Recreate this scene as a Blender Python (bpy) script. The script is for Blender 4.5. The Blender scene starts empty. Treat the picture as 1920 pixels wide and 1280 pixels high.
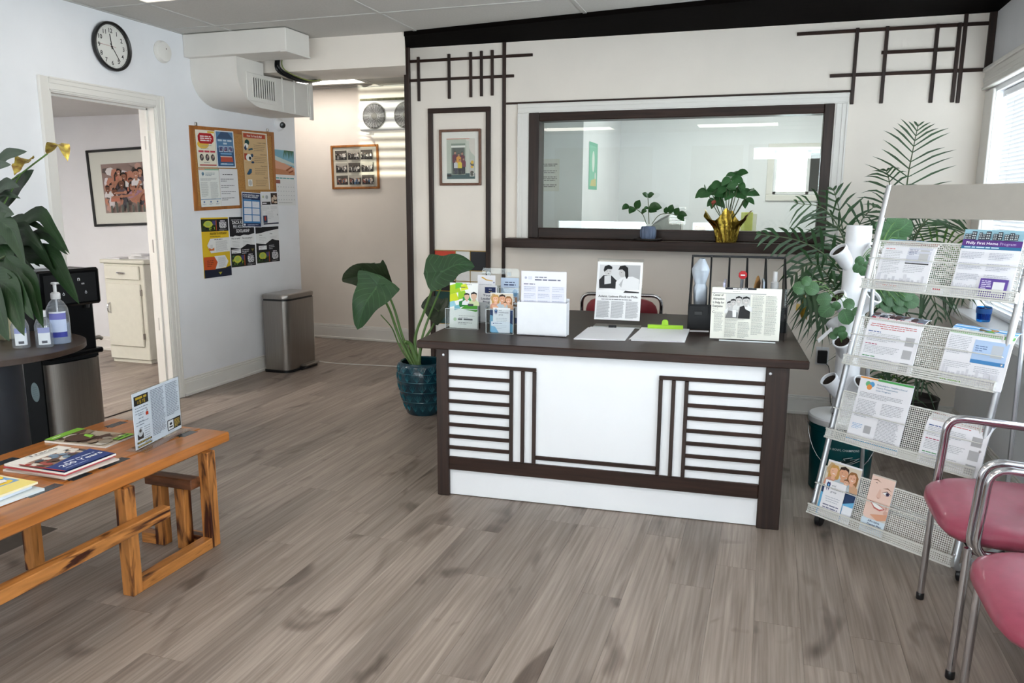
import bpy, bmesh, math, random
from math import sin, cos, pi, radians, sqrt, atan2, hypot
from mathutils import Vector, Matrix
V = Vector
SC = bpy.context.scene
COL = SC.collection
random.seed(7)

# ------------------------------------------------------------------ camera
CAM = V((0, 0, 1.41)); FPX = 1449.73
YAW, PITCH, ROLL = radians(-18.2212), radians(10.1891), radians(.34218)
_f = V((sin(YAW) * cos(PITCH), cos(YAW) * cos(PITCH), -sin(PITCH)))
_r0 = V((cos(YAW), -sin(YAW), 0)); _u0 = _r0.cross(_f)
_r = _r0 * cos(ROLL) + _u0 * sin(ROLL); _u = _u0 * cos(ROLL) - _r0 * sin(ROLL)
cd = bpy.data.cameras.new('camera'); co = bpy.data.objects.new('camera', cd); COL.objects.link(co)
cd.sensor_width = 36; cd.sensor_fit = 'HORIZONTAL'; cd.lens = FPX / 1920 * 36
cd.clip_start = .05
co.matrix_world = Matrix(((_r.x, _u.x, -_f.x, CAM.x), (_r.y, _u.y, -_f.y, CAM.y), (_r.z, _u.z, -_f.z, CAM.z), (0, 0, 0, 1)))
SC.camera = co

def at(px, py, y):
    """the point of the plane Y = y (metres) that lies along a photographed direction"""
    d = _f + _r * ((px - 960) / FPX) + _u * (-(py - 640) / FPX)
    return CAM + d * ((y - CAM.y) / d.y)

# ------------------------------------------------------------------ light
SKY = 11.6; TROFFER = 7.0; EXPOSURE = 0.22
w = bpy.data.worlds.new('sky'); SC.world = w; w.use_nodes = True
bg = w.node_tree.nodes['Background']
bg.inputs[0].default_value = (.895, .93, 1.0, 1); bg.inputs[1].default_value = SKY
SC.view_settings.view_transform = 'Standard'; SC.view_settings.look = 'None'
SC.view_settings.gamma = 1; SC.view_settings.use_curve_mapping = False
SC.view_settings.exposure = EXPOSURE

def portal(loc, rot, sx, sy):
    l = bpy.data.lights.new('window_portal', 'AREA'); l.shape = 'RECTANGLE'; l.size = sx; l.size_y = sy
    l.cycles.is_portal = True
    o = bpy.data.objects.new('window_portal', l); COL.objects.link(o); o.location = loc; o.rotation_euler = rot
    return o
portal((1.36, 2.75, 1.42), (0, pi / 2, 0), 1.3, 5.1)          # window in the right wall
portal((.2, -2.36, 1.2), (pi / 2, 0, 0), 1.1, 2.2)           # glazed street door behind the camera
portal((-2.75, -2.36, .56), (pi / 2, 0, 0), 1.7, .8)        # shop windows behind the camera, below their added shades
portal((-.9, -2.36, .56), (pi / 2, 0, 0), .75, .8)

gl_ = bpy.data.lights.new('glint_spot', 'SPOT'); gl_.energy = 11000; gl_.shadow_soft_size = .012; gl_.spot_size = radians(8); gl_.spot_blend = .15; gl_.color = (1, .95, .84)
go_ = bpy.data.objects.new('glint_spot', gl_); COL.objects.link(go_)               # added spot for reflected sun, casts the corridor stripes through the slot blind
go_.location = (-.7, -6, .85); go_.rotation_euler = (V((-1.6, -2.3, 1.215)) - V((-.7, -6, .85))).to_track_quat('-Z', 'Y').to_euler()

# ------------------------------------------------------------------ materials
def lin(c):
    return tuple(((x / 255) / 12.92 if x / 255 <= .04045 else ((x / 255 + .055) / 1.055) ** 2.4) for x in c)
_M = {}
def mat(name, c, rough=.5, metal=0, spec=.5, noise=0, nscale=(20, 20, 20), bump=0, bscale=200, coat=0, rnd=0, c2=None, trans=0, ior=1.45, emit=0, emc=None):
    if name in _M: return _M[name]
    m = bpy.data.materials.new(name); m.use_nodes = True; _M[name] = m
    nt = m.node_tree; b = nt.nodes['Principled BSDF']; L = nt.links.new
    col = lin(c) + (1,)
    b.inputs['Base Color'].default_value = col; b.inputs['Roughness'].default_value = rough
    b.inputs['Metallic'].default_value = metal; b.inputs['Specular IOR Level'].default_value = spec
    b.inputs['Coat Weight'].default_value = coat; b.inputs['IOR'].default_value = ior
    if trans: b.inputs['Transmission Weight'].default_value = trans
    if emit:
        b.inputs['Emission Strength'].default_value = emit
        b.inputs['Emission Color'].default_value = lin(emc or c) + (1,)
    m.diffuse_color = col
    if noise or bump or rnd:
        tc = nt.nodes.new('ShaderNodeTexCoord'); src = tc.outputs['Object']
        if rnd:
            oi = nt.nodes.new('ShaderNodeObjectInfo'); ad = nt.nodes.new('ShaderNodeVectorMath'); ad.operation = 'ADD'
            mu = nt.nodes.new('ShaderNodeMath'); mu.operation = 'MULTIPLY'; mu.inputs[1].default_value = 37
            L(oi.outputs['Random'], mu.inputs[0]); L(src, ad.inputs[0]); L(mu.outputs[0], ad.inputs[1]); src = ad.outputs[0]
        if noise:
            mp = nt.nodes.new('ShaderNodeMapping'); mp.inputs['Scale'].default_value = nscale; L(src, mp.inputs['Vector'])
            n = nt.nodes.new('ShaderNodeTexNoise'); n.inputs['Scale'].default_value = 1; n.inputs['Detail'].default_value = 5
            n.inputs['Distortion'].default_value = .3
            L(mp.outputs[0], n.inputs['Vector'])
            cr = nt.nodes.new('ShaderNodeValToRGB'); e = cr.color_ramp.elements
            k2 = lin(c2) if c2 else tuple(x * (1 - noise) for x in col[:3])
            k1 = col[:3] if c2 else tuple(min(1, x * (1 + noise * .6)) for x in col[:3])
            e[0].position = .32; e[1].position = .68
            e[0].color = k2 + (1,); e[1].color = k1 + (1,)
            L(n.outputs['Fac'], cr.inputs[0]); out = cr.outputs[0]
            if rnd:
                hs = nt.nodes.new('ShaderNodeHueSaturation'); mr = nt.nodes.new('ShaderNodeMapRange')
                mr.inputs['To Min'].default_value = 1 - rnd; mr.inputs['To Max'].default_value = 1 + rnd
                L(oi.outputs['Random'], mr.inputs['Value']); L(mr.outputs[0], hs.inputs['Value']); L(out, hs.inputs['Color']); out = hs.outputs[0]
            L(out, b.inputs['Base Color'])
        if bump:
            n2 = nt.nodes.new('ShaderNodeTexNoise'); n2.inputs['Scale'].default_value = bscale; L(src, n2.inputs['Vector'])
            bp = nt.nodes.new('ShaderNodeBump'); bp.inputs['Strength'].default_value = bump; bp.inputs['Distance'].default_value = .002
            L(n2.outputs['Fac'], bp.inputs['Height']); L(bp.outputs[0], b.inputs['Normal'])
    return m

def leaf_mat(name, c, c2, vein=14, rough=.38, light=.25):
    if name in _M: return _M[name]
    m = mat(name, c, rough); nt = m.node_tree; b = nt.nodes['Principled BSDF']; L = nt.links.new
    uv = nt.nodes.new('ShaderNodeUVMap'); sx = nt.nodes.new('ShaderNodeSeparateXYZ'); L(uv.outputs[0], sx.inputs[0])
    def math_(op, a, bb):
        n = nt.nodes.new('ShaderNodeMath'); n.operation = op
        for i, q in enumerate((a, bb)):
            if isinstance(q, (int, float)): n.inputs[i].default_value = q
            else: L(q, n.inputs[i])
        return n.outputs[0]
    ax = math_('ABSOLUTE', math_('SUBTRACT', sx.outputs[0], .5), 0)
    ph = math_('SUBTRACT', math_('MULTIPLY', sx.outputs[1], vein), math_('MULTIPLY', ax, vein * .55))
    fr = math_('ABSOLUTE', math_('SUBTRACT', math_('FRACT', ph, 0), .5), 0)
    side = math_('LESS_THAN', fr, .05); mid = math_('LESS_THAN', ax, .022)
    fac = math_('MULTIPLY', math_('MAXIMUM', side, mid), light)
    tc = nt.nodes.new('ShaderNodeTexCoord'); n = nt.nodes.new('ShaderNodeTexNoise'); n.inputs['Scale'].default_value = 9
    L(tc.outputs['Object'], n.inputs['Vector'])
    mx = nt.nodes.new('ShaderNodeMixRGB'); mx.inputs[1].default_value = lin(c) + (1,); mx.inputs[2].default_value = lin(c2) + (1,)
    L(n.outputs['Fac'], mx.inputs[0])
    m2 = nt.nodes.new('ShaderNodeMixRGB'); L(fac, m2.inputs[0]); L(mx.outputs[0], m2.inputs[1])
    m2.inputs[2].default_value = tuple(min(1, x * 2.2 + .03) for x in lin(c2)) + (1,)
    L(m2.outputs[0], b.inputs['Base Color'])
    return m

def glass_mat(name, tint=(255, 255, 255), refl=.06, rough=0.0, milk=0, milkc=(230, 234, 240)):
    """thin sheet: clear transmission plus a fresnel-weighted mirror reflection"""
    if name in _M: return _M[name]
    m = bpy.data.materials.new(name); m.use_nodes = True; _M[name] = m
    nt = m.node_tree; nt.nodes.clear(); L = nt.links.new
    o = nt.nodes.new('ShaderNodeOutputMaterial'); t = nt.nodes.new('ShaderNodeBsdfTransparent'); t.inputs[0].default_value = lin(tint) + (1,)
    g = nt.nodes.new('ShaderNodeBsdfGlossy'); g.inputs['Roughness'].default_value = rough
    lw = nt.nodes.new('ShaderNodeLayerWeight'); lw.inputs[0].default_value = .5
    p5 = nt.nodes.new('ShaderNodeMath'); p5.operation = 'POWER'; p5.inputs[1].default_value = 5; L(lw.outputs['Facing'], p5.inputs[0])
    ma = nt.nodes.new('ShaderNodeMath'); ma.operation = 'MULTIPLY_ADD'; ma.inputs[1].default_value = .9; ma.inputs[2].default_value = refl; L(p5.outputs[0], ma.inputs[0])
    mx = nt.nodes.new('ShaderNodeMixShader'); L(ma.outputs[0], mx.inputs[0]); L(t.outputs[0], mx.inputs[1]); L(g.outputs[0], mx.inputs[2])
    if milk:
        df = nt.nodes.new('ShaderNodeBsdfDiffuse'); df.inputs[0].default_value = lin(milkc) + (1,); m2 = nt.nodes.new('ShaderNodeMixShader'); m2.inputs[0].default_value = milk
        L(mx.outputs[0], m2.inputs[1]); L(df.outputs[0], m2.inputs[2]); mx = m2
    L(mx.outputs[0], o.inputs[0])
    return m

def ink(c):
    return mat('print_%02x%02x%02x' % tuple(int(x) for x in c), c, .55, spec=.3)

def plank_mat():
    m = bpy.data.materials.new('vinyl_plank'); m.use_nodes = True; _M['plank'] = m
    nt = m.node_tree; b = nt.nodes['Principled BSDF']; L = nt.links.new
    tc = nt.nodes.new('ShaderNodeTexCoord'); oi = nt.nodes.new('ShaderNodeObjectInfo')
    mu = nt.nodes.new('ShaderNodeMath'); mu.operation = 'MULTIPLY'; mu.inputs[1].default_value = 61; L(oi.outputs['Random'], mu.inputs[0])
    ad = nt.nodes.new('ShaderNodeVectorMath'); L(tc.outputs['Object'], ad.inputs[0]); L(mu.outputs[0], ad.inputs[1])
    def noise(scale, detail, dist=0.):
        mp = nt.nodes.new('ShaderNodeMapping'); mp.inputs['Scale'].default_value = scale; L(ad.outputs[0], mp.inputs[0])
        n = nt.nodes.new('ShaderNodeTexNoise'); n.inputs['Scale'].default_value = 1; n.inputs['Detail'].default_value = detail; n.inputs['Distortion'].default_value = dist
        L(mp.outputs[0], n.inputs['Vector']); return n.outputs['Fac']
    def ramp(f, p0, c0, p1, c1):
        r = nt.nodes.new('ShaderNodeValToRGB'); e = r.color_ramp.elements; e[0].position = p0; e[1].position = p1
        e[0].color = lin(c0) + (1,); e[1].color = lin(c1) + (1,); L(f, r.inputs[0]); return r.outputs[0]
    base = ramp(noise((16, 1.3, 3), 6, .9), .32, (140, 126, 116), .68, (166, 152, 142))
    grain = noise((95, 2.4, 5), 8, .4); g2 = ramp(grain, .34, (202, 200, 198), .64, (255, 255, 255))
    m1 = nt.nodes.new('ShaderNodeMixRGB'); m1.blend_type = 'MULTIPLY'; m1.inputs[0].default_value = .8; L(base, m1.inputs[1]); L(g2, m1.inputs[2])
    knot = ramp(noise((5, 2.2, 2), 2, 1.2), .26, (150, 140, 132), .4, (255, 255, 255))
    m2 = nt.nodes.new('ShaderNodeMixRGB'); m2.blend_type = 'MULTIPLY'; m2.inputs[0].default_value = .8; L(m1.outputs[0], m2.inputs[1]); L(knot, m2.inputs[2])
    hs = nt.nodes.new('ShaderNodeHueSaturation'); mr = nt.nodes.new('ShaderNodeMapRange'); mr.inputs['To Min'].default_value = .84; mr.inputs['To Max'].default_value = 1.12
    L(oi.outputs['Random'], mr.inputs['Value']); L(mr.outputs[0], hs.inputs['Value']); L(m2.outputs[0], hs.inputs['Color']); L(hs.outputs[0], b.inputs['Base Color'])
    b.inputs['Roughness'].default_value = .42
    bp = nt.nodes.new('ShaderNodeBump'); bp.inputs['Strength'].default_value = .12; bp.inputs['Distance'].default_value = .001; L(grain, bp.inputs['Height']); L(bp.outputs[0], b.inputs['Normal'])
    return m

WALL = mat('wall_paint_white', (235, 236, 240), .7, noise=.03, nscale=(3, 3, 3), bump=.08, bscale=300)
WALLC = mat('wall_paint_cream', (238, 229, 219), .7, noise=.03, nscale=(3, 3, 3), bump=.08, bscale=300)
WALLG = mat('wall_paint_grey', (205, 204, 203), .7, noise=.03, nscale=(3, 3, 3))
TRIMW = mat('trim_paint_gloss_white', (228, 225, 220), .4, noise=.02, nscale=(4, 4, 4))
DARK = mat('stained_dark_wood', (46, 30, 24), .46, noise=.5, nscale=(60, 60, 3), bump=.1, bscale=80, rnd=.08)
DARKX = mat('stained_dark_wood_lengthwise', (48, 30, 23), .4, spec=.35, noise=.5, nscale=(3, 60, 60), bump=.1, bscale=80, rnd=.08)
TILE = mat('ceiling_tile', (202, 199, 194), .9, noise=.05, nscale=(90, 90, 90), bump=.35, bscale=260, rnd=.03)
GRID = mat('ceiling_grid_white', (190, 188, 184), .5, noise=.02, nscale=(5, 5, 5))
CHROME = mat('chrome', (200, 200, 204), .12, 1, noise=.04, nscale=(6, 6, 6))
STEEL = mat('brushed_steel', (158, 153, 148), .28, 1, noise=.12, nscale=(300, 300, 2))
SILVER = mat('silver_painted_tube', (190, 193, 198), .32, .7, noise=.04, nscale=(9, 9, 9))
BLACKP = mat('black_plastic', (20, 21, 24), .3, noise=.1, nscale=(15, 15, 15))
WHITEP = mat('white_plastic', (234, 234, 236), .35, noise=.02, nscale=(8, 8, 8))
WHITEPAINT = mat('white_melamine', (236, 238, 242), .3, noise=.015, nscale=(4, 4, 4))
PAPER = mat('white_paper', (236, 236, 240), .6, noise=.02, nscale=(8, 8, 8))
ACRYL = glass_mat('clear_acrylic', (246, 248, 248), .018)
GLASS = glass_mat('window_glass', (250, 254, 252), .05)
GLAZE = glass_mat('picture_glazing', (254, 254, 254), .02)
CLEAR = glass_mat('clear_plastic', (244, 247, 252), .08, milk=.14)
# ------------------------------------------------------------------ mesh builder
def root_of(o):
    while o.parent: o = o.parent
    return o
def rmat(o):
    return Matrix.Translation(o.location) @ o.rotation_euler.to_matrix().to_4x4()

class MB:
    def __init__(s): s.v = []; s.f = []; s.m = []; s.sm = []; s.mats = []; s.uv = {}
    def mi(s, m):
        if m not in s.mats: s.mats.append(m)
        return s.mats.index(m)
    def add(s, vs, fs, m, smooth=False, M=None, uv=None):
        b = len(s.v); i = s.mi(m)
        for k, p in enumerate(vs):
            p = V(p); s.v.append(M @ p if M else p)
            if uv: s.uv[b + k] = uv[k]
        for f in fs: s.f.append([b + k for k in f]); s.m.append(i); s.sm.append(smooth)
        return s
    def box(s, a, b, m, bev=0, M=None):
        a = V(a); b = V(b); c = (a + b) / 2; h = V((abs(b.x - a.x), abs(b.y - a.y), abs(b.z - a.z))) / 2
        if not bev:
            vs = [c + V((h.x * i, h.y * j, h.z * k)) for i in (-1, 1) for j in (-1, 1) for k in (-1, 1)]
            return s.add(vs, [(0, 1, 3, 2), (4, 6, 7, 5), (0, 4, 5, 1), (2, 3, 7, 6), (0, 2, 6, 4), (1, 5, 7, 3)], m, M=M)
        bev = min(bev, min(h) * .95); vs = []; idx = {}
        for i in (-1, 1):
            for j in (-1, 1):
                for k in (-1, 1):
                    for ax in range(3):
                        d = [h.x - bev, h.y - bev, h.z - bev]; d[ax] = h[ax]
                        idx[i, j, k, ax] = len(vs); vs.append(c + V((d[0] * i, d[1] * j, d[2] * k)))
        fs = []
        for ax in range(3):
            o = [q for q in range(3) if q != ax]
            for sg in (-1, 1):
                loop = []
                for (p, q) in ((-1, -1), (1, -1), (1, 1), (-1, 1)):
                    t = [0, 0, 0]; t[ax] = sg; t[o[0]] = p; t[o[1]] = q; loop.append(idx[t[0], t[1], t[2], ax])
                fs.append(loop)
                for sg2 in (-1, 1):
                    if ax < o[0] or True:
                        pass
        for ax in range(3):                       # the edges along ax
            o = [q for q in range(3) if q != ax]
            for p in (-1, 1):
                for q in (-1, 1):
                    t = [0, 0, 0]; t[o[0]] = p; t[o[1]] = q; l = []
                    t[ax] = -1; l += [idx[tuple(t) + (o[0],)], idx[tuple(t) + (o[1],)]]
                    t[ax] = 1; l += [idx[tuple(t) + (o[1],)], idx[tuple(t) + (o[0],)]]
                    fs.append(l)
        for i in (-1, 1):
            for j in (-1, 1):
                for k in (-1, 1): fs.append([idx[i, j, k, 0], idx[i, j, k, 1], idx[i, j, k, 2]])
        return s.add(vs, fs, m, M=M)
    def beam(s, p, q, w, h, m, up=(0, 0, 1), bev=0):
        p = V(p); q = V(q); d = q - p; L = d.length; z = d / L; x = V(up).cross(z)
        if x.length < 1e-4: x = V((1, 0, 0)).cross(z)
        x.normalize(); y = z.cross(x); c = (p + q) / 2
        M = Matrix(((x.x, y.x, z.x, c.x), (x.y, y.y, z.y, c.y), (x.z, y.z, z.z, c.z), (0, 0, 0, 1)))
        return s.box((-w / 2, -h / 2, -L / 2), (w / 2, h / 2, L / 2), m, bev, M)
    def tube(s, pts, r, m, n=8, closed=False, smooth=True, caps=True):
        pts = [V(p) for p in pts]; N = len(pts); rr = r if isinstance(r, (list, tuple)) else [r] * N
        tg = []
        for i in range(N):
            a = pts[i - 1] if (i or closed) else pts[i]; b = pts[(i + 1) % N] if (i < N - 1 or closed) else pts[i]
            tg.append((b - a).normalized())
        x = tg[0].orthogonal().normalized(); vs = []; fs = []
        for i in range(N):
            x = (x - tg[i] * x.dot(tg[i])).normalized(); y = tg[i].cross(x)
            for k in range(n): t = 2 * pi * k / n; vs.append(pts[i] + (x * cos(t) + y * sin(t)) * rr[i])
        for i in range(N if closed else N - 1):
            j = (i + 1) % N
            for k in range(n): fs.append((i * n + k, i * n + (k + 1) % n, j * n + (k + 1) % n, j * n + k))
        s.add(vs, fs, m, smooth)
        if caps and not closed:
            s.add(vs[:n], [tuple(range(n))[::-1]], m); s.add(vs[-n:], [tuple(range(n))], m)
        return s
    def lathe(s, prof, m, n=28, c=(0, 0, 0), M=None, smooth=True, ring=None, caps=True):
        vs = []; fs = []; c = V(c)
        for i, (r, z) in enumerate(prof):
            for k in range(n):
                t = 2 * pi * k / n; q = ring(i, t) if ring else 1
                vs.append(c + V((r * q * cos(t), r * q * sin(t), z)))
        for i in range(len(prof) - 1):
            for k in range(n): fs.append((i * n + k, i * n + (k + 1) % n, (i + 1) * n + (k + 1) % n, (i + 1) * n + k))
        if caps:
            if prof[0][0] > 1e-5: fs.append(tuple(range(n))[::-1])
            if prof[-1][0] > 1e-5: fs.append(tuple(range(len(vs) - n, len(vs))))
        return s.add(vs, fs, m, smooth, M)
    def prism(s, poly, d0, d1, m, M=None):
        """2-D polygon (x, y) extruded along z from d0 to d1"""
        n = len(poly); vs = [(x, y, d0) for x, y in poly] + [(x, y, d1) for x, y in poly]
        fs = [tuple(range(n))[::-1], tuple(range(n, 2 * n))] + [(i, (i + 1) % n, n + (i + 1) % n, n + i) for i in range(n)]
        return s.add(vs, fs, m, M=M)
    def grid(s, fn, nu, nv, m, smooth=True, uv=True):
        vs = []; us = []; fs = []
        for i in range(nu + 1):
            for j in range(nv + 1): vs.append(fn(i / nu, j / nv)); us.append((i / nu, j / nv))
        for i in range(nu):
            for j in range(nv): a = i * (nv + 1) + j; fs.append((a, a + nv + 1, a + nv + 2, a + 1))
        return s.add(vs, fs, m, smooth, uv=us if uv else None)
    def sphere(s, c, r, m, n=12, sc=(1, 1, 1)):
        c = V(c)
        return s.grid(lambda u, v: c + V((r * sc[0] * sin(pi * v) * cos(2 * pi * u), r * sc[1] * sin(pi * v) * sin(2 * pi * u), r * sc[2] * cos(pi * v))), n, max(6, n // 2), m, uv=False)
    def build(s, name, parent=None, loc=None, rot=0, world=True, kind=None, label=None, cat=None, group=None, sharp=40):
        """links ONE mesh object; with world=True the vertices are in world coordinates and become local to the root thing"""
        me = bpy.data.meshes.new(name); vs = s.v
        if parent is not None and world:
            I = rmat(root_of(parent)).inverted(); vs = [I @ p for p in vs]
        elif parent is None and loc is None and vs:
            xs = [p.x for p in vs]; ys = [p.y for p in vs]; loc = V(((min(xs) + max(xs)) / 2, (min(ys) + max(ys)) / 2, min(p.z for p in vs)))
            vs = [p - loc for p in vs]
        me.from_pydata([tuple(p) for p in vs], [], s.f)
        for m in s.mats: me.materials.append(m)
        me.polygons.foreach_set('material_index', s.m); me.polygons.foreach_set('use_smooth', s.sm)
        if s.uv:
            ul = me.uv_layers.new(name='UVMap')
            for lp in me.loops: ul.data[lp.index].uv = s.uv.get(lp.vertex_index, (0, 0))
        me.update()
        if any(s.sm): me.set_sharp_from_angle(angle=radians(sharp))
        o = bpy.data.objects.new(name, me); COL.objects.link(o)
        if parent is not None: o.parent = parent
        else:
            o.location = loc or (0, 0, 0); o.rotation_euler = (0, 0, rot)
        tag(o, label, cat, group, kind)
        return o

def tag(o, label=None, cat=None, group=None, kind=None):
    if label: o['label'] = label
    if cat: o['category'] = cat
    if group: o['group'] = group
    if kind: o['kind'] = kind
    return o
def thing(name, label, cat, loc=(0, 0, 0), rotz=0, group=None):
    o = bpy.data.objects.new(name, None); COL.objects.link(o); o.empty_display_size = .1
    o.location = loc; o.rotation_euler = (0, 0, rotz)
    return tag(o, label, cat, group)
def dup(o, parent=None, name=None):
    c = o.copy(); COL.objects.link(c)
    if parent is not None: c.parent = parent
    for ch in list(o.children): dup(ch, c)
    return c
def B1(a, b, m, bev=0): return MB().box(a, b, m, bev)

def smooth_path(pts, n=6):
    """Catmull-Rom through the points"""
    P = [V(p) for p in pts]; out = []
    for i in range(len(P) - 1):
        p0 = P[i - 1] if i else P[0] * 2 - P[1]; p1 = P[i]; p2 = P[i + 1]; p3 = P[i + 2] if i + 2 < len(P) else P[-1] * 2 - P[-2]
        for k in range(n):
            t = k / n; out.append(.5 * ((2 * p1) + (p2 - p0) * t + (2 * p0 - 5 * p1 + 4 * p2 - p3) * t * t + (3 * p1 - p0 - 3 * p2 + p3) * t ** 3))
    return out + [P[-1]]
def fillet(pts, r, n=6, closed=False):
    """polyline with rounded corners"""
    P = [V(p) for p in pts]; out = []; N = len(P)
    for i in range(N):
        if not closed and i in (0, N - 1): out.append(P[i]); continue
        a = P[i - 1]; b = P[i]; c = P[(i + 1) % N]; d1 = (a - b); d2 = (c - b); k = min(r, d1.length * .45, d2.length * .45)
        s = b + d1.normalized() * k; e = b + d2.normalized() * k
        for j in range(n + 1): t = j / n; out.append(s * (1 - t) ** 2 + b * 2 * t * (1 - t) + e * t * t)
    return out

# ------------------------------------------------------------------ print: flat pages with their lettering
_T = {}
def glyphs(txt):
    if txt not in _T:
        cu = bpy.data.curves.new('t', 'FONT'); cu.body = txt; cu.resolution_u = 2; cu.size = 1; cu.offset = .014
        ob = bpy.data.objects.new('t', cu); me = ob.to_mesh()
        vs = [(p.co.x, p.co.y) for p in me.vertices]; fs = [tuple(p.vertices) for p in me.polygons]
        ob.to_mesh_clear(); bpy.data.objects.remove(ob); bpy.data.curves.remove(cu)
        _T[txt] = (vs, fs)
    return _T[txt]

class Page:
    """local x right, y up, z out of the page; every new mark lies a hair in front of the last"""
    def __init__(s, w, h, c=(236, 236, 240), t=.0006, bend=None, margin=None):
        s.w, s.h, s.bend, s.z = w, h, bend, 0.; s.mb = MB(); s.dz = .00012
        if bend:
            N = 14
            for z in (0, -t):
                s.mb.add([bend(x, h * j / N, z) for j in range(N + 1) for x in (0, w)], [((2 * j, 2 * j + 1, 2 * j + 3, 2 * j + 2)) for j in range(N)], ink(c), True)
            for x in (0, w): s.mb.add([bend(x, h * j / N, z) for j in range(N + 1) for z in (0, -t)], [(2 * j, 2 * j + 1, 2 * j + 3, 2 * j + 2) for j in range(N)], ink(c))
            for y in (0, h): s.mb.add([bend(x, y, z) for x in (0, w) for z in (0, -t)], [(0, 1, 3, 2)], ink(c))
        else: s.mb.box((0, 0, -t), (w, h, 0), ink(c))
    def _a(s, vs, fs, c):
        s.z += s.dz
        f = s.bend or (lambda x, y, z: V((x, y, z)))
        s.mb.add([f(x, y, s.z) for x, y in vs], fs, c if not isinstance(c, tuple) else ink(c)); return s
    def rect(s, x, y, w, h, c):
        n = max(1, int(h / .02)) if s.bend else 1
        return s._a([(X, y + h * j / n) for j in range(n + 1) for X in (x, x + w)], [(2 * j, 2 * j + 1, 2 * j + 3, 2 * j + 2) for j in range(n)], c)
    def poly(s, pts, c): return s._a(pts, [tuple(range(len(pts)))], c)
    def ell(s, cx, cy, rx, ry, c, n=14): return s.poly([(cx + rx * cos(2 * pi * k / n), cy + ry * sin(2 * pi * k / n)) for k in range(n)], c)
    def text(s, txt, x, y, h, c=(40, 40, 45), w=None, al='l', it=0):
        """h = cap height, w = forced width"""
        vs, fs = glyphs(txt)
        if not vs: return s
        x1 = max(p[0] for p in vs); x0 = min(p[0] for p in vs); k = h / .72; kx = (w / (x1 - x0)) if w else k
        W = (x1 - x0) * kx; ox = x - (0 if al == 'l' else W / 2 if al == 'c' else W)
        return s._a([(ox + (p[0] - x0) * kx + it * p[1] * k, y + p[1] * k) for p in vs], fs, c)
    def lines(s, x, y, w, n, dy, h=.0016, c=(168, 168, 174), seed=0, last=.6, al='l'):
        """n lines of small type too fine to read: words as little bars"""
        R = random.Random(seed * 31 + n + int(x * 1e4)); vs = []; fs = []
        for i in range(n):
            L = w * (R.uniform(.86, 1) if i < n - 1 else last); X = x + (0 if al == 'l' else (w - L) / 2); e = X + L
            while X < e - .002:
                k = min(e - X, h * R.uniform(2.5, 7)); b = len(vs); yy = y - i * dy
                vs += [(X, yy - h), (X + k, yy - h), (X + k, yy), (X, yy)]; fs.append((b, b + 1, b + 2, b + 3)); X += k + h * .8
        return s._a(vs, fs, c) if vs else s
    def blobs(s, x, y, w, h, bgc, pal, n, seed=1, r=(.08, .2)):
        """a busy printed picture: background and overlapping soft shapes"""
        R = random.Random(seed); s.rect(x, y, w, h, bgc); m = min(w, h)
        for i in range(n):
            rx = min(m * R.uniform(*r), w / 2); ry = min(m * R.uniform(*r), h / 2); cx = R.uniform(x + rx, x + w - rx); cy = R.uniform(y + ry, y + h - ry)
            k = R.randint(5, 9); a0 = R.uniform(0, 6)
            s.poly([(cx + rx * cos(a0 + 2 * pi * q / k), cy + ry * sin(a0 + 2 * pi * q / k)) for q in range(k)], pal[R.randrange(len(pal))])
        return s
    def person(s, x, y, h, skin, hair, shirt, longhair=False, face=True):
        """head-and-shoulders, x centre, y base, h height"""
        r = h * .27; cy = y + h * .7
        if longhair: s.poly([(x - r * 1.05, y + h * .2), (x + r * 1.05, y + h * .2), (x + r * 1.1, cy + r * .3), (x + r * .5, cy + r * 1.12), (x - r * .5, cy + r * 1.12), (x - r * 1.1, cy + r * .3)], hair)
        s.poly([(x - h * .42, y), (x + h * .42, y), (x + h * .38, y + h * .26), (x + h * .14, y + h * .42), (x - h * .14, y + h * .42), (x - h * .38, y + h * .26)], shirt)
        s.poly([(x - r * .35, y + h * .3), (x + r * .35, y + h * .3), (x + r * .35, y + h * .5), (x - r * .35, y + h * .5)], skin)
        s.ell(x, cy, r * .8, r, skin)
        s.poly([(x - r * .86, cy + r * .1), (x - r * .62, cy + r * .5), (x + r * .3, cy + r * .62), (x + r * .7, cy + r * .42), (x + r * .86, cy + r * .1), (x + r * .76, cy + r * .85), (x, cy + r * 1.15), (x - r * .76, cy + r * .85)], hair)
        if face and h > .042:
            for d in (-1, 1): s.ell(x + d * r * .3, cy + r * .02, r * .1, r * .07, (50, 38, 34), 6)
            s.poly([(x - r * .3, cy - r * .38), (x + r * .3, cy - r * .38), (x + r * .18, cy - r * .52), (x - r * .18, cy - r * .52)], (240, 224, 218))
        return s
    def standing(s, x, y, h, skin, hair, top, legs):
        """small full-length figure in a printed photograph"""
        s.poly([(x - h * .1, y), (x - h * .02, y), (x, y + h * .4), (x + h * .02, y), (x + h * .1, y), (x + h * .11, y + h * .5), (x - h * .11, y + h * .5)], legs)
        s.poly([(x - h * .15, y + h * .42), (x + h * .15, y + h * .42), (x + h * .15, y + h * .76), (x + h * .06, y + h * .82), (x - h * .06, y + h * .82), (x - h * .15, y + h * .76)], top)
        s.ell(x, y + h * .9, h * .062, h * .08, skin, 10); return s.poly([(x - h * .066, y + h * .9), (x - h * .03, y + h * .945), (x + h * .04, y + h * .95), (x + h * .066, y + h * .9), (x + h * .055, y + h * .97), (x, y + h * .995), (x - h * .055, y + h * .97)], hair)
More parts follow.
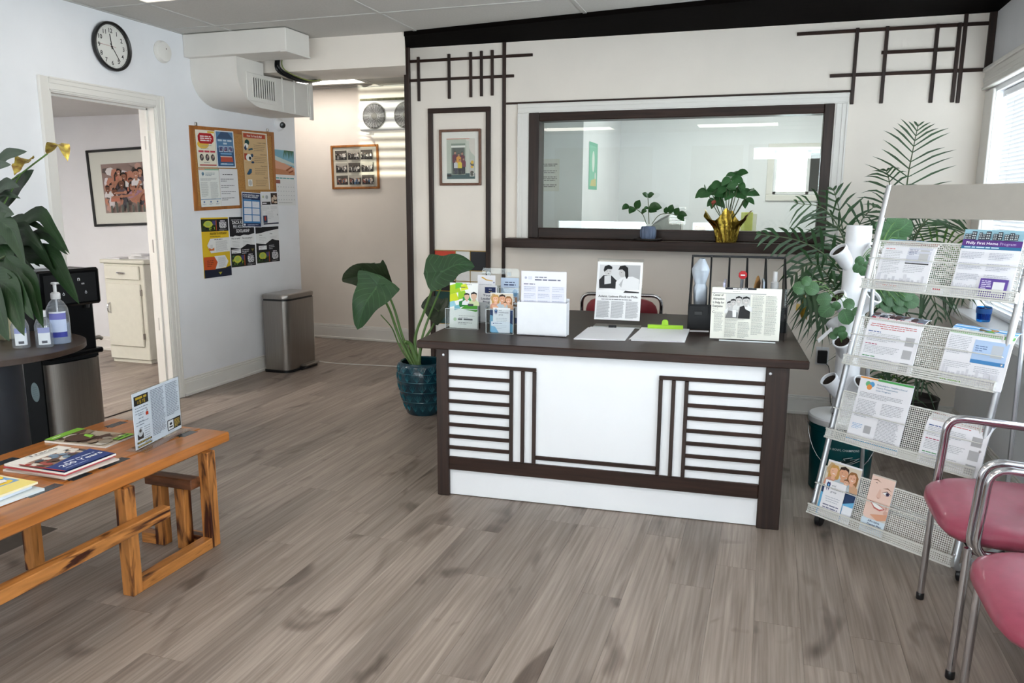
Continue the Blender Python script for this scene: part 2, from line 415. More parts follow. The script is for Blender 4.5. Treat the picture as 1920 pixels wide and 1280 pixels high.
    def build(s, name, o, ex, ey, parent=None, **k):
        """o lower-left corner, ex/ey unit right/up vectors in the world"""
        ex = V(ex).normalized(); ey = V(ey).normalized(); ez = ex.cross(ey); o = V(o)
        s.mb.v = [o + ex * p.x + ey * p.y + ez * p.z for p in s.mb.v]
        return s.mb.build(name, parent, **k)
# ------------------------------------------------------------------ the room
XL, XR, YB, YC, HC = -3.996, 1.197, 5.49, 7.0, 2.557
ST = dict(kind='structure')
PL = plank_mat()
floor = MB().box((-7, -2.35, -.06), (1.35, 8.6, -.0035), mat('floor_underlay', (74, 66, 60), .6, noise=.1)).build('floor', loc=(0, 0, 0), **ST)
PW, PLEN = .1524, 1.219
_pm = {}
def plank(x0, y0, y1):
    L = round(y1 - y0, 3)
    if L not in _pm:
        o = MB().box((.0002, .0002, -.004), (PW - .0002, L - .0002, 0), PL, .0005).build('plank', floor, world=False); _pm[L] = o.data
    else:
        o = bpy.data.objects.new('plank', _pm[L]); COL.objects.link(o); o.parent = floor
    o.location = (x0, y0, 0)
R = random.Random(3)
for i in range(-30, 9):
    x0 = i * PW + .03
    if x0 > XR or x0 < -4.6: continue
    y = 1.15 - R.choice((0, .41, .2, .61, .82, 1.0))
    lim = 7.0 if x0 < -2.5 else 5.49
    lo = max(1.15, min(1.6, .9)) if x0 > -3 else 2.4
    lo2 = 5.9 if x0 + PW < XL else lo
    while y < lim:
        a, b = max(y, lo2), min(y + PLEN, lim)
        if b - a > .03: plank(x0, a, b)
        y += PLEN
for i in range(14):
    x0 = -4.0 - .06 - (i + 1) * PW
    y = 3.3 + R.random() * .9 - PLEN
    while y < 5.7:
        a, b = max(y, 3.7), min(y + PLEN, 5.7)
        if b - a > .1: plank(x0, a, b)
        y += PLEN

# ceiling: slab, tiles, T-bars
ceil = MB().box((-7, -2.35, HC + .03), (1.35, 5.6, HC + .1), TILE).build('ceiling', loc=(0, 0, 0), **ST)
XS = [XL, -3.6, -2.38, -1.16, .06, XR]; YS = [-2.12 + .607 * k for k in range(13)] + [YB]
_tm = {}
LIGHTS = [(1, 9), (3, 5), (1, 5), (3, 1), (1, 1)]
for i in range(5):
    for j in range(13):
        if (i, j) in LIGHTS: continue
        a, b = XS[i] + .006, XS[i + 1] - .006; c, d = YS[j] + .006, YS[j + 1] - .006
        k = (round(b - a, 3), round(d - c, 3))
        if k not in _tm: _tm[k] = MB().box((0, 0, .004), (k[0], k[1], .016), TILE, .003).build('ceiling_tile', ceil, world=False).data; o = ceil.children[-1]
        else: o = bpy.data.objects.new('ceiling_tile', _tm[k]); COL.objects.link(o); o.parent = ceil
        o.location = (a, c, HC)
for x in XS[1:-1]: B1((x - .012, YS[0], HC - .001), (x + .012, YB, HC + .004), GRID).build('grid_bar', ceil)
for y in YS[:-1]: B1((XL, y - .012, HC - .0015), (XR, y + .012, HC + .0035), GRID).build('grid_bar', ceil)
for x in (XL + .01, XR - .01): B1((x - .01, YS[0], HC - .002), (x + .01, YB, HC + .003), GRID).build('grid_bar', ceil)
GLOW = mat('troffer_diffuser', (255, 250, 240), .5, emit=TROFFER, emc=(255, 245, 234), noise=.01)
GLOW2 = mat('old_troffer_diffuser', (255, 250, 240), .5, emit=1.8, emc=(255, 244, 230), noise=.01)
GLOWC = mat('corridor_diffuser', (255, 250, 240), .5, emit=TROFFER * 1.3, emc=(255, 247, 238), noise=.01)
GLOWO = mat('office_diffuser', (250, 252, 255), .5, emit=TROFFER * 2.05, emc=(248, 249, 244), noise=.01)
GLOWR = mat('side_room_fill_glow', (250, 252, 255), .5, emit=TROFFER * 5.2, emc=(255, 248, 238), noise=.01)
def troffer(x0, y0, x1, y1, z, label, m=None):
    t = thing('ceiling_light', label, 'ceiling light', ((x0 + x1) / 2, (y0 + y1) / 2, z))
    f = MB()
    for a, b in (((x0, y0), (x1, y0 + .03)), ((x0, y1 - .03), (x1, y1)), ((x0, y0 + .03), (x0 + .03, y1 - .03)), ((x1 - .03, y0 + .03), (x1, y1 - .03))):
        f.box((a[0], a[1], z - .004), (b[0], b[1], z + .05), GRID)
    f.build('light_frame', t)
    B1((x0 + .03, y0 + .03, z + .002), (x1 - .03, y1 - .03, z + .012), m or GLOW).build('diffuser', t)
    return t
lab = ['lit ceiling light panel at the top edge of the photo above the wall clock', 'ceiling light panel over the middle of the waiting room floor', 'ceiling light panel over the coffee table', 'ceiling light panel near the street door', 'ceiling light panel in the front left of the waiting room']
for n, (i, j) in enumerate(LIGHTS): troffer(XS[i] + .01, YS[j] + .01, XS[i + 1] - .01, YS[j + 1] - .01, HC, lab[n], GLOW2 if n == 0 else GLOW)

# left wall with its doorway
DY0, DY1, DZ = 3.563, 4.392, 2.04
wl = MB()
for a, b in (((XL - .12, -2.35, 0), (XL, DY0, 2.6)), ((XL - .12, DY0, DZ), (XL, DY1, 2.6)), ((XL - .12, DY1, 0), (XL, 6.03, 2.6))): wl.box(a, b, WALL)
wl.build('wall_left', loc=(0, 0, 0), **ST)
door = MB().box((XL - .125, DY0, 0), (XL + .002, DY0 + .018, DZ), TRIMW).box((XL - .125, DY1 - .018, 0), (XL + .002, DY1, DZ), TRIMW).box((XL - .125, DY0, DZ - .018), (XL + .002, DY1, DZ), TRIMW)
door.box((XL - .07, DY0 + .018, 0), (XL - .05, DY0 + .03, DZ - .018), TRIMW).box((XL - .07, DY1 - .03, 0), (XL - .05, DY1 - .018, DZ - .018), TRIMW).box((XL - .07, DY0, DZ - .03), (XL - .05, DY1, DZ - .018), TRIMW)
door = door.build('door_1', loc=(0, 0, 0), **ST)
def casing(p, q, w, out, side, m=TRIMW):
    """stepped moulding from p to q, face direction out, widening towards side"""
    mb = MB(); p = V(p); q = V(q); out = V(out); side = V(side)
    for a, b, d in ((0, .95, .010), (.12, .9, .014), (.55, .975, .018), (.86, 1, .023)):
        A = p + side * (w * a); Bq = q + side * (w * b) + out * d
        mb.box([min(A[i], Bq[i]) for i in range(3)], [max(A[i], Bq[i]) for i in range(3)], m, .002)
    return mb
CW = .078
casing((XL, DY0 + .01, 0), (XL, DY0 + .01, DZ + CW - .012), CW, (1, 0, 0), (0, -1, 0)).build('casing', door)
casing((XL, DY1 - .01, 0), (XL, DY1 - .01, DZ + CW - .012), CW, (1, 0, 0), (0, 1, 0)).build('casing', door)
casing((XL, DY0 + .0, DZ - .012), (XL, DY1 - .0, DZ - .012), CW, (1, 0, 0), (0, 0, 1)).build('casing', door)
for z in (.5, 1.05, 1.75): B1((XL - .09, DY1 - .021, z), (XL - .06, DY1 - .0175, z + .09), GRID if z != 1.05 else STEEL).build('strike_plate' if z == 1.05 else 'hinge', door)

def baseboard(name, p, q, out, h=.13):
    mb = MB(); p = V(p); q = V(q); out = V(out)
    for z0, z1, d in ((0, h - .03, .014), (h - .03, h - .012, .011), (h - .012, h, .006), (0, .022, .026)):
        A = p + V((0, 0, z0)); Bq = q + out * d + V((0, 0, z1))
        mb.box([min(A[i], Bq[i]) for i in range(3)], [max(A[i], Bq[i]) for i in range(3)], TRIMW, .003)
    return mb.build(name, **ST)
baseboard('baseboard_left', (XL, DY1 + CW, 0), (XL, 6.03, 0), (1, 0, 0))
baseboard('baseboard_back', (-6.0, YC, 0), (-2.5, YC, 0), (0, -1, 0), .15)
baseboard('baseboard_reception', (-2.6, YB, 0), (XR, YB, 0), (0, -1, 0))
baseboard('baseboard_right', (XR, -2.2, 0), (XR, YB, 0), (-1, 0, 0))
baseboard('baseboard_side', (-6.8, 5.7, 0), (XL - .12, 5.7, 0), (0, -1, 0))

# corridor behind
MB().box((-7, YC, 0), (-2.45, YC + .12, 2.62), WALLC).build('wall_back', loc=(0, 0, 0), **ST)
MB().box((-7, 6.03, 0), (XL - .12, 6.05, 2.6), WALL).box((-7.1, 5.5, 0), (-7, 7.1, 2.6), WALL).box((-2.5, 6.46, 0), (-2.45, 7.1, 2.6), WALL).build('wall_corridor', loc=(0, 0, 0), **ST)
MB().prism([(XL, 5.1), (-2.472, 5.1), (-2.655, YB), (-2.655, 5.55), (XL, 5.55)], 2.34, 2.6, WALLC).build('wall_bulkhead', loc=(0, 0, 0), **ST)
MB().box((-7, 5.55, 2.535), (-2.5, 5.93, 2.6), WALLC).build('wall_soffit', loc=(0, 0, 0), **ST)
cc = MB().box((-7, 5.93, 2.53), (-2.5, YC, 2.6), TILE).build('ceiling_corridor', loc=(0, 0, 0), **ST)
for k in range(3):
    x0 = -3.62 + k * .6
    if x0 < -2.6: B1((x0, 5.95, 2.51), (min(x0 + .59, -2.55), 6.4, 2.525), TILE, .003).build('ceiling_tile', cc); B1((x0, 6.42, 2.51), (min(x0 + .59, -2.55), YC - .03, 2.525), TILE, .003).build('ceiling_tile', cc)
    B1((-4.9 + k * .6, 5.95, 2.51), (-4.9 + k * .6 + .59, 6.4, 2.525), TILE, .003).build('ceiling_tile', cc)
for x in (-3.625, -3.02): B1((x - .012, 5.93, 2.504), (x + .012, YC, 2.512), GRID).build('grid_bar', cc)
for y in (6.41, YC - .015): B1((-7, y - .012, 2.503), (-2.5, y + .012, 2.511), GRID).build('grid_bar', cc)
troffer(-4.86, 6.43, -3.64, 6.74, 2.505, 'lit ceiling light panel in the corridor behind the white duct', GLOWC)

# reception wall with the internal window
WX0, WX1, WZ0, WZ1 = -1.685, .345, 1.16, 2.04
RX = -2.655
wr = MB()
for a, b in (((RX, YB, 0), (WX0, YB + .12, 2.6)), ((WX1, YB, 0), (XR + .15, YB + .12, 2.6)), ((WX0, YB, 0), (WX1, YB + .12, WZ0)), ((WX0, YB, WZ1), (WX1, YB + .12, 2.6))): wr.box(a, b, WALLC)
wr = wr.build('wall_reception', loc=(0, 0, 0), **ST)
SB = MB()
def strip(x0, z0, x1, z1, wd=.02, d=.012):
    if abs(x1 - x0) > abs(z1 - z0): a, b, m = (x0, YB - d, z0 - wd / 2), (x1, YB, z0 + wd / 2), DARKX
    else: a, b, m = (x0 - wd / 2, YB - d, z0), (x0 + wd / 2, YB, z1), DARK
    B1(a, b, m, .002).build('wood_strip', wr)
for x, a, b in ((-2.548, 2.15, 2.466), (-2.303, 2.16, 2.474), (-2.133, 2.164, 2.478), (-2.05, 2.168, 2.482), (-1.967, 2.17, 2.484)): strip(x, a, x, b, .021, .014)
strip(-1.876, 0, -1.876, 2.56, .026, .013)
strip(-2.63, 2.436, -1.664, 2.436); strip(-2.63, 2.3, -1.802, 2.3)
strip(-1.86, 2.111, .433, 2.111, .014)
strip(.088, 2.472, 1.175, 2.472, .021); strip(.589, 2.335, .992, 2.335, .02); strip(.302, 2.209, 1.175, 2.209, .021)
for x, a, b in ((.442, 2.032, 2.488), (.611, 2.032, 2.488), (.888, 2.026, 2.484), (1.006, 2.025, 2.484), (1.036, 2.02, 2.55)): strip(x, a, x, b, .021, .014)
B1((RX - .004, YB - .03, 0), (RX + .038, YB + .125, HC), DARK, .003).build('post', wr)
B1((1.158, YB - .025, 2.2), (XR - .001, YB, 2.55), DARK, .003).build('post', wr)
# the dark header: a boxed soffit board running out from the wall just under the ceiling
HM = Matrix.Translation((0, 0, 0))
MB().prism([(-2.655, YB), (-2.47, 5.085), (1.196, 4.62), (1.196, YB)], 2.532, HC + .02, mat('header_black_stain', (12, 9, 8), .9, spec=.04, noise=.4, nscale=(3, 60, 60))).build('header_board', wr)
# recessed picture panel with its colour-block base
PX0, PX1 = -2.474, -1.978
for a, b in (((PX0, 0), (PX0 + .038, 2.092)), ((PX1 - .036, 0), (PX1, 2.092))): B1((a[0], YB - .02, a[1]), (b[0], YB, b[1]), DARK, .004).build('panel_frame', wr)
B1((PX0, YB - .021, 2.058), (PX1, YB - .0005, 2.094), DARKX, .004).build('panel_frame', wr)
GOLD = mat('gold_line', (176, 140, 62), .35, .7, noise=.1)
cols = [((-2.436, 1.044), (-2.262, .90), (192, 62, 40)), ((-2.262, 1.044), (-2.142, .90), (226, 226, 224)), ((-2.142, 1.044), (-2.014, .898), (30, 32, 38)),
        ((-2.262, .898), (-2.142, .815), (226, 225, 222)), ((-2.142, .896), (-2.014, .815), (226, 225, 222)), ((-2.436, .9), (-2.262, .815), (226, 225, 222)),
        ((-2.436, .815), (-2.262, .735), (28, 26, 28)), ((-2.262, .815), (-2.014, .735), (226, 225, 222)), ((-2.436, .735), (-2.25, .48), (24, 66, 62)), ((-2.25, .735), (-2.014, .48), (226, 225, 222)), ((-2.436, .48), (-2.014, .0), (226, 225, 222))]
for a, b, c in cols: B1((a[0] + .002, YB - .008, b[1] + .002), (b[0] - .002, YB, a[1] - .002), mat('panel_%d_%d' % (c[0], c[2]), c, .5, noise=.04), .001).build('colour_panel', wr)
g = MB()
for z in (1.047, .898, .815, .735, .48): g.box((-2.437, YB - .010, z - .0025), (-2.013, YB, z + .0025), GOLD)
for x in (-2.262, -2.142): g.box((x - .0022, YB - .010, .735), (x + .0022, YB, 1.046), GOLD)
g.build('gold_beading', wr)

# window_1: dark frame, white casing, glass, shelf
w1 = B1((WX0, YB - .01, WZ0 - .02), (WX0 + .004, YB + .125, WZ0), DARK).build('window_1', loc=(0, 0, 0), **ST)
FX0, FX1 = -1.608, .285
for a, b, m in (((WX0, YB - .018, 1.155), (FX0, YB + .12, WZ1), DARK), ((FX1, YB - .018, 1.155), (WX1, YB + .12, WZ1), DARK), ((FX0, YB - .012, 1.982), (FX1, YB + .118, WZ1), DARKX), ((FX0, YB - .012, 1.155), (FX1, YB + .118, 1.228), DARKX)):
    B1(a, b, m, .004).build('window_frame', w1)
B1((FX0, YB + .05, 1.228), (FX1, YB + .055, 1.982), GLASS).build('pane', w1)
casing((WX0, YB, 1.15), (WX0, YB, WZ1), .085, (0, -1, 0), (-1, 0, 0), TRIMW).build('casing', w1)
casing((WX1, YB, 1.15), (WX1, YB, WZ1), .08, (0, -1, 0), (1, 0, 0), TRIMW).build('casing', w1)
casing((WX0 - .085, YB, WZ1), (WX1 + .08, YB, WZ1), .064, (0, -1, 0), (0, 0, 1), TRIMW).build('casing', w1)
B1((-1.835, YB - .155, 1.09), (.52, YB, 1.155), DARKX, .004).build('window_shelf', w1)

# right wall with the blinded window
VY0, VY1, VZ0, VZ1 = .2, 5.3, .79, 2.06
wrt = MB()
for a, b in (((XR, -2.35, 0), (XR + .15, VY0, 2.6)), ((XR, VY1, 0), (XR + .15, YB + .12, 2.6)), ((XR, VY0, 0), (XR + .15, VY1, VZ0)), ((XR, VY0, VZ1), (XR + .15, VY1, 2.6))): wrt.box(a, b, WALL)
wrt.build('wall_right', loc=(0, 0, 0), **ST)
w2 = B1((XR + .1, VY0, VZ0), (XR + .14, VY1, VZ0 + .04), WHITEP, .004).build('window_2', loc=(0, 0, 0), **ST)
B1((XR + .1, VY0, VZ1 - .04), (XR + .14, VY1, VZ1), WHITEP, .004).build('window_frame', w2)
for y in (VY0, 1.9, 3.6, VY1 - .04): B1((XR + .1, y, VZ0 + .04), (XR + .14, y + .04, VZ1 - .04), WHITEP, .004).build('window_frame', w2)
for y0, y1 in ((VY0 + .04, 1.9), (1.94, 3.6), (3.64, VY1 - .04)): B1((XR + .118, y0, VZ0 + .04), (XR + .122, y1, VZ1 - .04), GLASS).build('pane', w2)
B1((1.09, -.1, .735), (XR + .1, YB - .001, .79), WHITEP, .008).build('window_sill', w2)
B1((XR - .018, VY1 - .0, VZ0), (XR + .0, YB - .002, VZ1 + .02), TRIMW, .004).build('casing', w2)
v = MB()
for z0, z1, d in ((2.09, 2.215, .03), (2.19, 2.215, .045), (2.09, 2.105, .04), (2.13, 2.16, .036)): v.box((XR - d, .05, z0), (XR, YB - .002, z1), TRIMW, .004)
v.build('casing', w2)
SLAT = mat('blind_slat', (244, 245, 248), .5, noise=.02)
_nt = SLAT.node_tree; _tr = _nt.nodes.new('ShaderNodeBsdfTranslucent'); _tr.inputs[0].default_value = (.8, .84, .9, 1); _mx = _nt.nodes.new('ShaderNodeMixShader'); _mx.inputs[0].default_value = .03
_nt.links.new(_nt.nodes['Principled BSDF'].outputs[0], _mx.inputs[1]); _nt.links.new(_tr.outputs[0], _mx.inputs[2]); _nt.links.new(_mx.outputs[0], _nt.nodes['Material Output'].inputs[0])
def blind(y0, y1, tilt, label, cords):
    bl = thing('window_blind', label, 'blind', (XR + .05, (y0 + y1) / 2, VZ0))
    B1((XR + .03, y0, VZ1 - .04), (XR + .07, y1, VZ1 - .002), WHITEP, .004).build('head_rail', bl)
    def fn(u, vv):
        p = V(((u - .5) * .025, 0, .0022 * (1 - (2 * u - 1) ** 2))); p = Matrix.Rotation(tilt, 3, 'Y') @ p; p.y = (vv - .5) * (y1 - y0 - .02); return p
    sl = MB().grid(fn, 4, 1, SLAT, uv=False).build('slat', bl, world=False)
    z = VZ0 + .03; k = 0
    while z < VZ1 - .05:
        o = sl if k == 0 else bpy.data.objects.new('slat', sl.data)
        if k: COL.objects.link(o); o.parent = bl
        o.location = (0, 0, z - VZ0); z += .0235; k += 1
    B1((XR + .036, y0 + .01, VZ0 + .004), (XR + .064, y1 - .01, VZ0 + .018), WHITEP, .003).build('bottom_rail', bl)
    for y in cords: MB().tube([(XR + .05, y, VZ0 + .01), (XR + .05, y, VZ1 - .03)], .0016, WHITEP, 5).build('ladder_cord', bl)
    return bl
blind(VY0 + .02, 3.74, .24, 'long white slat blind with open slats over the right hand window nearer the camera', (3.5, 2.6, 1.6, .6))
bl = blind(3.76, VY1 - .02, 1.32, 'white slat blind with closed slats in the window corner beside the reception wall', (5.1, 4.5, 3.9))
MB().tube([(XR + .03, 5.2, VZ1 - .03), (XR + .02, 5.2, 1.1)], .004, CLEAR, 6).build('tilt_wand', bl)

# front wall behind the camera, with a glazed street door
fw = MB()
for a, b in (((XL - .12, -2.35, 0), (-3.6, -2.25, 2.6)), ((-3.6, -2.35, 0), (-.5, -2.25, .15)), ((-3.6, -2.35, 2.3), (-.5, -2.25, 2.6)), ((-1.95, -2.35, .15), (-1.63, -2.25, 2.3)), ((-1.63, -2.35, .15), (-1.34, -2.25, 1.06)), ((-1.63, -2.35, 1.36), (-1.34, -2.25, 2.3)), ((-1.34, -2.35, .15), (-1.28, -2.25, 2.3)), ((-.5, -2.35, 0), (-.4, -2.25, 2.6)), ((.8, -2.35, 0), (XR + .15, -2.25, 2.6)), ((-.4, -2.35, 2.35), (.8, -2.25, 2.6))): fw.box(a, b, WALL)
fw.build('wall_front', loc=(0, 0, 0), **ST)
d2 = B1((-.4, -2.34, 2.3), (.8, -2.26, 2.35), STEEL).build('door_2', loc=(0, 0, 0), **ST)
for x in (-.4, .72): B1((x, -2.34, 0), (x + .08, -2.26, 2.3), STEEL, .004).build('door_frame', d2)
B1((-.32, -2.34, 0), (.72, -2.26, .18), STEEL, .004).build('door_frame', d2)
B1((-.32, -2.302, .18), (.72, -2.296, 2.3), GLASS).build('pane', d2)

sh = thing('added_roller_shade', 'pale roller shade added inside the street door glass to block its glare', 'blind', (.2, -2.25, .95))  # added shade, keeps the bright door out of the reception glass reflection
B1((-.32, -2.285, .95), (.72, -2.281, 2.12), mat('shade_fabric', (186, 180, 170), .8, noise=.05), 0).build('fabric', sh)
B1((-.32, -2.29, .93), (.72, -2.275, .955), GRID, .003).build('hem_bar', sh)
for k, (x0, x1) in enumerate(((-3.6, -1.95), (-1.28, -.5))):
    wf = B1((x0, -2.34, .15), (x1, -2.26, .2), STEEL, .004).build('window_%d' % (5 + k), loc=(0, 0, 0), **ST)
    for a, b in (((x0, .2), (x0 + .05, 2.3)), ((x1 - .05, .2), (x1, 2.3)), ((x0 + .05, 2.25), (x1 - .05, 2.3))): B1((a[0], -2.34, a[1]), (b[0], -2.26, b[1]), STEEL, .004).build('window_frame', wf)
    B1((x0 + .05, -2.302, .2), (x1 - .05, -2.296, 2.25), GLASS).build('pane', wf)
    s5 = thing('added_roller_shade', ('wide added roller shade blocking the left shop window behind the camera', 'narrow added roller shade blocking the right shop window behind the camera')[k], 'blind', ((x0 + x1) / 2, -2.24, 1.12))  # added shades, let daylight in only below the height the glass mirrors
    B1((x0 - .02, -2.244, 1.12), (x1 + .02, -2.24, 2.34), mat('shade_fabric', (186, 180, 170)), 0).build('fabric', s5); B1((x0 - .02, -2.246, 1.1), (x1 + .02, -2.232, 1.125), GRID, .003).build('hem_bar', s5)
w4 = B1((-1.64, -2.36, 1.35), (-1.33, -2.24, 1.365), TRIMW).build('window_4', loc=(0, 0, 0), **ST)  # slot opening added and sized to bound the corridor stripes
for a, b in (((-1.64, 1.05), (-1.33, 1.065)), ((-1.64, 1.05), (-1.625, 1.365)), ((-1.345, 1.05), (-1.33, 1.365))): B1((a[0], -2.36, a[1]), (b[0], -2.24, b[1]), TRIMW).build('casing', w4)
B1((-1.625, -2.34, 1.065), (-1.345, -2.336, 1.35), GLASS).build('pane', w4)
b2 = thing('window_blind', 'small unseen slat blind behind the camera, added to stripe the corridor light', 'blind', (-1.485, -2.3, 1.06))  # added blind, slats tilted to cut the spot beam into stripes
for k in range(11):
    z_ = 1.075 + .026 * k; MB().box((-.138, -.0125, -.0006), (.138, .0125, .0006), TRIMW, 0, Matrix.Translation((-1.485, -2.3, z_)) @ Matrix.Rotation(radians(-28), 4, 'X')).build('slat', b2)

# side room beyond the doorway
MB().box((-6.95, 5.7, 0), (XL - .12, 5.82, 2.6), WALL).build('wall_side', loc=(0, 0, 0), **ST)
MB().box((-6.95, 1.5, 0), (-6.8, 5.82, 2.6), WALL).box((-6.95, 1.5, 0), (XL - .12, 1.62, 2.6), WALL).build('wall_side_room', loc=(0, 0, 0), **ST)
MB().box((-6.95, 1.5, 2.16), (XL - .12, 5.7, 2.2), WALLG).build('ceiling_side', loc=(0, 0, 0), **ST)
troffer(-6.0, 2.6, -4.8, 3.2, 2.155, 'unseen ceiling light panel added to brighten the side room', GLOWR)  # panel added out of view as fill light for this room

# office behind the internal window
OX0, OX1, OY = -1.5, 1.25, 8.05
ow = MB().box((RX, 6.4, 0), (OX0, 6.46, 2.6), WALL)
ow.build('wall_office_partition', loc=(0, 0, 0), **ST)
MB().box((OX0 - .06, 6.46, 0), (OX0, OY, 2.6), WALL).build('wall_office_left', loc=(0, 0, 0), **ST)
MB().box((RX, 5.61, 0), (RX + .06, 6.4, 2.6), WALLG).build('wall_office_end', loc=(0, 0, 0), **ST)
ox0, ox1, oz0, oz1 = -.0, .62, 1.5, 1.92
ob = MB()
for a, b in (((OX0 - .06, OY, 0), (ox0, OY + .1, 2.6)), ((ox1, OY, 0), (OX1 + .1, OY + .1, 2.6)), ((ox0, OY, 0), (ox1, OY + .1, oz0)), ((ox0, OY, oz1), (ox1, OY + .1, 2.6))): ob.box(a, b, WALL)
ob.build('wall_office_back', loc=(0, 0, 0), **ST)
MB().box((OX1, 5.61, 0), (OX1 + .1, OY, 2.6), WALL).build('wall_office_right', loc=(0, 0, 0), **ST)
MB().box((RX, 5.6, 2.55), (OX1 + .1, OY + .1, 2.6), TILE).build('ceiling_office', loc=(0, 0, 0), **ST)
troffer(-.7, 6.5, .5, 7.1, 2.545, 'ceiling light panel in the office behind the reception glass', GLOWO)
w3 = B1((ox0, OY - .012, oz0 - .03), (ox1, OY + .1, oz0), TRIMW).build('window_3', loc=(0, 0, 0), **ST)
for a, b in (((ox0 - .06, oz1), (ox1 + .06, oz1 + .06)), ((ox0 - .06, oz0 - .06), (ox1 + .06, oz0)), ((ox0 - .06, oz0), (ox0, oz1)), ((ox1, oz0), (ox1 + .06, oz1))): B1((a[0], OY - .018, a[1]), (b[0], OY, b[1]), TRIMW, .004).build('casing', w3)
for x in (ox0, .3, ox1 - .03): B1((x, OY + .02, oz0), (x + .03, OY + .06, oz1), WHITEP, .003).build('window_frame', w3)
for z in (oz0, oz1 - .03): B1((ox0, OY + .02, z), (ox1, OY + .06, z + .03), WHITEP, .003).build('window_frame', w3)
B1((ox0 + .03, OY + .038, oz0 + .03), (.3, OY + .042, oz1 - .03), GLASS).build('pane', w3)
B1((.33, OY + .036, oz0 + .03), (ox1 - .03, OY + .042, oz1 - .03), mat('screened_pane', (58, 60, 62), .3, noise=.1)).build('pane', w3)
# ------------------------------------------------------------------ reception desk
DESK = thing('reception_desk', 'white panelled reception desk with dark wooden top, posts and lattice strips', 'desk', (-1.462, 3.303, 0), atan2(.0627, .998))
def dpart(name, a, b, m, bev=.003, parent=None): return B1(a, b, m, bev).build(name, parent or DESK, world=False)
dpart('desktop', (-.09, -.03, .731), (1.655, 1.22, .768), DARKX, .004)
for x0, x1 in ((-.004, .055), (1.487, 1.582)):
    p = dpart('post', (x0, 0, 0), (x1, .045, .731), DARK)
    for z in (.7,): MB().lathe([(.0, 0), (.005, 0), (.0065, .002), (.006, .004), (0, .0045)], SILVER, 10, M=Matrix.Translation(((x0 + .038) if x0 < .5 else x0 + .018, -.0005, z)) @ Matrix.Rotation(pi / 2, 4, 'X')).build('bolt', p, world=False)
dpart('post', (.0, 1.08, 0), (.05, 1.13, .731), DARK); dpart('post', (1.53, 1.08, 0), (1.58, 1.13, .731), DARK)
dpart('front_panel', (.05, .014, .16), (1.49, .03, .731), WHITEPAINT, .001)
dpart('kick_panel', (.05, .02, .004), (1.49, .034, .165), WHITEPAINT, .001)
dpart('side_panel', (.01, .045, .004), (.026, 1.08, .731), DARK, .001); dpart('side_panel', (1.55, .045, .004), (1.566, 1.08, .731), DARK, .001)
dpart('rail', (.055, .002, .134), (1.487, .02, .2), DARKX)
ZS = (.651, .592, .534, .4755, .418, .36, .302, .2465)
for z in ZS:
    dpart('strip', (.055, .002, z - .0085), (.357 if z < .65 else .482, .014, z + .0085), DARKX, .002)
    dpart('strip', (1.165 if z < .65 else 1.04, .002, z - .0075), (1.487, .014, z + .0095), DARKX, .002)
for x in (.364, .419, .474, 1.048, 1.104, 1.16): dpart('strip', (x - .0085, .001, .2), (x + .0085, .0145, .6425), DARK, .002)
dpart('strip', (.4825, .002, .222), (1.0395, .014, .24), DARKX, .002)
_th = DESK.rotation_euler.z
def desk(x, y, z=.768):
    """desk-local metres to world"""
    return rmat(DESK) @ V((x, y, z))
DEX = V((cos(_th), sin(_th), 0)); DEY = V((-sin(_th), cos(_th), 0)); UP = V((0, 0, 1))

# ------------------------------------------------------------------ coffee table
PINE = mat('varnished_orange_wood', (170, 104, 46), .3, noise=.3, nscale=(40, 3, 40), coat=.3, rnd=.05)
def charred(name, sc):
    m = mat(name, (178, 116, 58), .42, noise=.3, nscale=sc); nt = m.node_tree; L = nt.links.new
    b = nt.nodes['Principled BSDF']; old = b.inputs['Base Color'].links[0].from_socket
    tc = nt.nodes.new('ShaderNodeTexCoord'); mp = nt.nodes.new('ShaderNodeMapping'); mp.inputs['Scale'].default_value = tuple(x * .5 for x in sc); mp.inputs['Location'].default_value = (3, 1, 7); L(tc.outputs['Object'], mp.inputs[0])
    n = nt.nodes.new('ShaderNodeTexNoise'); n.inputs['Scale'].default_value = 1; n.inputs['Detail'].default_value = 4; n.inputs['Distortion'].default_value = 1; L(mp.outputs[0], n.inputs['Vector'])
    cr = nt.nodes.new('ShaderNodeValToRGB'); e = cr.color_ramp.elements; e[0].position = .5; e[1].position = .62; e[0].color = (1, 1, 1, 1); e[1].color = lin((84, 50, 36)) + (1,)
    L(n.outputs['Fac'], cr.inputs[0]); mx = nt.nodes.new('ShaderNodeMixRGB'); mx.blend_type = 'MULTIPLY'; mx.inputs[0].default_value = 1; L(old, mx.inputs[1]); L(cr.outputs[0], mx.inputs[2]); L(mx.outputs[0], b.inputs['Base Color'])
    return m
CHV = charred('scorched_pine_upright', (45, 45, 6)); CHY = charred('scorched_pine_lengthwise', (45, 6, 45)); CHX = charred('scorched_pine_crosswise', (6, 45, 45)); CHD = mat('burnt_pine', (104, 62, 36), .45, noise=.5, nscale=(9, 50, 50))
CT = thing('coffee_table', 'long orange wooden coffee table with dark inlays and scorched lattice legs', 'table', (-2.43, 1.85, 0))
ZT = .45
for x0, x1 in ((-2.118, -2.262), (-2.262, -2.648), (-2.648, -2.742)): B1((x1 + .0006, .5, ZT - .042), (x0 - .0006, 2.622, ZT), PINE, .006).build('plank', CT)
INL = mat('dark_inlay', (44, 50, 58), .25, noise=.25, nscale=(80, 20, 20))
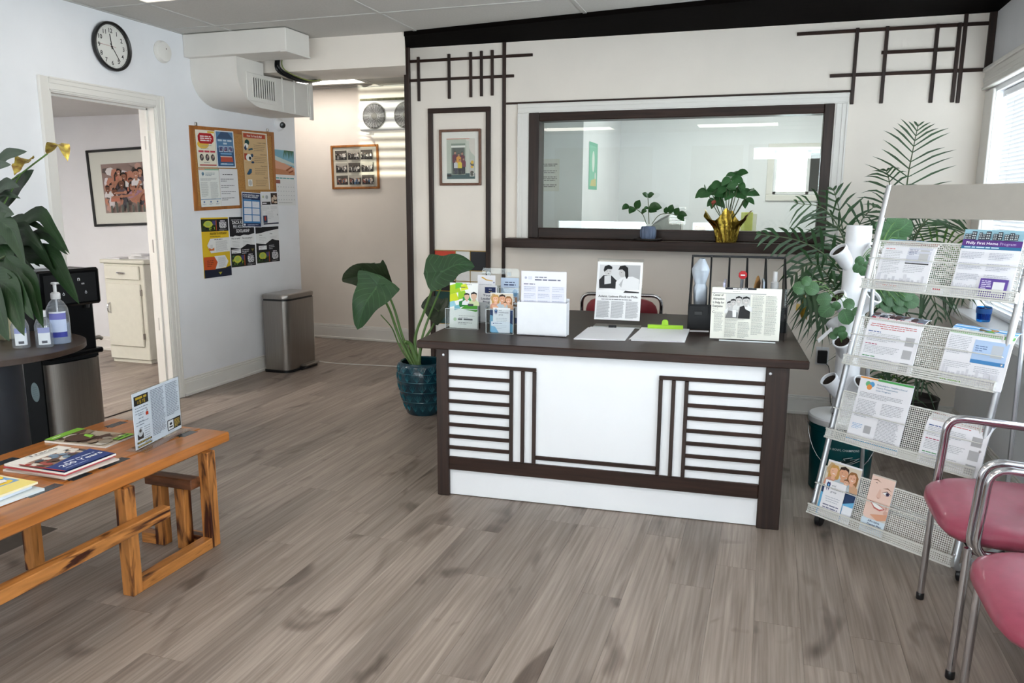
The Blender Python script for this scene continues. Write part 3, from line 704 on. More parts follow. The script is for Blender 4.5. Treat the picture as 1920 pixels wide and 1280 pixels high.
for xs, ys in ((-2.262, ((1.2, 1.3), (1.45, 1.56), (1.785, 1.912), (1.952, 2.032), (2.082, 2.205), (2.49, 2.574))), (-2.648, ((1.6, 1.7), (1.97, 2.07), (2.3, 2.38), (2.5, 2.588)))):
    for a, b in ys: B1((xs - .021, a, ZT - .03), (xs + .021, b, ZT + .0006), INL).build('inlay', CT)
ZL = ZT - .042
for x0, x1 in ((-2.148, -2.098), (-2.652, -2.602)):
    for y0, y1 in ((2.027, 2.075), (2.452, 2.5), (.62, .668), (1.045, 1.093)):
        if x0 < -2.5 and y0 > 2.4: y0, y1 = 2.18, 2.228; continue
        if x0 < -2.5: y0 += .03; y1 += .03
        B1((x0, y0, 0), (x1, y1, ZL), CHV, .003).build('leg', CT)
B1((-2.148, 2.075, 0), (-2.098, 2.452, .046), CHY, .003).build('foot_beam', CT)
B1((-2.148, .668, 0), (-2.098, 1.045, .046), CHY, .003).build('foot_beam', CT)
B1((-2.098, .6, .248), (-2.055, 2.19, .292), CHY, .003).build('stretcher', CT)
B1((-2.235, 2.452, 0), (-2.148, 2.498, .045), CHX, .003).build('foot_beam', CT)
B1((-2.236, 2.405, 0), (-2.19, 2.452, .262), CHV, .003).build('post', CT)
B1((-2.348, 2.405, 0), (-2.302, 2.452, .262), CHV, .003).build('post', CT)
B1((-2.42, 2.405, 0), (-2.348, 2.452, .045), CHX, .003).build('foot_beam', CT)
B1((-2.378, 2.4, .262), (-2.142, 2.458, .305), CHD, .004).build('cross_bar', CT)

# ------------------------------------------------------------------ round side table
BROWN = mat('dark_brown_laminate', (62, 48, 40), .35, noise=.2, nscale=(4, 40, 4))
RT = thing('round_side_table', 'round side table with dark brown top at the left edge of the room', 'table', (-3.50, 2.60, 0))
MB().lathe([(0, .7), (.445, .7), (.452, .703), (.452, .727), (.445, .73), (0, .73)], BROWN, 64).build('tabletop', RT, world=False)
MB().lathe([(.23, 0), (.23, .02), (.18, .03), (.17, .66), (.21, .7)], mat('table_drum', (40, 43, 50), .5, noise=.1), 40).build('pedestal', RT, world=False)

# ------------------------------------------------------------------ water dispenser
d = V((.15, .9887, 0)); n_ = V((.9887, -.15, 0)); cr_ = V((-3.617, 3.45, 0)); ctr = cr_ - d * .18 - n_ * .12
WD = thing('water_dispenser', 'black and stainless steel water dispenser standing behind the round table', 'dispenser', ctr, atan2(d.y, d.x))
GB = mat('gloss_black', (9, 10, 12), .2, noise=.05, spec=.25)
w_ = lambda nm, a, b, m, bv=.006: B1(a, b, m, bv).build(nm, WD, world=False)     # local x along the front, -y is the front
DBLK = mat('dispenser_black', (10, 11, 13), .35, noise=.05, spec=.2)
w_('body', (-.165, -.07, 0), (.165, .12, 1.0), DBLK, .012)
w_('head_panel', (-.18, -.125, .83), (.18, -.07, 1.035), GB, .012)
w_('head_cover', (-.17, -.07, .99), (.17, .12, 1.03), DBLK, .01)
w_('drip_tray', (-.15, -.12, .545), (.17, -.07, .575), GB, .008)
MB().grid(lambda u, v: V((-.165 + .33 * u, -.071 - .04 * (1 - (2 * u - 1) ** 2) ** .5, .02 + .5 * v)), 24, 1, STEEL, uv=False).build('steel_door', WD, world=False)
w_('door_edge', (-.165, -.072, .52), (.165, -.07, .545), BLACKP, .001)
for x in (-.03, .1): MB().lathe([(0, .81), (.012, .81), (.014, .83)], BLACKP, 10, c=(x, -.1, 0)).build('spout', WD, world=False)
MB().tube([(.17, -.04, .62), (.2, -.04, .62), (.215, -.04, .61)], .012, STEEL, 10).build('tap', WD, world=False)
pg = Page(.3, .16, (13, 14, 17)); pg.text('n', .192, .118, .024, (235, 238, 240)); pg.text('on', .212, .096, .013, (225, 228, 230))
for x in (.105, .235): pg.poly([(x, .062), (x + .0065, .05), (x + .004, .0435), (x - .004, .0435), (x - .0065, .05)], (215, 220, 224)).poly([(x, .057), (x + .004, .0495), (x + .0025, .0455), (x - .0025, .0455), (x - .004, .0495)], (13, 14, 17))
M = rmat(WD); pg.build('display_print', M @ V((-.15, -.1262, .85)), d, UP, WD)
st = Page(.001, .001, (40, 60, 66)); st.ell(0, 0, .038, .055, (150, 168, 172), 24); st.lines(-.022, .03, .044, 6, .011, .0022, (110, 128, 134), 4)
st.build('round_sticker', M @ V((-.1665, .02, .36)), -(M.to_3x3() @ V((0, 1, 0))), UP, WD)

# ------------------------------------------------------------------ pedal bin
TB = thing('pedal_bin', 'tall stainless steel pedal bin against the white wall below the posters', 'bin', (-3.85, 5.6, 0))
def rr(x0, y0, x1, y1, r, n=6):
    out = []
    for cx, cy, a in ((x1 - r[0], y1 - r[0], 0), (x0 + r[1], y1 - r[1], 90), (x0 + r[2], y0 + r[2], 180), (x1 - r[3], y0 + r[3], 270)):
        rad = r[(0, 90, 180, 270).index(a)]
        out += [(cx + rad * cos(radians(a + 90 * k / n)), cy + rad * sin(radians(a + 90 * k / n))) for k in range(n + 1)]
    return out
pl = rr(-3.955, 5.38, -3.715, 5.81, (.05, .02, .02, .07))
def shell(pl, zs, m, name, parent, cap=True, world=True):
    mb = MB(); n = len(pl); cx = sum(p[0] for p in pl) / n; cy = sum(p[1] for p in pl) / n; vs = []
    for z, k in zs: vs += [(cx + (p[0] - cx) * k, cy + (p[1] - cy) * k, z) for p in pl]
    fs = [(i * n + j, i * n + (j + 1) % n, (i + 1) * n + (j + 1) % n, (i + 1) * n + j) for i in range(len(zs) - 1) for j in range(n)]
    mb.add(vs, fs, m, True)
    if cap: mb.add(vs[-n:], [tuple(range(n))], m); mb.add(vs[:n], [tuple(range(n))[::-1]], m)
    return mb.build(name, parent, world=world)
shell(pl, [(0, .96), (.0, 1.02), (.02, 1.02), (.022, 1.0)], BLACKP, 'base_ring', TB)
shell(pl, [(.022, .985), (.6, 1.0)], STEEL, 'body', TB)
shell(pl, [(.6, .975), (.618, .975)], BLACKP, 'inner_rim', TB)
shell(pl, [(.616, 1.0), (.638, 1.01), (.65, .985), (.655, .9)], STEEL, 'lid', TB)
MB().box((-3.72, 5.55, .025), (-3.66, 5.75, .045), STEEL, .006).box((-3.72, 5.53, .0), (-3.69, 5.77, .025), BLACKP, .004).build('pedal', TB)

# ------------------------------------------------------------------ cream cabinet in the side room
CREAM = mat('cream_enamel', (216, 215, 203), .35, noise=.03)
CB = thing('bedside_cabinet', 'cream painted metal cabinet with one drawer and one door in the side room', 'cabinet', (-5.28, 5.48, 0))
B1((-5.495, 5.29, .03), (-5.06, 5.66, .87), CREAM, .006).build('body', CB)
B1((-5.485, 5.31, 0), (-5.07, 5.65, .03), CREAM).build('plinth', CB)
B1((-5.52, 5.27, .872), (-5.04, 5.68, .905), CREAM, .008).build('cabinet_top', CB)
dr = B1((-5.465, 5.272, .735), (-5.1, 5.29, .855), CREAM, .006).build('drawer', CB)
do = B1((-5.47, 5.272, .15), (-5.1, 5.29, .7), CREAM, .006).build('door', CB)
MB().tube(smooth_path([(-5.325, 5.275, .79), (-5.31, 5.25, .795), (-5.265, 5.25, .795), (-5.25, 5.275, .79)], 4), .007, CHROME).build('handle', dr)
MB().tube(smooth_path([(-5.435, 5.275, .53), (-5.435, 5.245, .51), (-5.435, 5.245, .46), (-5.435, 5.275, .44)], 4), .007, CHROME).build('handle', do)
for z in (.22, .6): B1((-5.1, 5.268, z), (-5.09, 5.29, z + .05), STEEL, .002).build('hinge', do)
MB().box((-5.32, 5.4, .905), (-5.1, 5.6, .93), PAPER, .002).build('paper_stack', label='stack of white paper on top of the cream cabinet', cat='paper')
MB().box((-5.26, 5.36, .931), (-5.14, 5.5, .95), PAPER, .004).build('white_box', label='small white box on the paper stack above the cream cabinet', cat='box')
MB().box((-5.5, 5.33, .905), (-5.35, 5.5, .912), PAPER, .001).build('paper_sheet', label='loose papers lying on the left of the cream cabinet top', cat='paper')

# ------------------------------------------------------------------ chrome armchairs
VIN = mat('mauve_vinyl', (150, 66, 86), .32, noise=.08, nscale=(30, 30, 30), bump=.12, bscale=500, coat=.15)
VIN2 = mat('burgundy_vinyl', (150, 58, 66), .35, noise=.08, nscale=(30, 30, 30), bump=.12, bscale=500)
def make_chair(label, loc, rz, vin, group=None, arms=(-1, 1)):
    """front is local -y; 0.5 wide"""
    t = thing('chrome_armchair', label, 'chair', loc, rz, group)
    def seat(u, v):
        # u round the outline (closed), v from bottom centre to top centre
        a = 2 * pi * u; ex = .6
        cx, cy = cos(a), sin(a); q = (abs(cx) ** 4.5 + abs(cy) ** 4.5) ** (-1 / 4.5)
        x, y = (.262 * q * cx), (.25 * q * cy)
        if y < 0: x *= 1 - .07 * (y / .25) ** 2
        prof = [(0, -.03), (.7, -.03), (.93, -.026), (1.0, -.005), (.985, .018), (.9, .031), (.6, .036), (0, .03)]
        k = v * (len(prof) - 1); i = min(int(k), len(prof) - 2); f = k - i
        r = prof[i][0] * (1 - f) + prof[i + 1][0] * f; z = prof[i][1] * (1 - f) + prof[i + 1][1] * f
        return V((x * r, y * r, (.448) + z - .022 * max(0, -y * r / .25 - .55)))
    MB().grid(seat, 40, 14, vin, uv=False).build('seat', t, world=False, sharp=60)
    def back(u, v):
        a = 2 * pi * u; cx, cy = cos(a), sin(a); q = (abs(cx) ** 4 + abs(cy) ** 4) ** (-1 / 4)
        x, z = .225 * q * cx, .16 * q * cy; th = .022
        prof = [(0, -th), (.8, -th), (.97, -th * .6), (1, 0), (.97, th * .6), (.8, th), (0, th * 1.1)]
        k = v * (len(prof) - 1); i = min(int(k), len(prof) - 2); f = k - i
        r = prof[i][0] * (1 - f) + prof[i + 1][0] * f; y = prof[i][1] * (1 - f) + prof[i + 1][1] * f
        return V((x * r, .235 + y + .12 * z * r + .03 * (1 - (x * r / .225) ** 2), .68 + z * r))
    MB().grid(back, 40, 12, vin, uv=False).build('backrest', t, world=False, sharp=60)
    # back hoop, double tube arms, legs
    MB().tube(fillet([(-.245, .21, .4), (-.245, .255, .55), (-.245, .27, .855), (.245, .27, .855), (.245, .255, .55), (.245, .21, .4)], .06), .011, CHROME, 10).build('back_frame', t, world=False)
    for s in (-1, 1):
        for dx, dy in ((.248, 0), (.275, .012)) if s in arms else ():
            MB().tube(fillet([(s * dx, .2, .405 if dx < .26 else .41), (s * dx, -.165 + dy, .405), (s * dx, -.19 + dy, .44), (s * dx, -.175 + dy, .69 - dy), (s * dx, .24, .665 - dy)], .055, 7), .011, CHROME, 10).build('arm_tube', t, world=False)
        lg = MB().tube([(s * .25, -.19, .42), (s * .252, -.2, .0)], .0115, CHROME, 10).build('leg', t, world=False)
        MB().lathe([(.0125, 0), (.0135, .002), (.0135, .022), (.0118, .026)], BLACKP, 10, c=(s * .252, -.2, 0)).build('foot_cap', lg, world=False)
        lg = MB().tube([(s * .25, .2, .42), (s * .252, .25, .0)], .0115, CHROME, 10).build('leg', t, world=False)
        MB().lathe([(.0125, 0), (.0135, .002), (.0135, .022), (.0118, .026)], BLACKP, 10, c=(s * .252, .25, 0)).build('foot_cap', lg, world=False)
    MB().tube([(-.25, -.17, .395), (.25, -.17, .395)], .009, CHROME, 8).build('cross_tube', t, world=False)
    MB().tube([(-.25, .19, .395), (.25, .19, .395)], .009, CHROME, 8).build('cross_tube', t, world=False)
    return t
GANG = 1      # the near chair shares its inner arm with its neighbour
make_chair('mauve vinyl chrome armchair under the window, the one touching the leaflet rack', (.80, 2.69, 0), -pi / 2, VIN, 'chairs along the window wall')
make_chair('mauve vinyl chrome armchair in the bottom right corner, nearest the camera', (.81, 2.08, 0), -pi / 2, VIN, 'chairs along the window wall', (GANG,))
make_chair('burgundy chrome armchair behind the reception desk with only its back showing', (-.86, 4.98, 0), pi + .06, VIN2)

# ------------------------------------------------------------------ leaflet rack
RE = V((.78292, -.62212, 0)); RBK = V((.62212, .78292, 0)); th = radians(14.75); RD = UP * cos(th) + RBK * sin(th); RN = RE.cross(RD)   # RN points at the reader
RO = V((.251, 3.474, .08)); RW = .6156
RK = thing('leaflet_rack', 'silver wheeled leaflet rack with four perforated white shelves', 'rack', RO + RE * RW / 2 + RBK * .1 - V((0, 0, .08)))
def rk(a, dd, n=0): return RO + RE * a + RD * dd + RN * n
for a in (0, RW):
    foot = rk(a, 0)
    pts = [rk(a, 1.46), rk(a, .0), foot + RBK * .05 - UP * .03, foot + RBK * .36 - UP * .025, ]
    MB().tube(fillet([rk(a, 1.46), rk(a, -.02), foot + RBK * .36 - UP * .022], .055, 6), .0125, SILVER, 12).build('upright_tube', RK)
    MB().tube([rk(a, 1.2), foot + RBK * .36 - UP * .022], .009, SILVER, 8).build('brace_tube', RK)
    for k, b in enumerate((.06, .35)):
        c0 = foot + RBK * b; c0.z = .0
        cs = MB().lathe([(.0, -.013), (.025, -.013), (.029, -.009), (.029, .009), (.025, .013), (0, .013)], BLACKP, 18, M=Matrix.Translation(c0 + V((0, 0, .0295))) @ Matrix.Rotation(pi / 2, 4, 'Y') @ Matrix.Rotation(.5, 4, 'X')).box(c0 + V((-.018, -.014, .03)), c0 + V((.018, .014, .058)), BLACKP, .005)
        cs.build('caster', RK)
MB().tube([rk(0, .0) + RBK * .34 - UP * .02, rk(RW, .0) + RBK * .34 - UP * .02], .009, SILVER, 8).build('cross_tube', RK)
MB().tube([rk(0, .13, -.03), rk(RW, .13, -.03)], .008, SILVER, 8).build('cross_tube', RK)
HDR = mat('header_panel_grey', (162, 156, 148), .4, noise=.03)
mb = MB(); f = lambda a, dd, n: rk(a, dd, n)
mb.add([f(a, dd, n) for a in (.008, RW - .008) for dd in (1.318, 1.46) for n in (-.006, .004)], [(0, 1, 3, 2), (4, 6, 7, 5), (0, 4, 5, 1), (2, 3, 7, 6), (0, 2, 6, 4), (1, 5, 7, 3)], HDR).build('header_panel', RK)
MESH = mat('white_perforated_steel', (212, 212, 208), .45, noise=.02)
def perforated(fn, W, Hh, pitch=.0078, hole=.455):
    """sheet W x Hh with rows of real lozenge holes; fn maps (a, d) to the world"""
    nx = int(W / pitch); ny = int(Hh / pitch); px = W / nx; py = Hh / ny; mb = MB(); vs = []; fs = []
    for j in range(ny):
        for i in range(nx):
            cx, cy = (i + .5) * px, (j + .5) * py; b = len(vs)
            vs += [fn(cx + sx * px / 2, cy + sy * py / 2) for sx, sy in ((-1, -1), (1, -1), (1, 1), (-1, 1))]
            vs += [fn(cx + sx * px * hole, cy + sy * py * hole) for sx, sy in ((0, -1), (1, 0), (0, 1), (-1, 0))]
            fs += [(b, b + 1, b + 4), (b + 1, b + 5, b + 4), (b + 1, b + 2, b + 5), (b + 2, b + 6, b + 5), (b + 2, b + 3, b + 6), (b + 3, b + 7, b + 6), (b + 3, b, b + 7), (b, b + 4, b + 7)]
    return mb.add(vs, fs, MESH)
SH = (1.005, .668, .338, .0)
for q, z0 in enumerate(SH):
    LN = .035                                            # pocket depth
    bp = perforated(lambda a, dd: rk(.02 + a, z0 + dd, .004), RW - .04, .21)
    o = bp.build('back_mesh', RK)
    fr = MB()
    def bar(p, q_, r=.004): fr.tube([p, q_], r, MESH, 6)
    bar(rk(.02, z0 + .21, .004), rk(RW - .02, z0 + .21, .004)); bar(rk(.02, z0, .004), rk(.02, z0 + .21, .004)); bar(rk(RW - .02, z0, .004), rk(RW - .02, z0 + .21, .004))
    fr.build('mesh_frame', RK)
    perforated(lambda a, dd: rk(.0 + a, z0 - .002 + dd, LN), RW, .034).build('lip_mesh', RK)
    ft = MB()
    for zz in (z0 - .002, z0 + .034): ft.beam(rk(-.004, zz, LN), rk(RW + .004, zz, LN), .005, .007, MESH)
    ft.build('lip_rim', RK)
    tr = MB().add([rk(0, z0 - .002, .0), rk(RW, z0 - .002, .0), rk(RW, z0 - .002, LN), rk(0, z0 - .002, LN)], [(0, 1, 2, 3)], MESH)
    for a in (-.001, RW + .001): tr.add([rk(a, z0 - .004, .0), rk(a, z0 - .004, LN + .002), rk(a, z0 + .036, LN + .002), rk(a, z0 + .036, .0)], [(0, 1, 2, 3)], MESH)
    tr.build('tray', RK)
    MB().tube([rk(0, z0 + .13, 0), rk(0, z0 + .13, LN - .008), rk(RW, z0 + .13, LN - .008), rk(RW, z0 + .13, 0)], .0022, MESH, 6).build('retaining_wire', RK)
    for a in (.0, RW):
        for zz in (.04, .1): MB().lathe([(0, 0), (.005, 0), (.005, .004), (0, .005)], CHROME, 8, M=Matrix.Translation(rk(a, z0 + zz, .0125)) @ RN.to_track_quat('Z', 'Y').to_matrix().to_4x4()).build('rivet', RK)
# ------------------------------------------------------------------ on the left wall
def on_left(y, z, d=.0): return V((XL + d, y, z))
LEX = V((0, 1, 0))          # reading direction on the left wall
CK = thing('wall_clock', 'round white faced wall clock with black rim and big black numerals', 'clock', (XL, 4.046, 2.215))
LM = Matrix(((0, 0, 1, XL), (1, 0, 0, 4.046), (0, 1, 0, 2.355), (0, 0, 0, 1)))      # local x -> +y, y -> z, z -> +x
MB().lathe([(.128, .0), (.143, .004), (.149, .018), (.146, .032), (.138, .036), (.130, .03), (.129, .012)], mat('clock_rim_black', (22, 21, 22), .35, noise=.05), 48, M=LM, caps=False).build('rim', CK)
MB().lathe([(0, .0), (.13, .0), (.13, .012), (0, .012)], mat('clock_face_white', (232, 231, 226), .5, noise=.01), 48, M=LM).build('dial', CK)
P = Page(.0005, .0005, (232, 231, 226)); INK = (24, 24, 26)
for k in range(1, 13):
    a = radians(90 - 30 * k); P.text(str(k), .096 * cos(a), .096 * sin(a) - .0135, .027, INK, al='c')
for k in range(60):
    a = radians(6 * k); r0 = .119 if k % 5 else .1165
    c_, s_ = cos(a), sin(a); wd = .0006 if k % 5 else .0012
    P.poly([(r0 * c_ - wd * s_, r0 * s_ + wd * c_), (r0 * c_ + wd * s_, r0 * s_ - wd * c_), (.123 * c_ + wd * s_, .123 * s_ - wd * c_), (.123 * c_ - wd * s_, .123 * s_ + wd * c_)], INK)
P.build('numerals', (XL + .0122, 4.046, 2.355), LEX, UP, CK)
def hand(name, deg, L, wd, c, z, tail):
    a = radians(90 - deg); d_ = V((0, cos(a), sin(a))); o = V((XL + z, 4.046, 2.355))
    return MB().beam(o - d_ * tail, o + d_ * L, .0012, wd, c, up=(1, 0, 0)).build(name, CK)
HB = mat('clock_hand_black', (20, 20, 22), .4, noise=.02)
hand('hour_hand', 145, .07, .006, HB, .0155, .015) if False else None
hand('hour_hand', 353, .075, .0055, HB, .0155, .015); hand('minute_hand', 146, .1, .0045, HB, .0175, .02); hand('second_hand', 272, .095, .0016, mat('clock_hand_red', (170, 40, 40), .4, noise=.02), .0195, .03)
MB().lathe([(0, .012), (.005, .012), (.005, .0205), (0, .021)], HB, 12, M=LM).build('hub', CK)
MB().lathe([(.129, .028), (.0, .0285)], GLAZE, 32, M=LM, caps=False).build('lens', CK)

DM = Matrix(((0, 0, 1, XL), (1, 0, 0, 4.487), (0, 1, 0, 2.402), (0, 0, 0, 1)))
t = thing('smoke_detector', 'round white smoke detector on the wall right of the clock', 'detector', (XL, 4.487, 2.33))
MB().lathe([(.07, 0), (.07, .018), (.062, .03), (.03, .036), (0, .037)], TRIMW, 32, M=DM, caps=False).build('body', t)
MB().lathe([(.071, .0), (.073, .004), (.073, .009), (.07, .01)], TRIMW, 32, M=DM, caps=False).build('base', t)
MB().lathe([(.0, 0), (.004, 0), (.004, .0375), (0, .038)], mat('led_dark', (70, 40, 40), .3, noise=.02), 8, M=DM @ Matrix.Translation((.008, .018, 0))).build('indicator', t)
t = thing('dome_camera', 'small white dome security camera under the duct at the wall end', 'camera', (XL, 5.79, 1.99))
DM = Matrix(((0, 0, 1, XL), (1, 0, 0, 5.79), (0, 1, 0, 2.045), (0, 0, 0, 1)))
MB().lathe([(.055, 0), (.055, .012), (.047, .02), (.045, .03), (.032, .05), (0, .058)], WHITEP, 28, M=DM, caps=False).build('dome', t)
MB().lathe([(.0, 0), (.026, .0), (.026, .02), (.02, .03), (0, .032)], BLACKP, 18, M=Matrix.Translation((XL + .038, 5.785, 2.04)) @ V((.75, -.55, -.12)).to_track_quat('Z', 'Y').to_matrix().to_4x4()).build('lens', t)

# bulletin board
OAK = mat('honey_oak_frame', (166, 104, 48), .4, noise=.25, nscale=(30, 30, 6))
CORK = mat('cork', (182, 132, 72), .85, noise=.3, nscale=(160, 160, 160), bump=.4, bscale=300)
b0 = (4.705, 1.945); bw, bh = 1.0, .605
BB = thing('bulletin_board', 'oak framed cork bulletin board covered in posters on the left wall', 'bulletin board', (XL, 5.205, 1.34))
def bquad(u, v, d): return (XL + d, 4.705 + u, 1.335 + v + u * .035)     # it hangs slightly out of level
MB().add([bquad(u, v, d) for u in (.02, .99) for v in (.02, .59) for d in (0, .008)], [(0, 1, 3, 2), (4, 6, 7, 5), (0, 4, 5, 1), (2, 3, 7, 6), (0, 2, 6, 4), (1, 5, 7, 3)], CORK).build('cork_panel', BB)
for u0, v0, u1, v1 in ((0, 0, .035, .605), (.965, 0, 1, .605), (.035, 0, .965, .035), (.035, .57, .965, .605)):
    MB().add([bquad(u, v, d) for u in (u0, u1) for v in (v0, v1) for d in (0, .0115)], [(0, 1, 3, 2), (4, 6, 7, 5), (0, 4, 5, 1), (2, 3, 7, 6), (0, 2, 6, 4), (1, 5, 7, 3)], OAK).build('frame', BB)
for u in (.07, .92): MB().box((XL, 4.695 + u, 1.94 + u * .035), (XL + .012, 4.715 + u, 1.965 + u * .035), STEEL, .003).build('hanger_clip', BB)

def poster(name, y0, z0, w, h, draw, label, cat='poster', c=(232, 232, 234), d=.0, tilt=0, group=None):
    P = Page(w, h, c); draw(P, w, h)
    t = radians(tilt)
    return P.build(name, (XL + d, y0, z0), (0, cos(t), sin(t)), (0, -sin(t), cos(t)), label=label, cat=cat, group=group)
def dr_red(P, w, h):
    P.rect(w * .62, h * .93, w * .35, h * .05, (222, 178, 60)).ell(w * .35, h * .62, w * .3, h * .12, (226, 186, 70))
    P.poly([(w * .1, h * .72), (w * .2, h * .64), (w * .8, h * .64), (w * .92, h * .72), (w * .92, h * .84), (w * .8, h * .92), (w * .2, h * .92), (w * .1, h * .84)], (176, 34, 40))
    P.lines(w * .22, h * .85, w * .6, 3, h * .055, .009, (240, 225, 225), 3, .9)
    P.lines(w * .2, h * .6, w * .65, 2, h * .04, .003, (150, 150, 150), 4); P.lines(w * .2, h * .51, w * .7, 1, .01, .003, (150, 150, 150), 5)
    for k in range(3):
        P.rect(w * (.08 + .3 * k), h * .405, w * .26, h * .05, (196, 70, 84)); P.ell(w * (.22 + .29 * k), h * .27, w * .1, h * .09, (60, 54, 56)); P.ell(w * (.24 + .29 * k), h * .29, w * .05, h * .04, (170, 150, 140)); P.ell(w * (.2 + .29 * k), h * .24, w * .05, h * .03, (120, 110, 110))
    P.lines(w * .3, h * .14, w * .5, 1, .01, .003, (150, 150, 150), 5); P.rect(w * .08, h * .05, w * .88, h * .03, (172, 40, 46))
poster('notice', 4.762, 1.648, .208, .268, dr_red, 'cream notice with a red title bubble, top left on the cork board', 'poster', (232, 226, 208), .0128, 2)
def dr_blue(P, w, h):
    P.rect(w * .05, h * .04, w * .9, h * .93, (86, 128, 168)); P.poly([(w * .05, h * .78), (w * .33, h * .97), (w * .68, h * .97), (w * .95, h * .78)], (62, 86, 118))
    P.lines(w * .12, h * .76, w * .76, 1, .02, .013, (190, 205, 218), 2, .98); P.lines(w * .4, h * .68, w * .2, 1, .02, .013, (190, 205, 218), 3, .98)
    P.rect(w * .05, h * .04, w * .9, h * .5, (58, 92, 132))
    for k in range(3): P.rect(w * (.15 + .25 * k), h * .43, w * .22, h * .16, (196, 210, 226)); P.blobs(w * (.17 + .25 * k), h * .45, w * .18, h * .12, (90, 100, 140), [(150, 60, 70), (60, 60, 90), (190, 180, 190)], 6, k)
    P.rect(w * .2, h * .36, w * .6, h * .04, (120, 170, 210)); P.poly([(w * .18, h * .16), (w * .86, h * .16), (w * .82, h * .3), (w * .2, h * .3)], (186, 84, 66)); P.rect(w * .18, h * .29, w * .62, h * .025, (216, 190, 180)); P.rect(w * .15, h * .08, w * .7, h * .035, (150, 190, 220)); P.lines(w * .2, h * .12, w * .5, 1, .01, .006, (210, 220, 230), 6)
poster('poster', 4.973, 1.655, .215, .274, dr_blue, 'blue poster with a skyline, a mountain shape and a red tram band', 'poster', (224, 228, 232), .0128, 2)
def dr_text(P, w, h):
    P.rect(0, h * .965, w * .3, h * .02, (206, 130, 70)).rect(w * .3, h * .965, w * .7, h * .02, (70, 160, 110)); P.ell(w * .2, h * .87, w * .06, h * .045, (120, 150, 170)); P.poly([(w * .14, h * .87), (w * .26, h * .87), (w * .2, h * .8)], (90, 120, 140))
    P.lines(w * .32, h * .89, w * .5, 3, h * .03, .004, (140, 150, 160), 2); P.lines(w * .06, h * .75, w * .86, 3, h * .025, .0025, (160, 160, 164), 3)
    P.lines(w * .06, h * .64, w * .36, 14, h * .028, .0025, (165, 165, 168), 4); P.lines(w * .52, h * .64, w * .38, 16, h * .028, .0025, (165, 165, 168), 5); P.rect(0, h * .19, w, h * .015, (50, 110, 160))
    for k in range(3): P.ell(w * (.15 + .33 * k), h * .13, w * .04, h * .022, (90, 120, 160)); P.lines(w * (.06 + .33 * k), h * .08, w * .2, 2, h * .02, .002, (150, 155, 165), k)
poster('letter', 4.77, 1.362, .222, .278, dr_text, 'printed letter with a green and orange top line, bottom left on the cork board', 'letter', (228, 230, 226), .0128, 2)
def dr_list(P, w, h):
    P.lines(w * .18, h * .86, w * .56, 1, .01, .007, (90, 90, 96), 2, .95)
    for k in range(4): P.lines(w * .05, h * (.73 - .17 * k), w * .8, 2, h * .05, .0045, (120, 120, 128), 3 + k, .4 + .1 * (k % 3))
poster('letter', 4.993, 1.37, .216, .278, dr_list, 'plain white sheet with four short paragraphs, pinned right of the printed letter', 'letter', (226, 226, 228), .0129, 1.5)
def dr_vote(P, w, h):
    P.rect(w * .0, 0, w * .97, h * .985, (208, 176, 132)); P.rect(w * .04, h * .9, w * .88, h * .075, (176, 72, 50)); P.text('How To Vote By Mail', w * .48, h * .918, .017, (242, 232, 222), w * .6, 'c')
    for k, tx in enumerate(('1. Complete Your Ballot', '2. Fold and Seal It', '3. Sign and Date It', '4. Return It')):
        y = h * (.84 - .205 * k); P.text(tx, w * .93, y - .01, .0085, (60, 52, 46), None, 'r'); P.lines(w * .42, y - .024, w * .5, 4, .014, .003, (120, 104, 84), k, .8); P.rect(w * .05, y - .075, w * .88, .0009, (170, 140, 104))
    P.ell(w * .16, h * .82, w * .09, h * .05, (28, 70, 66)).ell(w * .12, h * .76, w * .08, h * .045, (232, 232, 228)).poly([(w * .03, h * .72), (w * .09, h * .78), (w * .14, h * .7), (w * .08, h * .68)], (36, 60, 96)).poly([(w * .2, h * .71), (w * .36, h * .73), (w * .38, h * .7), (w * .2, h * .68)], (40, 78, 92))
    P.rect(w * .02, h * .52, w * .12, h * .11, (176, 76, 54)).ell(w * .2, h * .56, w * .12, h * .06, (236, 236, 232)).ell(w * .24, h * .55, w * .05, h * .03, (24, 26, 32)).ell(w * .33, h * .6, w * .05, h * .03, (40, 66, 96)).ell(w * .34, h * .48, w * .06, h * .02, (40, 66, 96))
    P.poly([(w * .07, h * .27), (w * .2, h * .37), (w * .28, h * .36), (w * .27, h * .3), (w * .16, h * .26)], (44, 90, 124)); P.rect(w * .1, h * .06, w * .17, h * .12, (232, 230, 226)).ell(w * .185, h * .12, w * .07, h * .05, (190, 190, 188))
poster('poster', 5.295, 1.497, .318, .45, dr_vote, 'tan how to vote by mail poster with a red title bar on the cork board', 'poster', (232, 228, 222), .0128, 1.2)
def dr_biz(P, w, h):
    P.rect(w * .03, h * .02, w * .94, h * .96, (34, 46, 84)); P.rect(w * .06, h * .12, w * .88, h * .67, (64, 128, 186))
    P.text('HOW CAN PHILLY HELP', w * .07, h * .9, .0125, (244, 246, 250), w * .84); P.text('YOUR SMALL BUSINESS?', w * .07, h * .845, .0125, (244, 246, 250), w * .76); P.lines(w * .07, h * .81, w * .7, 1, .01, .004, (160, 180, 210), 2)
    for i in range(2):
        for j in range(3): P.rect(w * (.1 + .42 * i), h * (.17 + .2 * j), w * .38, h * .175, (222, 226, 236)); P.lines(w * (.12 + .42 * i), h * (.32 + .2 * j), w * .3, 3, .012, .002, (196, 200, 214), i + j)
    P.lines(w * .25, h * .085, w * .65, 2, .012, .004, (170, 180, 205), 4); P.ell(w * .1, h * .07, .012, .009, (220, 226, 236))
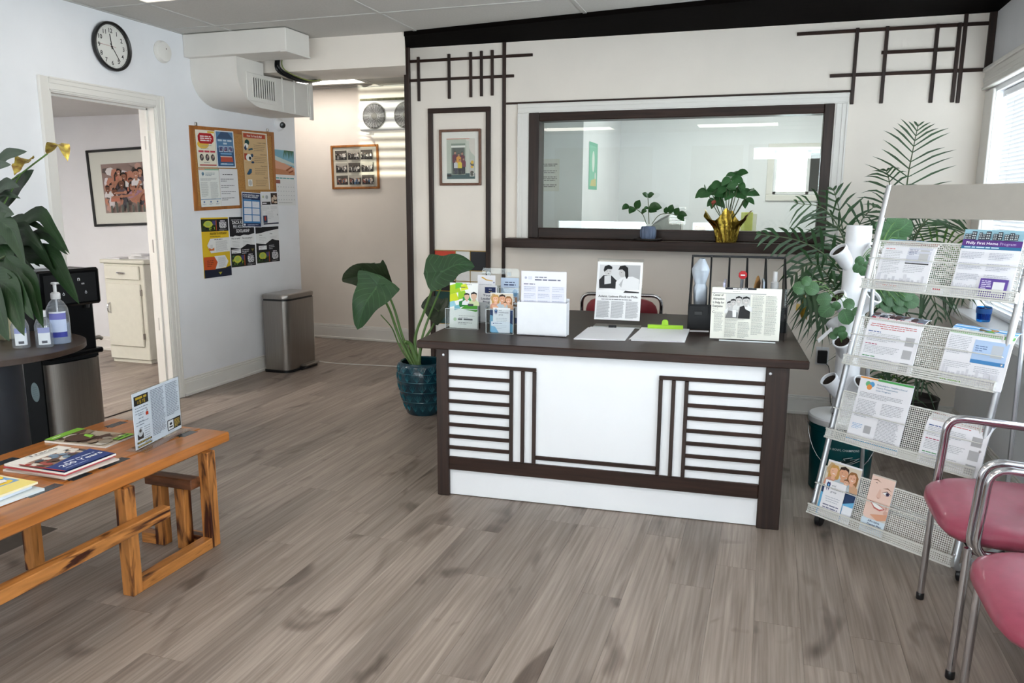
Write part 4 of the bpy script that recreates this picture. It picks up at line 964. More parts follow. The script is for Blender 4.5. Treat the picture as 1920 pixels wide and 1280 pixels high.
poster('poster', 5.217, 1.205, .244, .276, dr_biz, 'dark blue small business poster with six white boxes, hung over the board edge', 'poster', (226, 230, 236), .023, -2)
def dr_fly(P, w, h):
    P.blobs(w * .58, h * .62, w * .38, h * .34, (44, 34, 32), [(150, 100, 76), (90, 60, 50), (200, 180, 160), (60, 50, 46)], 14, 5, (.1, .3)); P.ell(w * .12, h * .85, .01, .011, (180, 190, 150)).ell(w * .33, h * .84, .018, .016, (170, 174, 178)); P.rect(w * .04, h * .61, w * .5, h * .09, (34, 34, 38)); P.lines(w * .07, h * .67, w * .42, 1, .01, .008, (225, 225, 228), 1)
    P.lines(w * .05, h * .56, w * .4, 4, .01, .002, (165, 165, 168), 2); P.lines(w * .52, h * .56, w * .4, 4, .01, .002, (165, 165, 168), 3); P.lines(w * .2, h * .4, w * .5, 6, .011, .002, (175, 175, 178), 4)
    P.rect(w * .05, h * .07, w * .24, h * .22, (40, 60, 90)).ell(w * .17, h * .2, .012, .018, (170, 60, 40)).rect(w * .05, h * .02, w * .9, h * .04, (30, 38, 60)); P.ell(w * .9, h * .3, .006, .008, (150, 150, 156))
poster('flyer', 5.474, 1.212, .232, .272, dr_fly, 'white flyer with a dark crowd photo, overlapping the bottom right of the board', 'flyer', (226, 226, 228), .0225, 1)
def night(P, x, y, w, h, s=1):
    P.blobs(x, y, w, h, (46, 60, 34), [(70, 120, 60), (30, 34, 20), (150, 170, 60), (40, 50, 70), (110, 140, 60)], 26, s, (.06, .16)); P.ell(x + w * .42, y + h * .62, w * .3, h * .34, (196, 196, 70)).ell(x + w * .4, y + h * .66, w * .18, h * .22, (160, 184, 90)); P.poly([(x + w * .7, y + h * .95), (x + w * .94, y + h * .95), (x + w * .94, y + h * .5), (x + w * .72, y + h * .6)], (70, 66, 120)); P.rect(x + w * .93, y, w * .06, h * .98, (176, 84, 40))
    R_ = random.Random(s)
    for k in range(9): P.rect(x + w * R_.uniform(.04, .85), y + h * R_.uniform(.05, .32), w * .07, h * .09, (20, 22, 18))
def side(P, x, y, w, h, s):
    P.lines(x + w * .25, y + h * .93, w * .7, 1, .01, .007, (225, 225, 230), s); P.lines(x + w * .12, y + h * .78, w * .72, 6, h * .1, h * .07, (226, 226, 230), s + 1, .7, 'c'); P.lines(x + w * .1, y + h * .1, w * .8, 2, .008, .003, (170, 170, 176), s + 2)
def dr_yel(P, w, h):
    P.rect(0, h * .77, w, h * .205, (28, 30, 36)); night(P, w * .02, h * .785, w * .53, h * .17, 3); side(P, w * .58, h * .78, w * .4, h * .18, 2)
    P.text('REGISTER TO VOTE NOW!', w * .28, h * .715, .0165, (66, 56, 24), w * .62); P.lines(w * .28, h * .69, w * .64, 1, .01, .005, (120, 100, 40), 3)
    P.poly([(w * .15, h * .54), (w * .27, h * .65), (w, h * .66), (w, h * .42), (w * .27, h * .41)], (232, 232, 230)); P.rect(w * .26, h * .49, w * .09, h * .06, (214, 214, 212)).poly([(w * .21, h * .45), (w * .4, h * .45), (w * .4, h * .5), (w * .305, h * .475), (w * .21, h * .5)], (206, 112, 54)); P.lines(w * .42, h * .64, w * .5, 1, .01, .005, (90, 90, 90), 4); P.lines(w * .46, h * .61, w * .46, 14, h * .013, .002, (170, 170, 170), 5)
    P.rect(0, 0, w, h * .14, (30, 36, 56)); P.poly([(0, h * .14), (0, h * .35), (w * .38, h * .35), (w * .5, h * .25), (w * .4, h * .13)], (198, 84, 40)); P.poly([(w * .38, h * .355), (w * .78, h * .36), (w * .9, h * .25), (w * .8, h * .15), (w * .4, h * .14), (w * .49, h * .25)], (230, 230, 232)); P.lines(w * .1, h * .29, w * .25, 4, h * .03, .006, (120, 56, 34), 6); P.lines(w * .52, h * .33, w * .3, 14, h * .0125, .002, (165, 165, 170), 7); P.poly([(w * .8, h * .15), (w, h * .17), (w, 0), (w * .7, 0)], (30, 36, 56)); P.poly([(w * .5, h * .08), (w * .64, h * .08), (w * .57, h * .035)], (176, 166, 62))
poster('poster', 4.766, .836, .306, .449, dr_yel, 'tall yellow register to vote poster below the cork board', 'poster', (228, 190, 44), .001, 0)
def dr_daca(P, w, h):
    P.rect(0, 0, w, h * .32, (26, 27, 32)); P.poly([(0, h * .62), (w * .12, h * .61), (w * .2, h * .63), (w * .4, h * .615), (w * .55, h * .64), (w * .75, h * .63), (w, h * .66), (w, h), (0, h)], (26, 27, 32))
    P.lines(w * .08, h * .95, w * .8, 1, .01, .007, (170, 170, 176), 1); P.text('DACA RENEWAL', w * .12, h * .86, .026, (244, 244, 246), w * .78); P.text('FEE ASSISTANCE', w * .15, h * .78, .026, (214, 216, 222), w * .72); P.text('SCHOLARSHIP', w * .26, h * .69, .026, (244, 244, 246), w * .54)
    P.text('Who can apply?', w * .05, h * .56, .011, (60, 60, 66), w * .34); P.text('What are you applying for?', w * .48, h * .56, .011, (60, 60, 66), w * .42); P.lines(w * .08, h * .52, w * .3, 6, .011, .002, (170, 170, 172), 2); P.lines(w * .5, h * .53, w * .4, 5, .011, .002, (170, 170, 172), 3)
    P.poly([(0, h * .4), (w * .15, h * .385), (w * .38, h * .36), (w * .55, h * .41), (w * .68, h * .45), (w * .8, h * .43), (w, h * .42), (w, h * .3), (0, h * .3)], (26, 27, 32))
    P.rect(w * .03, h * .275, w * .37, h * .08, (228, 228, 230)); P.lines(w * .06, h * .34, w * .3, 2, .018, .004, (110, 110, 116), 4); P.lines(w * .44, h * .34, w * .3, 3, .013, .005, (214, 214, 220), 5); P.poly([(w * .82, h * .345), (w * .95, h * .345), (w * .885, h * .29)], (116, 106, 50))
    night(P, w * .02, h * .02, w * .52, h * .22, 5); side(P, w * .58, h * .02, w * .4, h * .24, 5)
poster('poster', 5.084, .893, .306, .392, dr_daca, 'black and white scholarship poster between the yellow poster and its cropped twin', 'poster', (230, 230, 230), .0005, 0)
def dr_daca2(P, w, h):
    P.rect(0, 0, w, h * .41, (26, 27, 32)); P.poly([(0, h * .82), (w * .2, h * .83), (w * .45, h * .87), (w, h * .93), (w, h), (0, h)], (26, 27, 32))
    P.text('Where', w * .14, h * .76, .01, (60, 60, 66)); P.text('When', w * .6, h * .79, .01, (60, 60, 66)); P.lines(w * .14, h * .71, w * .32, 4, .012, .002, (170, 170, 172), 2); P.lines(w * .6, h * .73, w * .34, 3, .012, .002, (170, 170, 172), 3)
    P.poly([(0, h * .56), (w * .2, h * .54), (w * .4, h * .52), (w * .55, h * .59), (w * .7, h * .65), (w * .82, h * .62), (w, h * .6), (w, h * .4), (0, h * .4)], (26, 27, 32))
    P.rect(w * .1, h * .37, w * .34, h * .11, (228, 228, 230)); P.lines(w * .13, h * .45, w * .2, 2, .016, .003, (110, 110, 116), 4); P.lines(w * .54, h * .48, w * .26, 3, .014, .004, (200, 200, 206), 5)
    night(P, w * .02, h * .02, w * .52, h * .29, 6); side(P, w * .58, h * .02, w * .4, h * .32, 6)
poster('poster', 5.406, .902, .316, .296, dr_daca2, 'black and white poster with its top cut off, last of the row under the board', 'poster', (230, 230, 230), .0005, 0)
cal = thing('wall_calendar', 'wall calendar with a tropical beach picture at the end of the left wall', 'calendar', (XL, 5.855, 1.375))
P = Page(.285, .205, (140, 186, 200)); P.rect(0, .1, .285, .105, (126, 176, 196)).poly([(0, 0), (.285, 0), (.285, .06), (.12, .1), (0, .15)], (214, 158, 132)).poly([(0, 0), (.285, 0), (.285, .03), (0, .05)], (190, 128, 92)).poly([(0, .12), (.1, .1), (.285, .08), (.285, .1), (0, .155)], (196, 210, 206))
for k in range(7): P.poly([(.14 + .02 * k, .205), (.16 + .02 * k, .205), (.12 + .025 * k, .13 + .008 * (k % 3))], (72, 110, 70))
P.poly([(.15, .04), (.24, .075), (.255, .07), (.17, .03)], (150, 84, 50)).poly([(.19, .02), (.26, .045), (.27, .035), (.2, .012)], (140, 76, 44)); P.build('picture_page', (XL + .002, 5.712, 1.633), LEX, UP, cal)
P = Page(.285, .26, (228, 228, 228)); P.lines(.01, .235, .27, 1, .01, .009, (70, 150, 150), 2, .98); P.rect(.002, .185, .065, .03, (150, 92, 84))
for i in range(7):
    for j in range(4): P.lines(.03 + .037 * i, .16 - .036 * j, .012, 1, .01, .006, (180, 182, 186), i + j, 1)
P.rect(.0, .038, .285, .001, (200, 200, 200)).lines(.03, .025, .22, 1, .01, .004, (150, 150, 150), 9, .9); P.build('month_page', (XL + .001, 5.712, 1.373), LEX, UP, cal)

# framed crowd picture in the side room
def framed(name, o, ex, ey, w, h, fw, mat_, matw, draw, label, matc=(226, 228, 220), dep=.022, cat='picture'):
    ex = V(ex).normalized(); ey = V(ey).normalized(); ez = ex.cross(ey); o = V(o)
    t = thing(name, label, cat, o + ex * w / 2)
    M = Matrix(((ex.x, ey.x, ez.x, o.x), (ex.y, ey.y, ez.y, o.y), (ex.z, ey.z, ez.z, o.z), (0, 0, 0, 1)))
    for a, b in (((0, 0), (fw, h)), ((w - fw, 0), (w, h)), ((fw, 0), (w - fw, fw)), ((fw, h - fw), (w - fw, h))): MB().box((a[0], a[1], .001), (b[0], b[1], dep), mat_, fw * .2, M).build('frame', t)
    P = Page(w - 2 * fw, h - 2 * fw, matc, .003); P.rect(0, 0, .0004, .0004, matc); draw(P, w - 2 * fw, h - 2 * fw)
    P.build('mount', o + ex * fw + ey * fw + ez * .006, ex, ey, t)
    MB().box((fw, fw, dep * .55), (w - fw, h - fw, dep * .6), GLAZE, 0, M).build('glazing', t)
    return t
def dr_crowd(P, w, h):
    x0, y0, W, H = w * .13, h * .15, w * .74, h * .68
    P.blobs(x0, y0, W, H, (150, 128, 122), [(60, 56, 66), (190, 150, 136), (150, 116, 104), (226, 220, 224), (90, 78, 74), (190, 130, 106), (230, 226, 226), (206, 120, 96)], 60, 4, (.05, .14))
    R_ = random.Random(8)
    for i in range(15):
        hh = H * R_.uniform(.22, .34); x = x0 + hh * .45 + R_.random() * (W - hh * .9); y = y0 + H * R_.uniform(.2, .66)
        P.person(x, y, hh, [(150, 104, 84), (176, 128, 106), (112, 74, 58)][i % 3], (40, 32, 30), [(168, 130, 150), (220, 218, 220), (96, 84, 92), (190, 120, 100)][i % 4], i % 2 == 0)
    for i in range(9):
        a = R_.uniform(-.2, 1.0); x = x0 + W * R_.uniform(.15, .6); y = y0 + H * R_.uniform(.12, .6); L = H * .26; q = H * .025
        P.poly([(x, y), (x + L * cos(a), y + L * sin(a)), (x + L * cos(a) - q, y + L * sin(a) + q * 1.6), (x - q, y + q * 2)], (168, 118, 96)).ell(x + L * cos(a), y + L * sin(a) + q, q * 1.6, q * 1.5, (182, 132, 110))
    for i in range(10): P.rect(x0 + W * (.12 + .085 * i), y0, W * .03, H * (.2 if i % 2 else .15), (92, 98, 92))
framed('framed_photo', (-5.968, 5.699, 1.165), (1, 0, .04), (-.04, 0, 1), 1.02, .69, .022, mat('black_frame', (30, 31, 33), .4, noise=.05), .1, dr_crowd, 'black framed colour photo of a reaching crowd on the side room wall')
# nine small photographs in the corridor
def dr_nine(P, w, h):
    for i in range(3):
        for j in range(3):
            x, y = w * (.055 + .31 * i), h * (.055 + .315 * j); W, H = w * .265, h * .235
            pal = [(40, 38, 36), (90, 86, 82), (160, 156, 150), (220, 216, 208)] if j else [(140, 90, 80), (60, 60, 70), (90, 120, 150), (210, 200, 190), (150, 110, 80)]
            P.blobs(x, y, W, H, (70, 66, 62), pal, 18, i * 3 + j, (.08, .22)); P.poly([(x, y + H), (x + W, y + H), (x + W, y + H * .75), (x + W * .4, y + H * .62), (x, y + H * .8)], (178, 172, 160) if (i + j) % 2 else (90, 84, 78))
            for q in range(4): P.standing(x + W * (.14 + .24 * q), y + H * .02, H * (.62 + .08 * (q % 2)), (190, 160, 140), (40, 34, 32), pal[q % len(pal)], (44, 42, 44))
framed('framed_photo', (-4.218, YC - .001, 1.53), (1, 0, .012), (-.012, 0, 1), .531, .428, .022, OAK, .04, dr_nine, 'oak framed set of nine small photographs on the corridor wall', (226, 220, 204))
# group photograph on the reception panel
def dr_door(P, w, h):
    x, y, W, H = w * .13, h * .08, w * .76, h * .79
    P.rect(x, y, W, H, (186, 192, 178)); P.rect(x, y, W, H * .14, (62, 88, 88)); P.rect(x + W * .16, y + H * .1, W * .5, H * .78, (132, 144, 130)); P.rect(x + W * .2, y + H * .12, W * .42, H * .7, (84, 92, 84)); P.rect(x + W * .16, y + H * .78, W * .5, H * .05, (226, 228, 220)); P.rect(x, y + H * .06, W * .16, H * .05, (34, 32, 30))
    P.poly([(x + W * .68, y + H * .98), (x + W, y + H), (x + W, y + H * .56), (x + W * .86, y + H * .66)], (214, 208, 198)); P.rect(x + W * .7, y + H * .14, W * .1, H * .8, (200, 204, 192)); P.poly([(x, y + H), (x + W * .8, y + H), (x + W * .82, y + H * .985), (x, y + H * .985)], (190, 100, 60))
    for px_, py_, hh, sh, lg in ((.3, .2, .5, (96, 40, 56), (50, 46, 52)), (.55, .2, .48, (96, 40, 56), (44, 42, 48)), (.43, .22, .42, (214, 150, 60), (60, 54, 60)), (.33, .12, .36, (206, 206, 208), (60, 60, 70)), (.6, .13, .4, (110, 52, 66), (40, 40, 48)), (.47, .11, .38, (214, 190, 60), (30, 30, 34))):
        P.standing(x + W * px_, y + H * py_, H * hh, (176, 130, 108), (34, 28, 28), sh, lg)
    P.blobs(x + W * .82, y + H * .06, W * .16, H * .42, (196, 196, 190), [(196, 110, 130), (220, 180, 60), (230, 230, 226), (90, 90, 80)], 10, 3, (.2, .4))
framed('framed_photo', (-2.383, YB - .001, 1.532), (1, 0, .004), (-.004, 0, 1), .333, .407, .018, mat('walnut_frame', (112, 78, 62), .4, noise=.2, nscale=(60, 60, 60)), .05, dr_door, 'walnut framed photo of a group in a doorway on the reception wall panel', (232, 230, 222))

# duct
DUCT = mat('white_duct_sheet', (224, 220, 214), .5, noise=.03, nscale=(5, 5, 5))
du = thing('air_duct', 'white boxed air duct dropping from the ceiling and turning along the wall', 'duct', (-3.75, 5.2, 2.07))
B1((XL + .001, 4.70, 2.402), (-3.155, 4.985, HC - .002), DUCT, .004).build('upper_box', du)
B1((-3.2, 4.695, 2.398), (-3.15, 4.99, 2.41), DUCT, .002).build('corner_angle', du)
arc_ = [(4.76 + .27 * (1 - cos(pi / 2 * k / 14)), 2.30 - .215 * sin(pi / 2 * k / 14)) for k in range(15)]
sect = [(4.76, 2.402)] + arc_ + [(5.68, 2.085), (5.68, 2.335), (5.07, 2.318), (5.07, 2.402)]
MX = Matrix(((0, 0, 1, 0), (1, 0, 0, 0), (0, 1, 0, 0), (0, 0, 0, 1)))
el = MB().prism(sect[:1] + arc_ + sect[16:], XL + .002, -3.605, DUCT, MX)
el.sm = [len(f) == 4 for f in el.f]; el.build('elbow', du)
e = MB()
for a, b in zip(sect[:17], sect[1:17]): e.beam((-3.603, a[0], a[1]), (-3.603, b[0], b[1]), .008, .008, DUCT, up=(1, 0, 0))
e.build('elbow_flange', du)
for y in (5.29, 5.45, 5.64): B1((-3.611, y, 2.08), (-3.598, y + .012, 2.338), DUCT, .002).build('seam', du)
B1((-3.606, 5.655, 2.06), (-3.59, 5.70, 2.36), DUCT, .003).build('end_flange', du)
gv = B1((-3.606, 4.86, 2.12), (-3.598, 5.23, 2.315), DUCT, .003).build('grille', du)
B1((-3.5985, 4.915, 2.15), (-3.5975, 5.19, 2.285), mat('grille_dark', (22, 22, 22), .8, noise=.05), 0).build('grille_opening', gv)
for k in range(11): B1((-3.598, 4.915 + .0265 * k, 2.145), (-3.59, 4.925 + .0265 * k, 2.29), DUCT, .001).build('louvre', gv)
cbt = thing('cable_bundle', 'bundle of black and green cables sagging behind the white duct', 'cable', (-3.47, 5.4, 2.28))
for k, (dx, dz, c) in enumerate(((0, 0, BLACKP), (.02, .01, BLACKP), (.05, .012, mat('green_wire', (120, 130, 70), .5, noise=.05)))):
    MB().tube(smooth_path([(-3.5 + dx, 5.09, 2.45 + dz), (-3.47 + dx, 5.06, 2.34 + dz), (-3.42 + dx, 5.3, 2.3 + dz * .5), (-3.46 + dx, 5.62, 2.36 + dz), (-3.5 + dx, 5.75, 2.4 + dz)], 6), .011 if k < 2 else .004, c, 8).build('cable', cbt)

# twin fan heater at the corridor wall
ac = thing('wall_fan_unit', 'white twin fan unit fixed high on the corridor wall, half hidden by the reception wall', 'fan', (-3.43, 6.87, 2.07))
B1((-3.775, 6.77, 2.07), (-3.08, YC - .003, 2.345), WHITEP, .015).build('housing', ac)
B1((-3.77, 6.78, 2.345), (-3.09, YC - .01, 2.368), mat('olive_top', (112, 112, 84), .6, noise=.4, nscale=(40, 40, 10)), .008).build('top_grille', ac)
B1((-3.79, 6.9, 2.05), (-3.74, YC - .002, 2.33), WHITEP, .004).build('bracket', ac)
GREY = mat('fan_grey', (120, 118, 114), .5, noise=.1)
for cx in (-3.61, -3.28):
    FM = Matrix(((1, 0, 0, cx), (0, 0, -1, 6.768), (0, 1, 0, 2.205), (0, 0, 0, 1)))
    fan = MB().lathe([(.122, 0), (.122, .004), (.113, .006), (.113, 0)], GREY, 32, M=FM, caps=False).build('fan_ring', ac)
    MB().lathe([(0, -.002), (.112, -.002)], mat('fan_dark', (64, 62, 60), .7, noise=.1), 32, M=FM, caps=False).build('recess', fan)
    MB().lathe([(0, 0), (.03, 0), (.03, .005), (0, .008)], GREY, 20, M=FM).build('hub', fan)
    wr_ = MB()
    for r in (.04, .052, .064, .076, .088, .1): wr_.tube([FM @ V((r * cos(a * pi / 14), r * sin(a * pi / 14), .004)) for a in range(28)], .0016, WHITEP, 4, True)
    wr_.build('guard_wires', fan); fan.children[-1]['kind'] = 'stuff'
    sp = MB()
    for k in range(20): a = 2 * pi * k / 20; sp.beam(FM @ V((.03 * cos(a), .03 * sin(a), .003)), FM @ V((.113 * cos(a + .25), .113 * sin(a + .25), .003)), .002, .002, WHITEP)
    sp.build('guard_spokes', fan)['kind'] = 'stuff'
# cable across the passage floor
MB().tube(smooth_path([(-3.93, 5.93, .005), (-3.6, 5.86, .005), (-3.2, 5.9, .005), (-2.9, 5.93, .005), (-2.75, 5.9, .005), (-2.6, 5.7, .005), (-2.66, 5.44, .005), (-2.5, 5.42, .005)], 5), .0045, TRIMW, 6).build('floor_cable', label='thin white cable lying across the passage floor', cat='cable')
# socket and adapter on the reception wall
s_ = thing('wall_socket', 'white wall socket with a black plug adapter right of the desk', 'socket', (.385, YB, .34))
B1((.345, YB - .006, .35), (.425, YB, .47), WHITEP, .002).build('plate', s_)
ad_ = B1((.355, YB - .045, .365), (.415, YB - .006, .45), BLACKP, .004).build('adapter', s_)
MB().tube(smooth_path([(.41, YB - .03, .365), (.43, YB - .03, .34), (.44, YB - .02, .27), (.46, YB - .02, .1), (.5, YB - .03, .01)], 5), .0025, BLACKP, 6).build('lead', ad_)
# ------------------------------------------------------------------ on the reception desk
ZD = .768
def dbox(nm, par, a, b, m, bv=.0): 
    mb = MB().box(a, b, m, bv); mb.v = [rmat(DESK) @ p for p in mb.v]; return mb.build(nm, par)
def dpage(P, nm, x, y, z, lean=0, par=None, yaw=0, **k):
    ex = DEX * cos(yaw) + DEY * sin(yaw); bk = UP.cross(ex); ey = UP * cos(lean) + bk * sin(lean)
    return P.build(nm, desk(x, y, z), ex, ey, par, **k)
AC = .0022
def pocket(t, x0, x1, y, z0, hf, hb, dep, rounded=False, m=None):
    m = m or ACRYL
    dbox('front_plate', t, (x0, y, z0), (x1, y + AC, z0 + hf), m); dbox('back_plate', t, (x0, y + dep, z0), (x1, y + dep + AC, z0 + hb), m)
    for x in (x0, x1 - AC):
        mb = MB().add([rmat(DESK) @ V((xx, yy, zz)) for xx in (x, x + AC) for yy, zz in ((y, z0), (y + dep, z0), (y + dep, z0 + min(hb, hf * 1.25)), (y, z0 + hf))], [(0, 1, 2, 3), (4, 5, 6, 7), (0, 1, 5, 4), (3, 2, 6, 7), (1, 2, 6, 5), (0, 3, 7, 4)], m); mb.build('side_plate', t)
    dbox('bottom_plate', t, (x0, y, z0), (x1, y + dep, z0 + AC), m)
    ed = mat('acrylic_edge', (214, 222, 224), .2, noise=.02)
    mb = MB()
    for a, b in (((x0, y, z0 + hf), (x1, y, z0 + hf)), ((x0, y, z0), (x0, y, z0 + hf)), ((x1, y, z0), (x1, y, z0 + hf)), ((x0, y, z0), (x1, y, z0))): mb.beam(desk(*a), desk(*b), .002, .002, ed)
    mb.build('polished_edge', t)
# 1 green leaflet holder
t = thing('leaflet_holder', 'clear acrylic holder with the green and yellow leaflet at the left desk corner', 'holder', desk(.01, .36, ZD), _th)
pocket(t, -.078, .098, .345, ZD, .104, .12, .04)
P = Page(.15, .232, (236, 238, 236)); w, h = .15, .232
R_ = random.Random(5)
for (x, y, s, c) in ((.0, .17, .06, (168, 200, 40)), (.03, .2, .05, (110, 190, 60)), (.06, .19, .04, (214, 224, 60)), (.0, .13, .05, (200, 210, 40)), (.045, .145, .05, (150, 200, 50)), (.07, .12, .05, (60, 150, 80)), (.05, .105, .04, (40, 120, 60)), (.0, .105, .035, (150, 200, 216)), (.025, .085, .035, (120, 180, 196)), (.085, .095, .03, (30, 100, 60)), (.11, .1, .04, (90, 170, 50)), (.12, .12, .03, (50, 140, 50))):
    P.poly([(x, y), (min(x + s, w), y + s * .3), (min(x + s * .7, w), min(y + s, h)), (x, min(y + s * .8, h))], c)
P.poly([(.06, .1), (.15, .085), (.15, .125), (.1, .13)], (70, 150, 44)); P.person(.092, .12, .062, (214, 180, 156), (32, 30, 34), (228, 230, 236), False, False).person(.13, .118, .07, (214, 180, 156), (28, 28, 30), (206, 216, 170), False, False); P.rect(.098, .115, .03, .012, (60, 62, 76))
P.poly([(.0, .085), (.06, .1), (.1, .075), (.15, .09), (.15, 0), (0, 0)], (236, 238, 236)); P.lines(.085, .225, .055, 1, .01, .002, (120, 120, 124), 1); P.lines(.06, .212, .05, 1, .01, .0035, (90, 90, 94), 2)
P.lines(.05, .065, .085, 2, .009, .0022, (150, 150, 154), 3); P.ell(.03, .045, .009, .009, (176, 206, 170)); P.lines(.046, .05, .08, 1, .01, .0085, (96, 98, 104), 4, .98); P.rect(.046, .035, .08, .0006, (120, 120, 120)); P.lines(.046, .03, .08, 2, .007, .0026, (140, 140, 146), 5)
dpage(P, 'leaflet', -.058, .352, ZD + .004, .05, label='white leaflet with green and yellow triangles and two seated figures', cat='leaflet')
# 2 tooth card holder
t = thing('leaflet_holder', 'narrow clear acrylic holder with the family photo leaflet and tooth logo cards', 'holder', desk(.235, .28, ZD), _th)
pocket(t, .165, .305, .262, ZD, .12, .13, .04)
def family(P, x, y, w, h):
    P.rect(x, y, w, h, (214, 204, 188)); P.poly([(x + w * .05, y + h * .5), (x + w * .22, y + h * .95), (x + w * .1, y + h * .98), (x, y + h * .7)], (190, 160, 120))
    P.person(x + w * .24, y + h * .05, h * .86, (226, 176, 146), (196, 150, 84), (206, 150, 130), True); P.person(x + w * .8, y + h * .02, h * .82, (222, 170, 142), (150, 104, 64), (200, 160, 130), True)
    P.person(x + w * .53, y + h * .04, h * .92, (214, 160, 130), (52, 36, 30), (176, 190, 200)); P.person(x + w * .66, y, h * .5, (224, 176, 150), (120, 84, 56), (190, 200, 206))
    P.poly([(x + w * .08, y), (x + w * .4, y), (x + w * .34, y + h * .2), (x + w * .1, y + h * .24)], (222, 172, 140))
def tooth_card(P, w, h):
    P.poly([(w * .08, h * .9), (w * .13, h * .96), (w * .17, h * .93), (w * .21, h * .96), (w * .26, h * .9), (w * .24, h * .78), (w * .21, h * .7), (w * .19, h * .8), (w * .15, h * .8), (w * .13, h * .7), (w * .1, h * .78)], (40, 50, 110)); P.poly([(w * .13, h * .88), (w * .17, h * .91), (w * .21, h * .88), (w * .17, h * .82)], (120, 190, 230))
    P.text('oral', w * .34, h * .86, h * .055, (120, 124, 140)); P.text('healthcare', w * .34, h * .78, h * .055, (120, 124, 140), w * .56); P.text('group', w * .34, h * .69, h * .055, (120, 124, 140))
    P.lines(w * .15, h * .56, w * .7, 3, h * .06, h * .016, (170, 176, 190), 3, .8, 'c'); P.lines(w * .12, h * .34, w * .76, 3, h * .075, h * .03, (110, 114, 140), 4, .7, 'c')
P = Page(.118, .196, (236, 238, 244)); P.rect(0, 0, .118, .115, (46, 70, 120)); P.poly([(0, 0), (.118, 0), (.118, .04), (.06, .07), (0, .085)], (130, 190, 226)); family(P, .0, .115, .118, .078)
dpage(P, 'leaflet', .178, .285, ZD + .004, .05, label='family photo leaflet in the narrow acrylic holder on the desk', cat='leaflet')
P = Page(.088, .12, (238, 240, 246)); tooth_card(P, .088, .12); dpage(P, 'card', .197, .273, ZD + .008, .04, label='white card with a blue tooth logo in front of the desk family leaflet', cat='card')
P = Page(.096, .056, (232, 238, 248)); P.poly([(0, 0), (.04, 0), (.02, .03), (0, .034)], (140, 196, 234)); P.ell(.012, .046, .003, .003, (60, 70, 130)); P.lines(.018, .049, .07, 1, .01, .003, (130, 140, 170), 2); P.lines(.01, .036, .076, 3, .007, .0012, (176, 184, 200), 3); dpage(P, 'card', .19, .267, ZD + .004, .02, label='small pale blue card at the very front of the narrow acrylic holder', cat='card')
# 3 tall four pocket holder behind
t = thing('leaflet_holder', 'clear acrylic holder with round cornered back plate behind the two front leaflet holders', 'holder', desk(.13, .6, ZD), _th)
bp = [(.03, ZD), (.24, ZD), (.24, 1.045), (.228, 1.06), (.04, 1.06), (.03, 1.045)]
mb = MB().prism([(x, z) for x, z in bp], -.64, -.637, ACRYL, Matrix(((1, 0, 0, 0), (0, 0, -1, 0), (0, 1, 0, 0), (0, 0, 0, 1)))); mb.v = [rmat(DESK) @ p for p in mb.v]; mb.build('back_plate', t)
for x in (.07, .185): MB().lathe([(.0115, 0), (.0115, .003), (.008, .003), (.008, 0)], mat('acrylic_edge', (214, 222, 224)), 20, M=Matrix.Translation(desk(x, .635, 1.03)) @ Matrix.Rotation(_th, 4, 'Z') @ Matrix.Rotation(pi / 2, 4, 'X')).build('hole_rim', t)
pocket(t, .02, .132, .575, ZD, .11, .12, .03); pocket(t, .134, .246, .575, ZD, .11, .12, .03)
pocket(t, .02, .132, .607, ZD + .1, .09, .1, .028); pocket(t, .134, .246, .607, ZD + .1, .09, .1, .028)
P = Page(.1, .15, (240, 240, 246)); P.poly([(.02, .138), (.028, .141), (.05, .128), (.085, .122), (.085, .118), (.048, .123)], (226, 176, 60)); P.ell(.092, .112, .003, .004, (60, 60, 120)); P.lines(.01, .1, .08, 6, .012, .002, (190, 190, 200), 1)
dpage(P, 'leaflet', .012, .615, ZD + .104, .02, label='white leaflet with a yellow swoosh in the back acrylic holder', cat='leaflet')
P = Page(.1, .14, (196, 214, 238)); P.lines(.02, .118, .06, 1, .01, .005, (70, 84, 120), 1, .9, 'c'); P.lines(.016, .105, .068, 1, .01, .006, (50, 66, 110), 2, .95, 'c'); P.lines(.02, .09, .06, 2, .008, .0022, (130, 146, 180), 3); P.ell(.08, .06, .014, .02, (130, 180, 224))
dpage(P, 'leaflet', .142, .618, ZD + .104, .02, label='pale blue leaflet in the right upper pocket of the back acrylic holder', cat='leaflet')
P = Page(.108, .2, (236, 236, 240)); P.rect(.04, .158, .06, .032, (40, 52, 96)); P.text('zon', .062, .176, .008, (200, 206, 226)); P.lines(.062, .168, .03, 1, .01, .003, (214, 196, 130), 1)
P.text('Youth', .03, .14, .012, (60, 64, 96), .055); P.text('Leadership', .02, .122, .012, (60, 64, 96), .082); P.text('Program', .03, .104, .012, (60, 64, 96), .066)
for x in (.052, .082): P.ell(x, .082, .008, .01, (200, 204, 214)).rect(x - .006, .07, .012, .007, (206, 200, 190))
P.rect(.074, .058, .018, .012, (206, 176, 140)); P.ell(.083, .064, .004, .005, (190, 110, 60))
dpage(P, 'leaflet', .022, .581, ZD + .004, .03, label='youth program leaflet with a navy square in the back acrylic holder', cat='leaflet')
P = Page(.104, .14, (232, 234, 240)); P.rect(0, .0, .104, .03, (60, 80, 130)); P.blobs(0, .09, .104, .05, (150, 120, 100), [(200, 160, 130), (90, 60, 50), (190, 200, 210)], 12, 3); P.lines(.01, .08, .08, 5, .01, .002, (150, 156, 170), 2)
dpage(P, 'leaflet', .138, .581, ZD + .004, .03, label='leaflet mostly hidden behind the family photo leaflet', cat='leaflet')
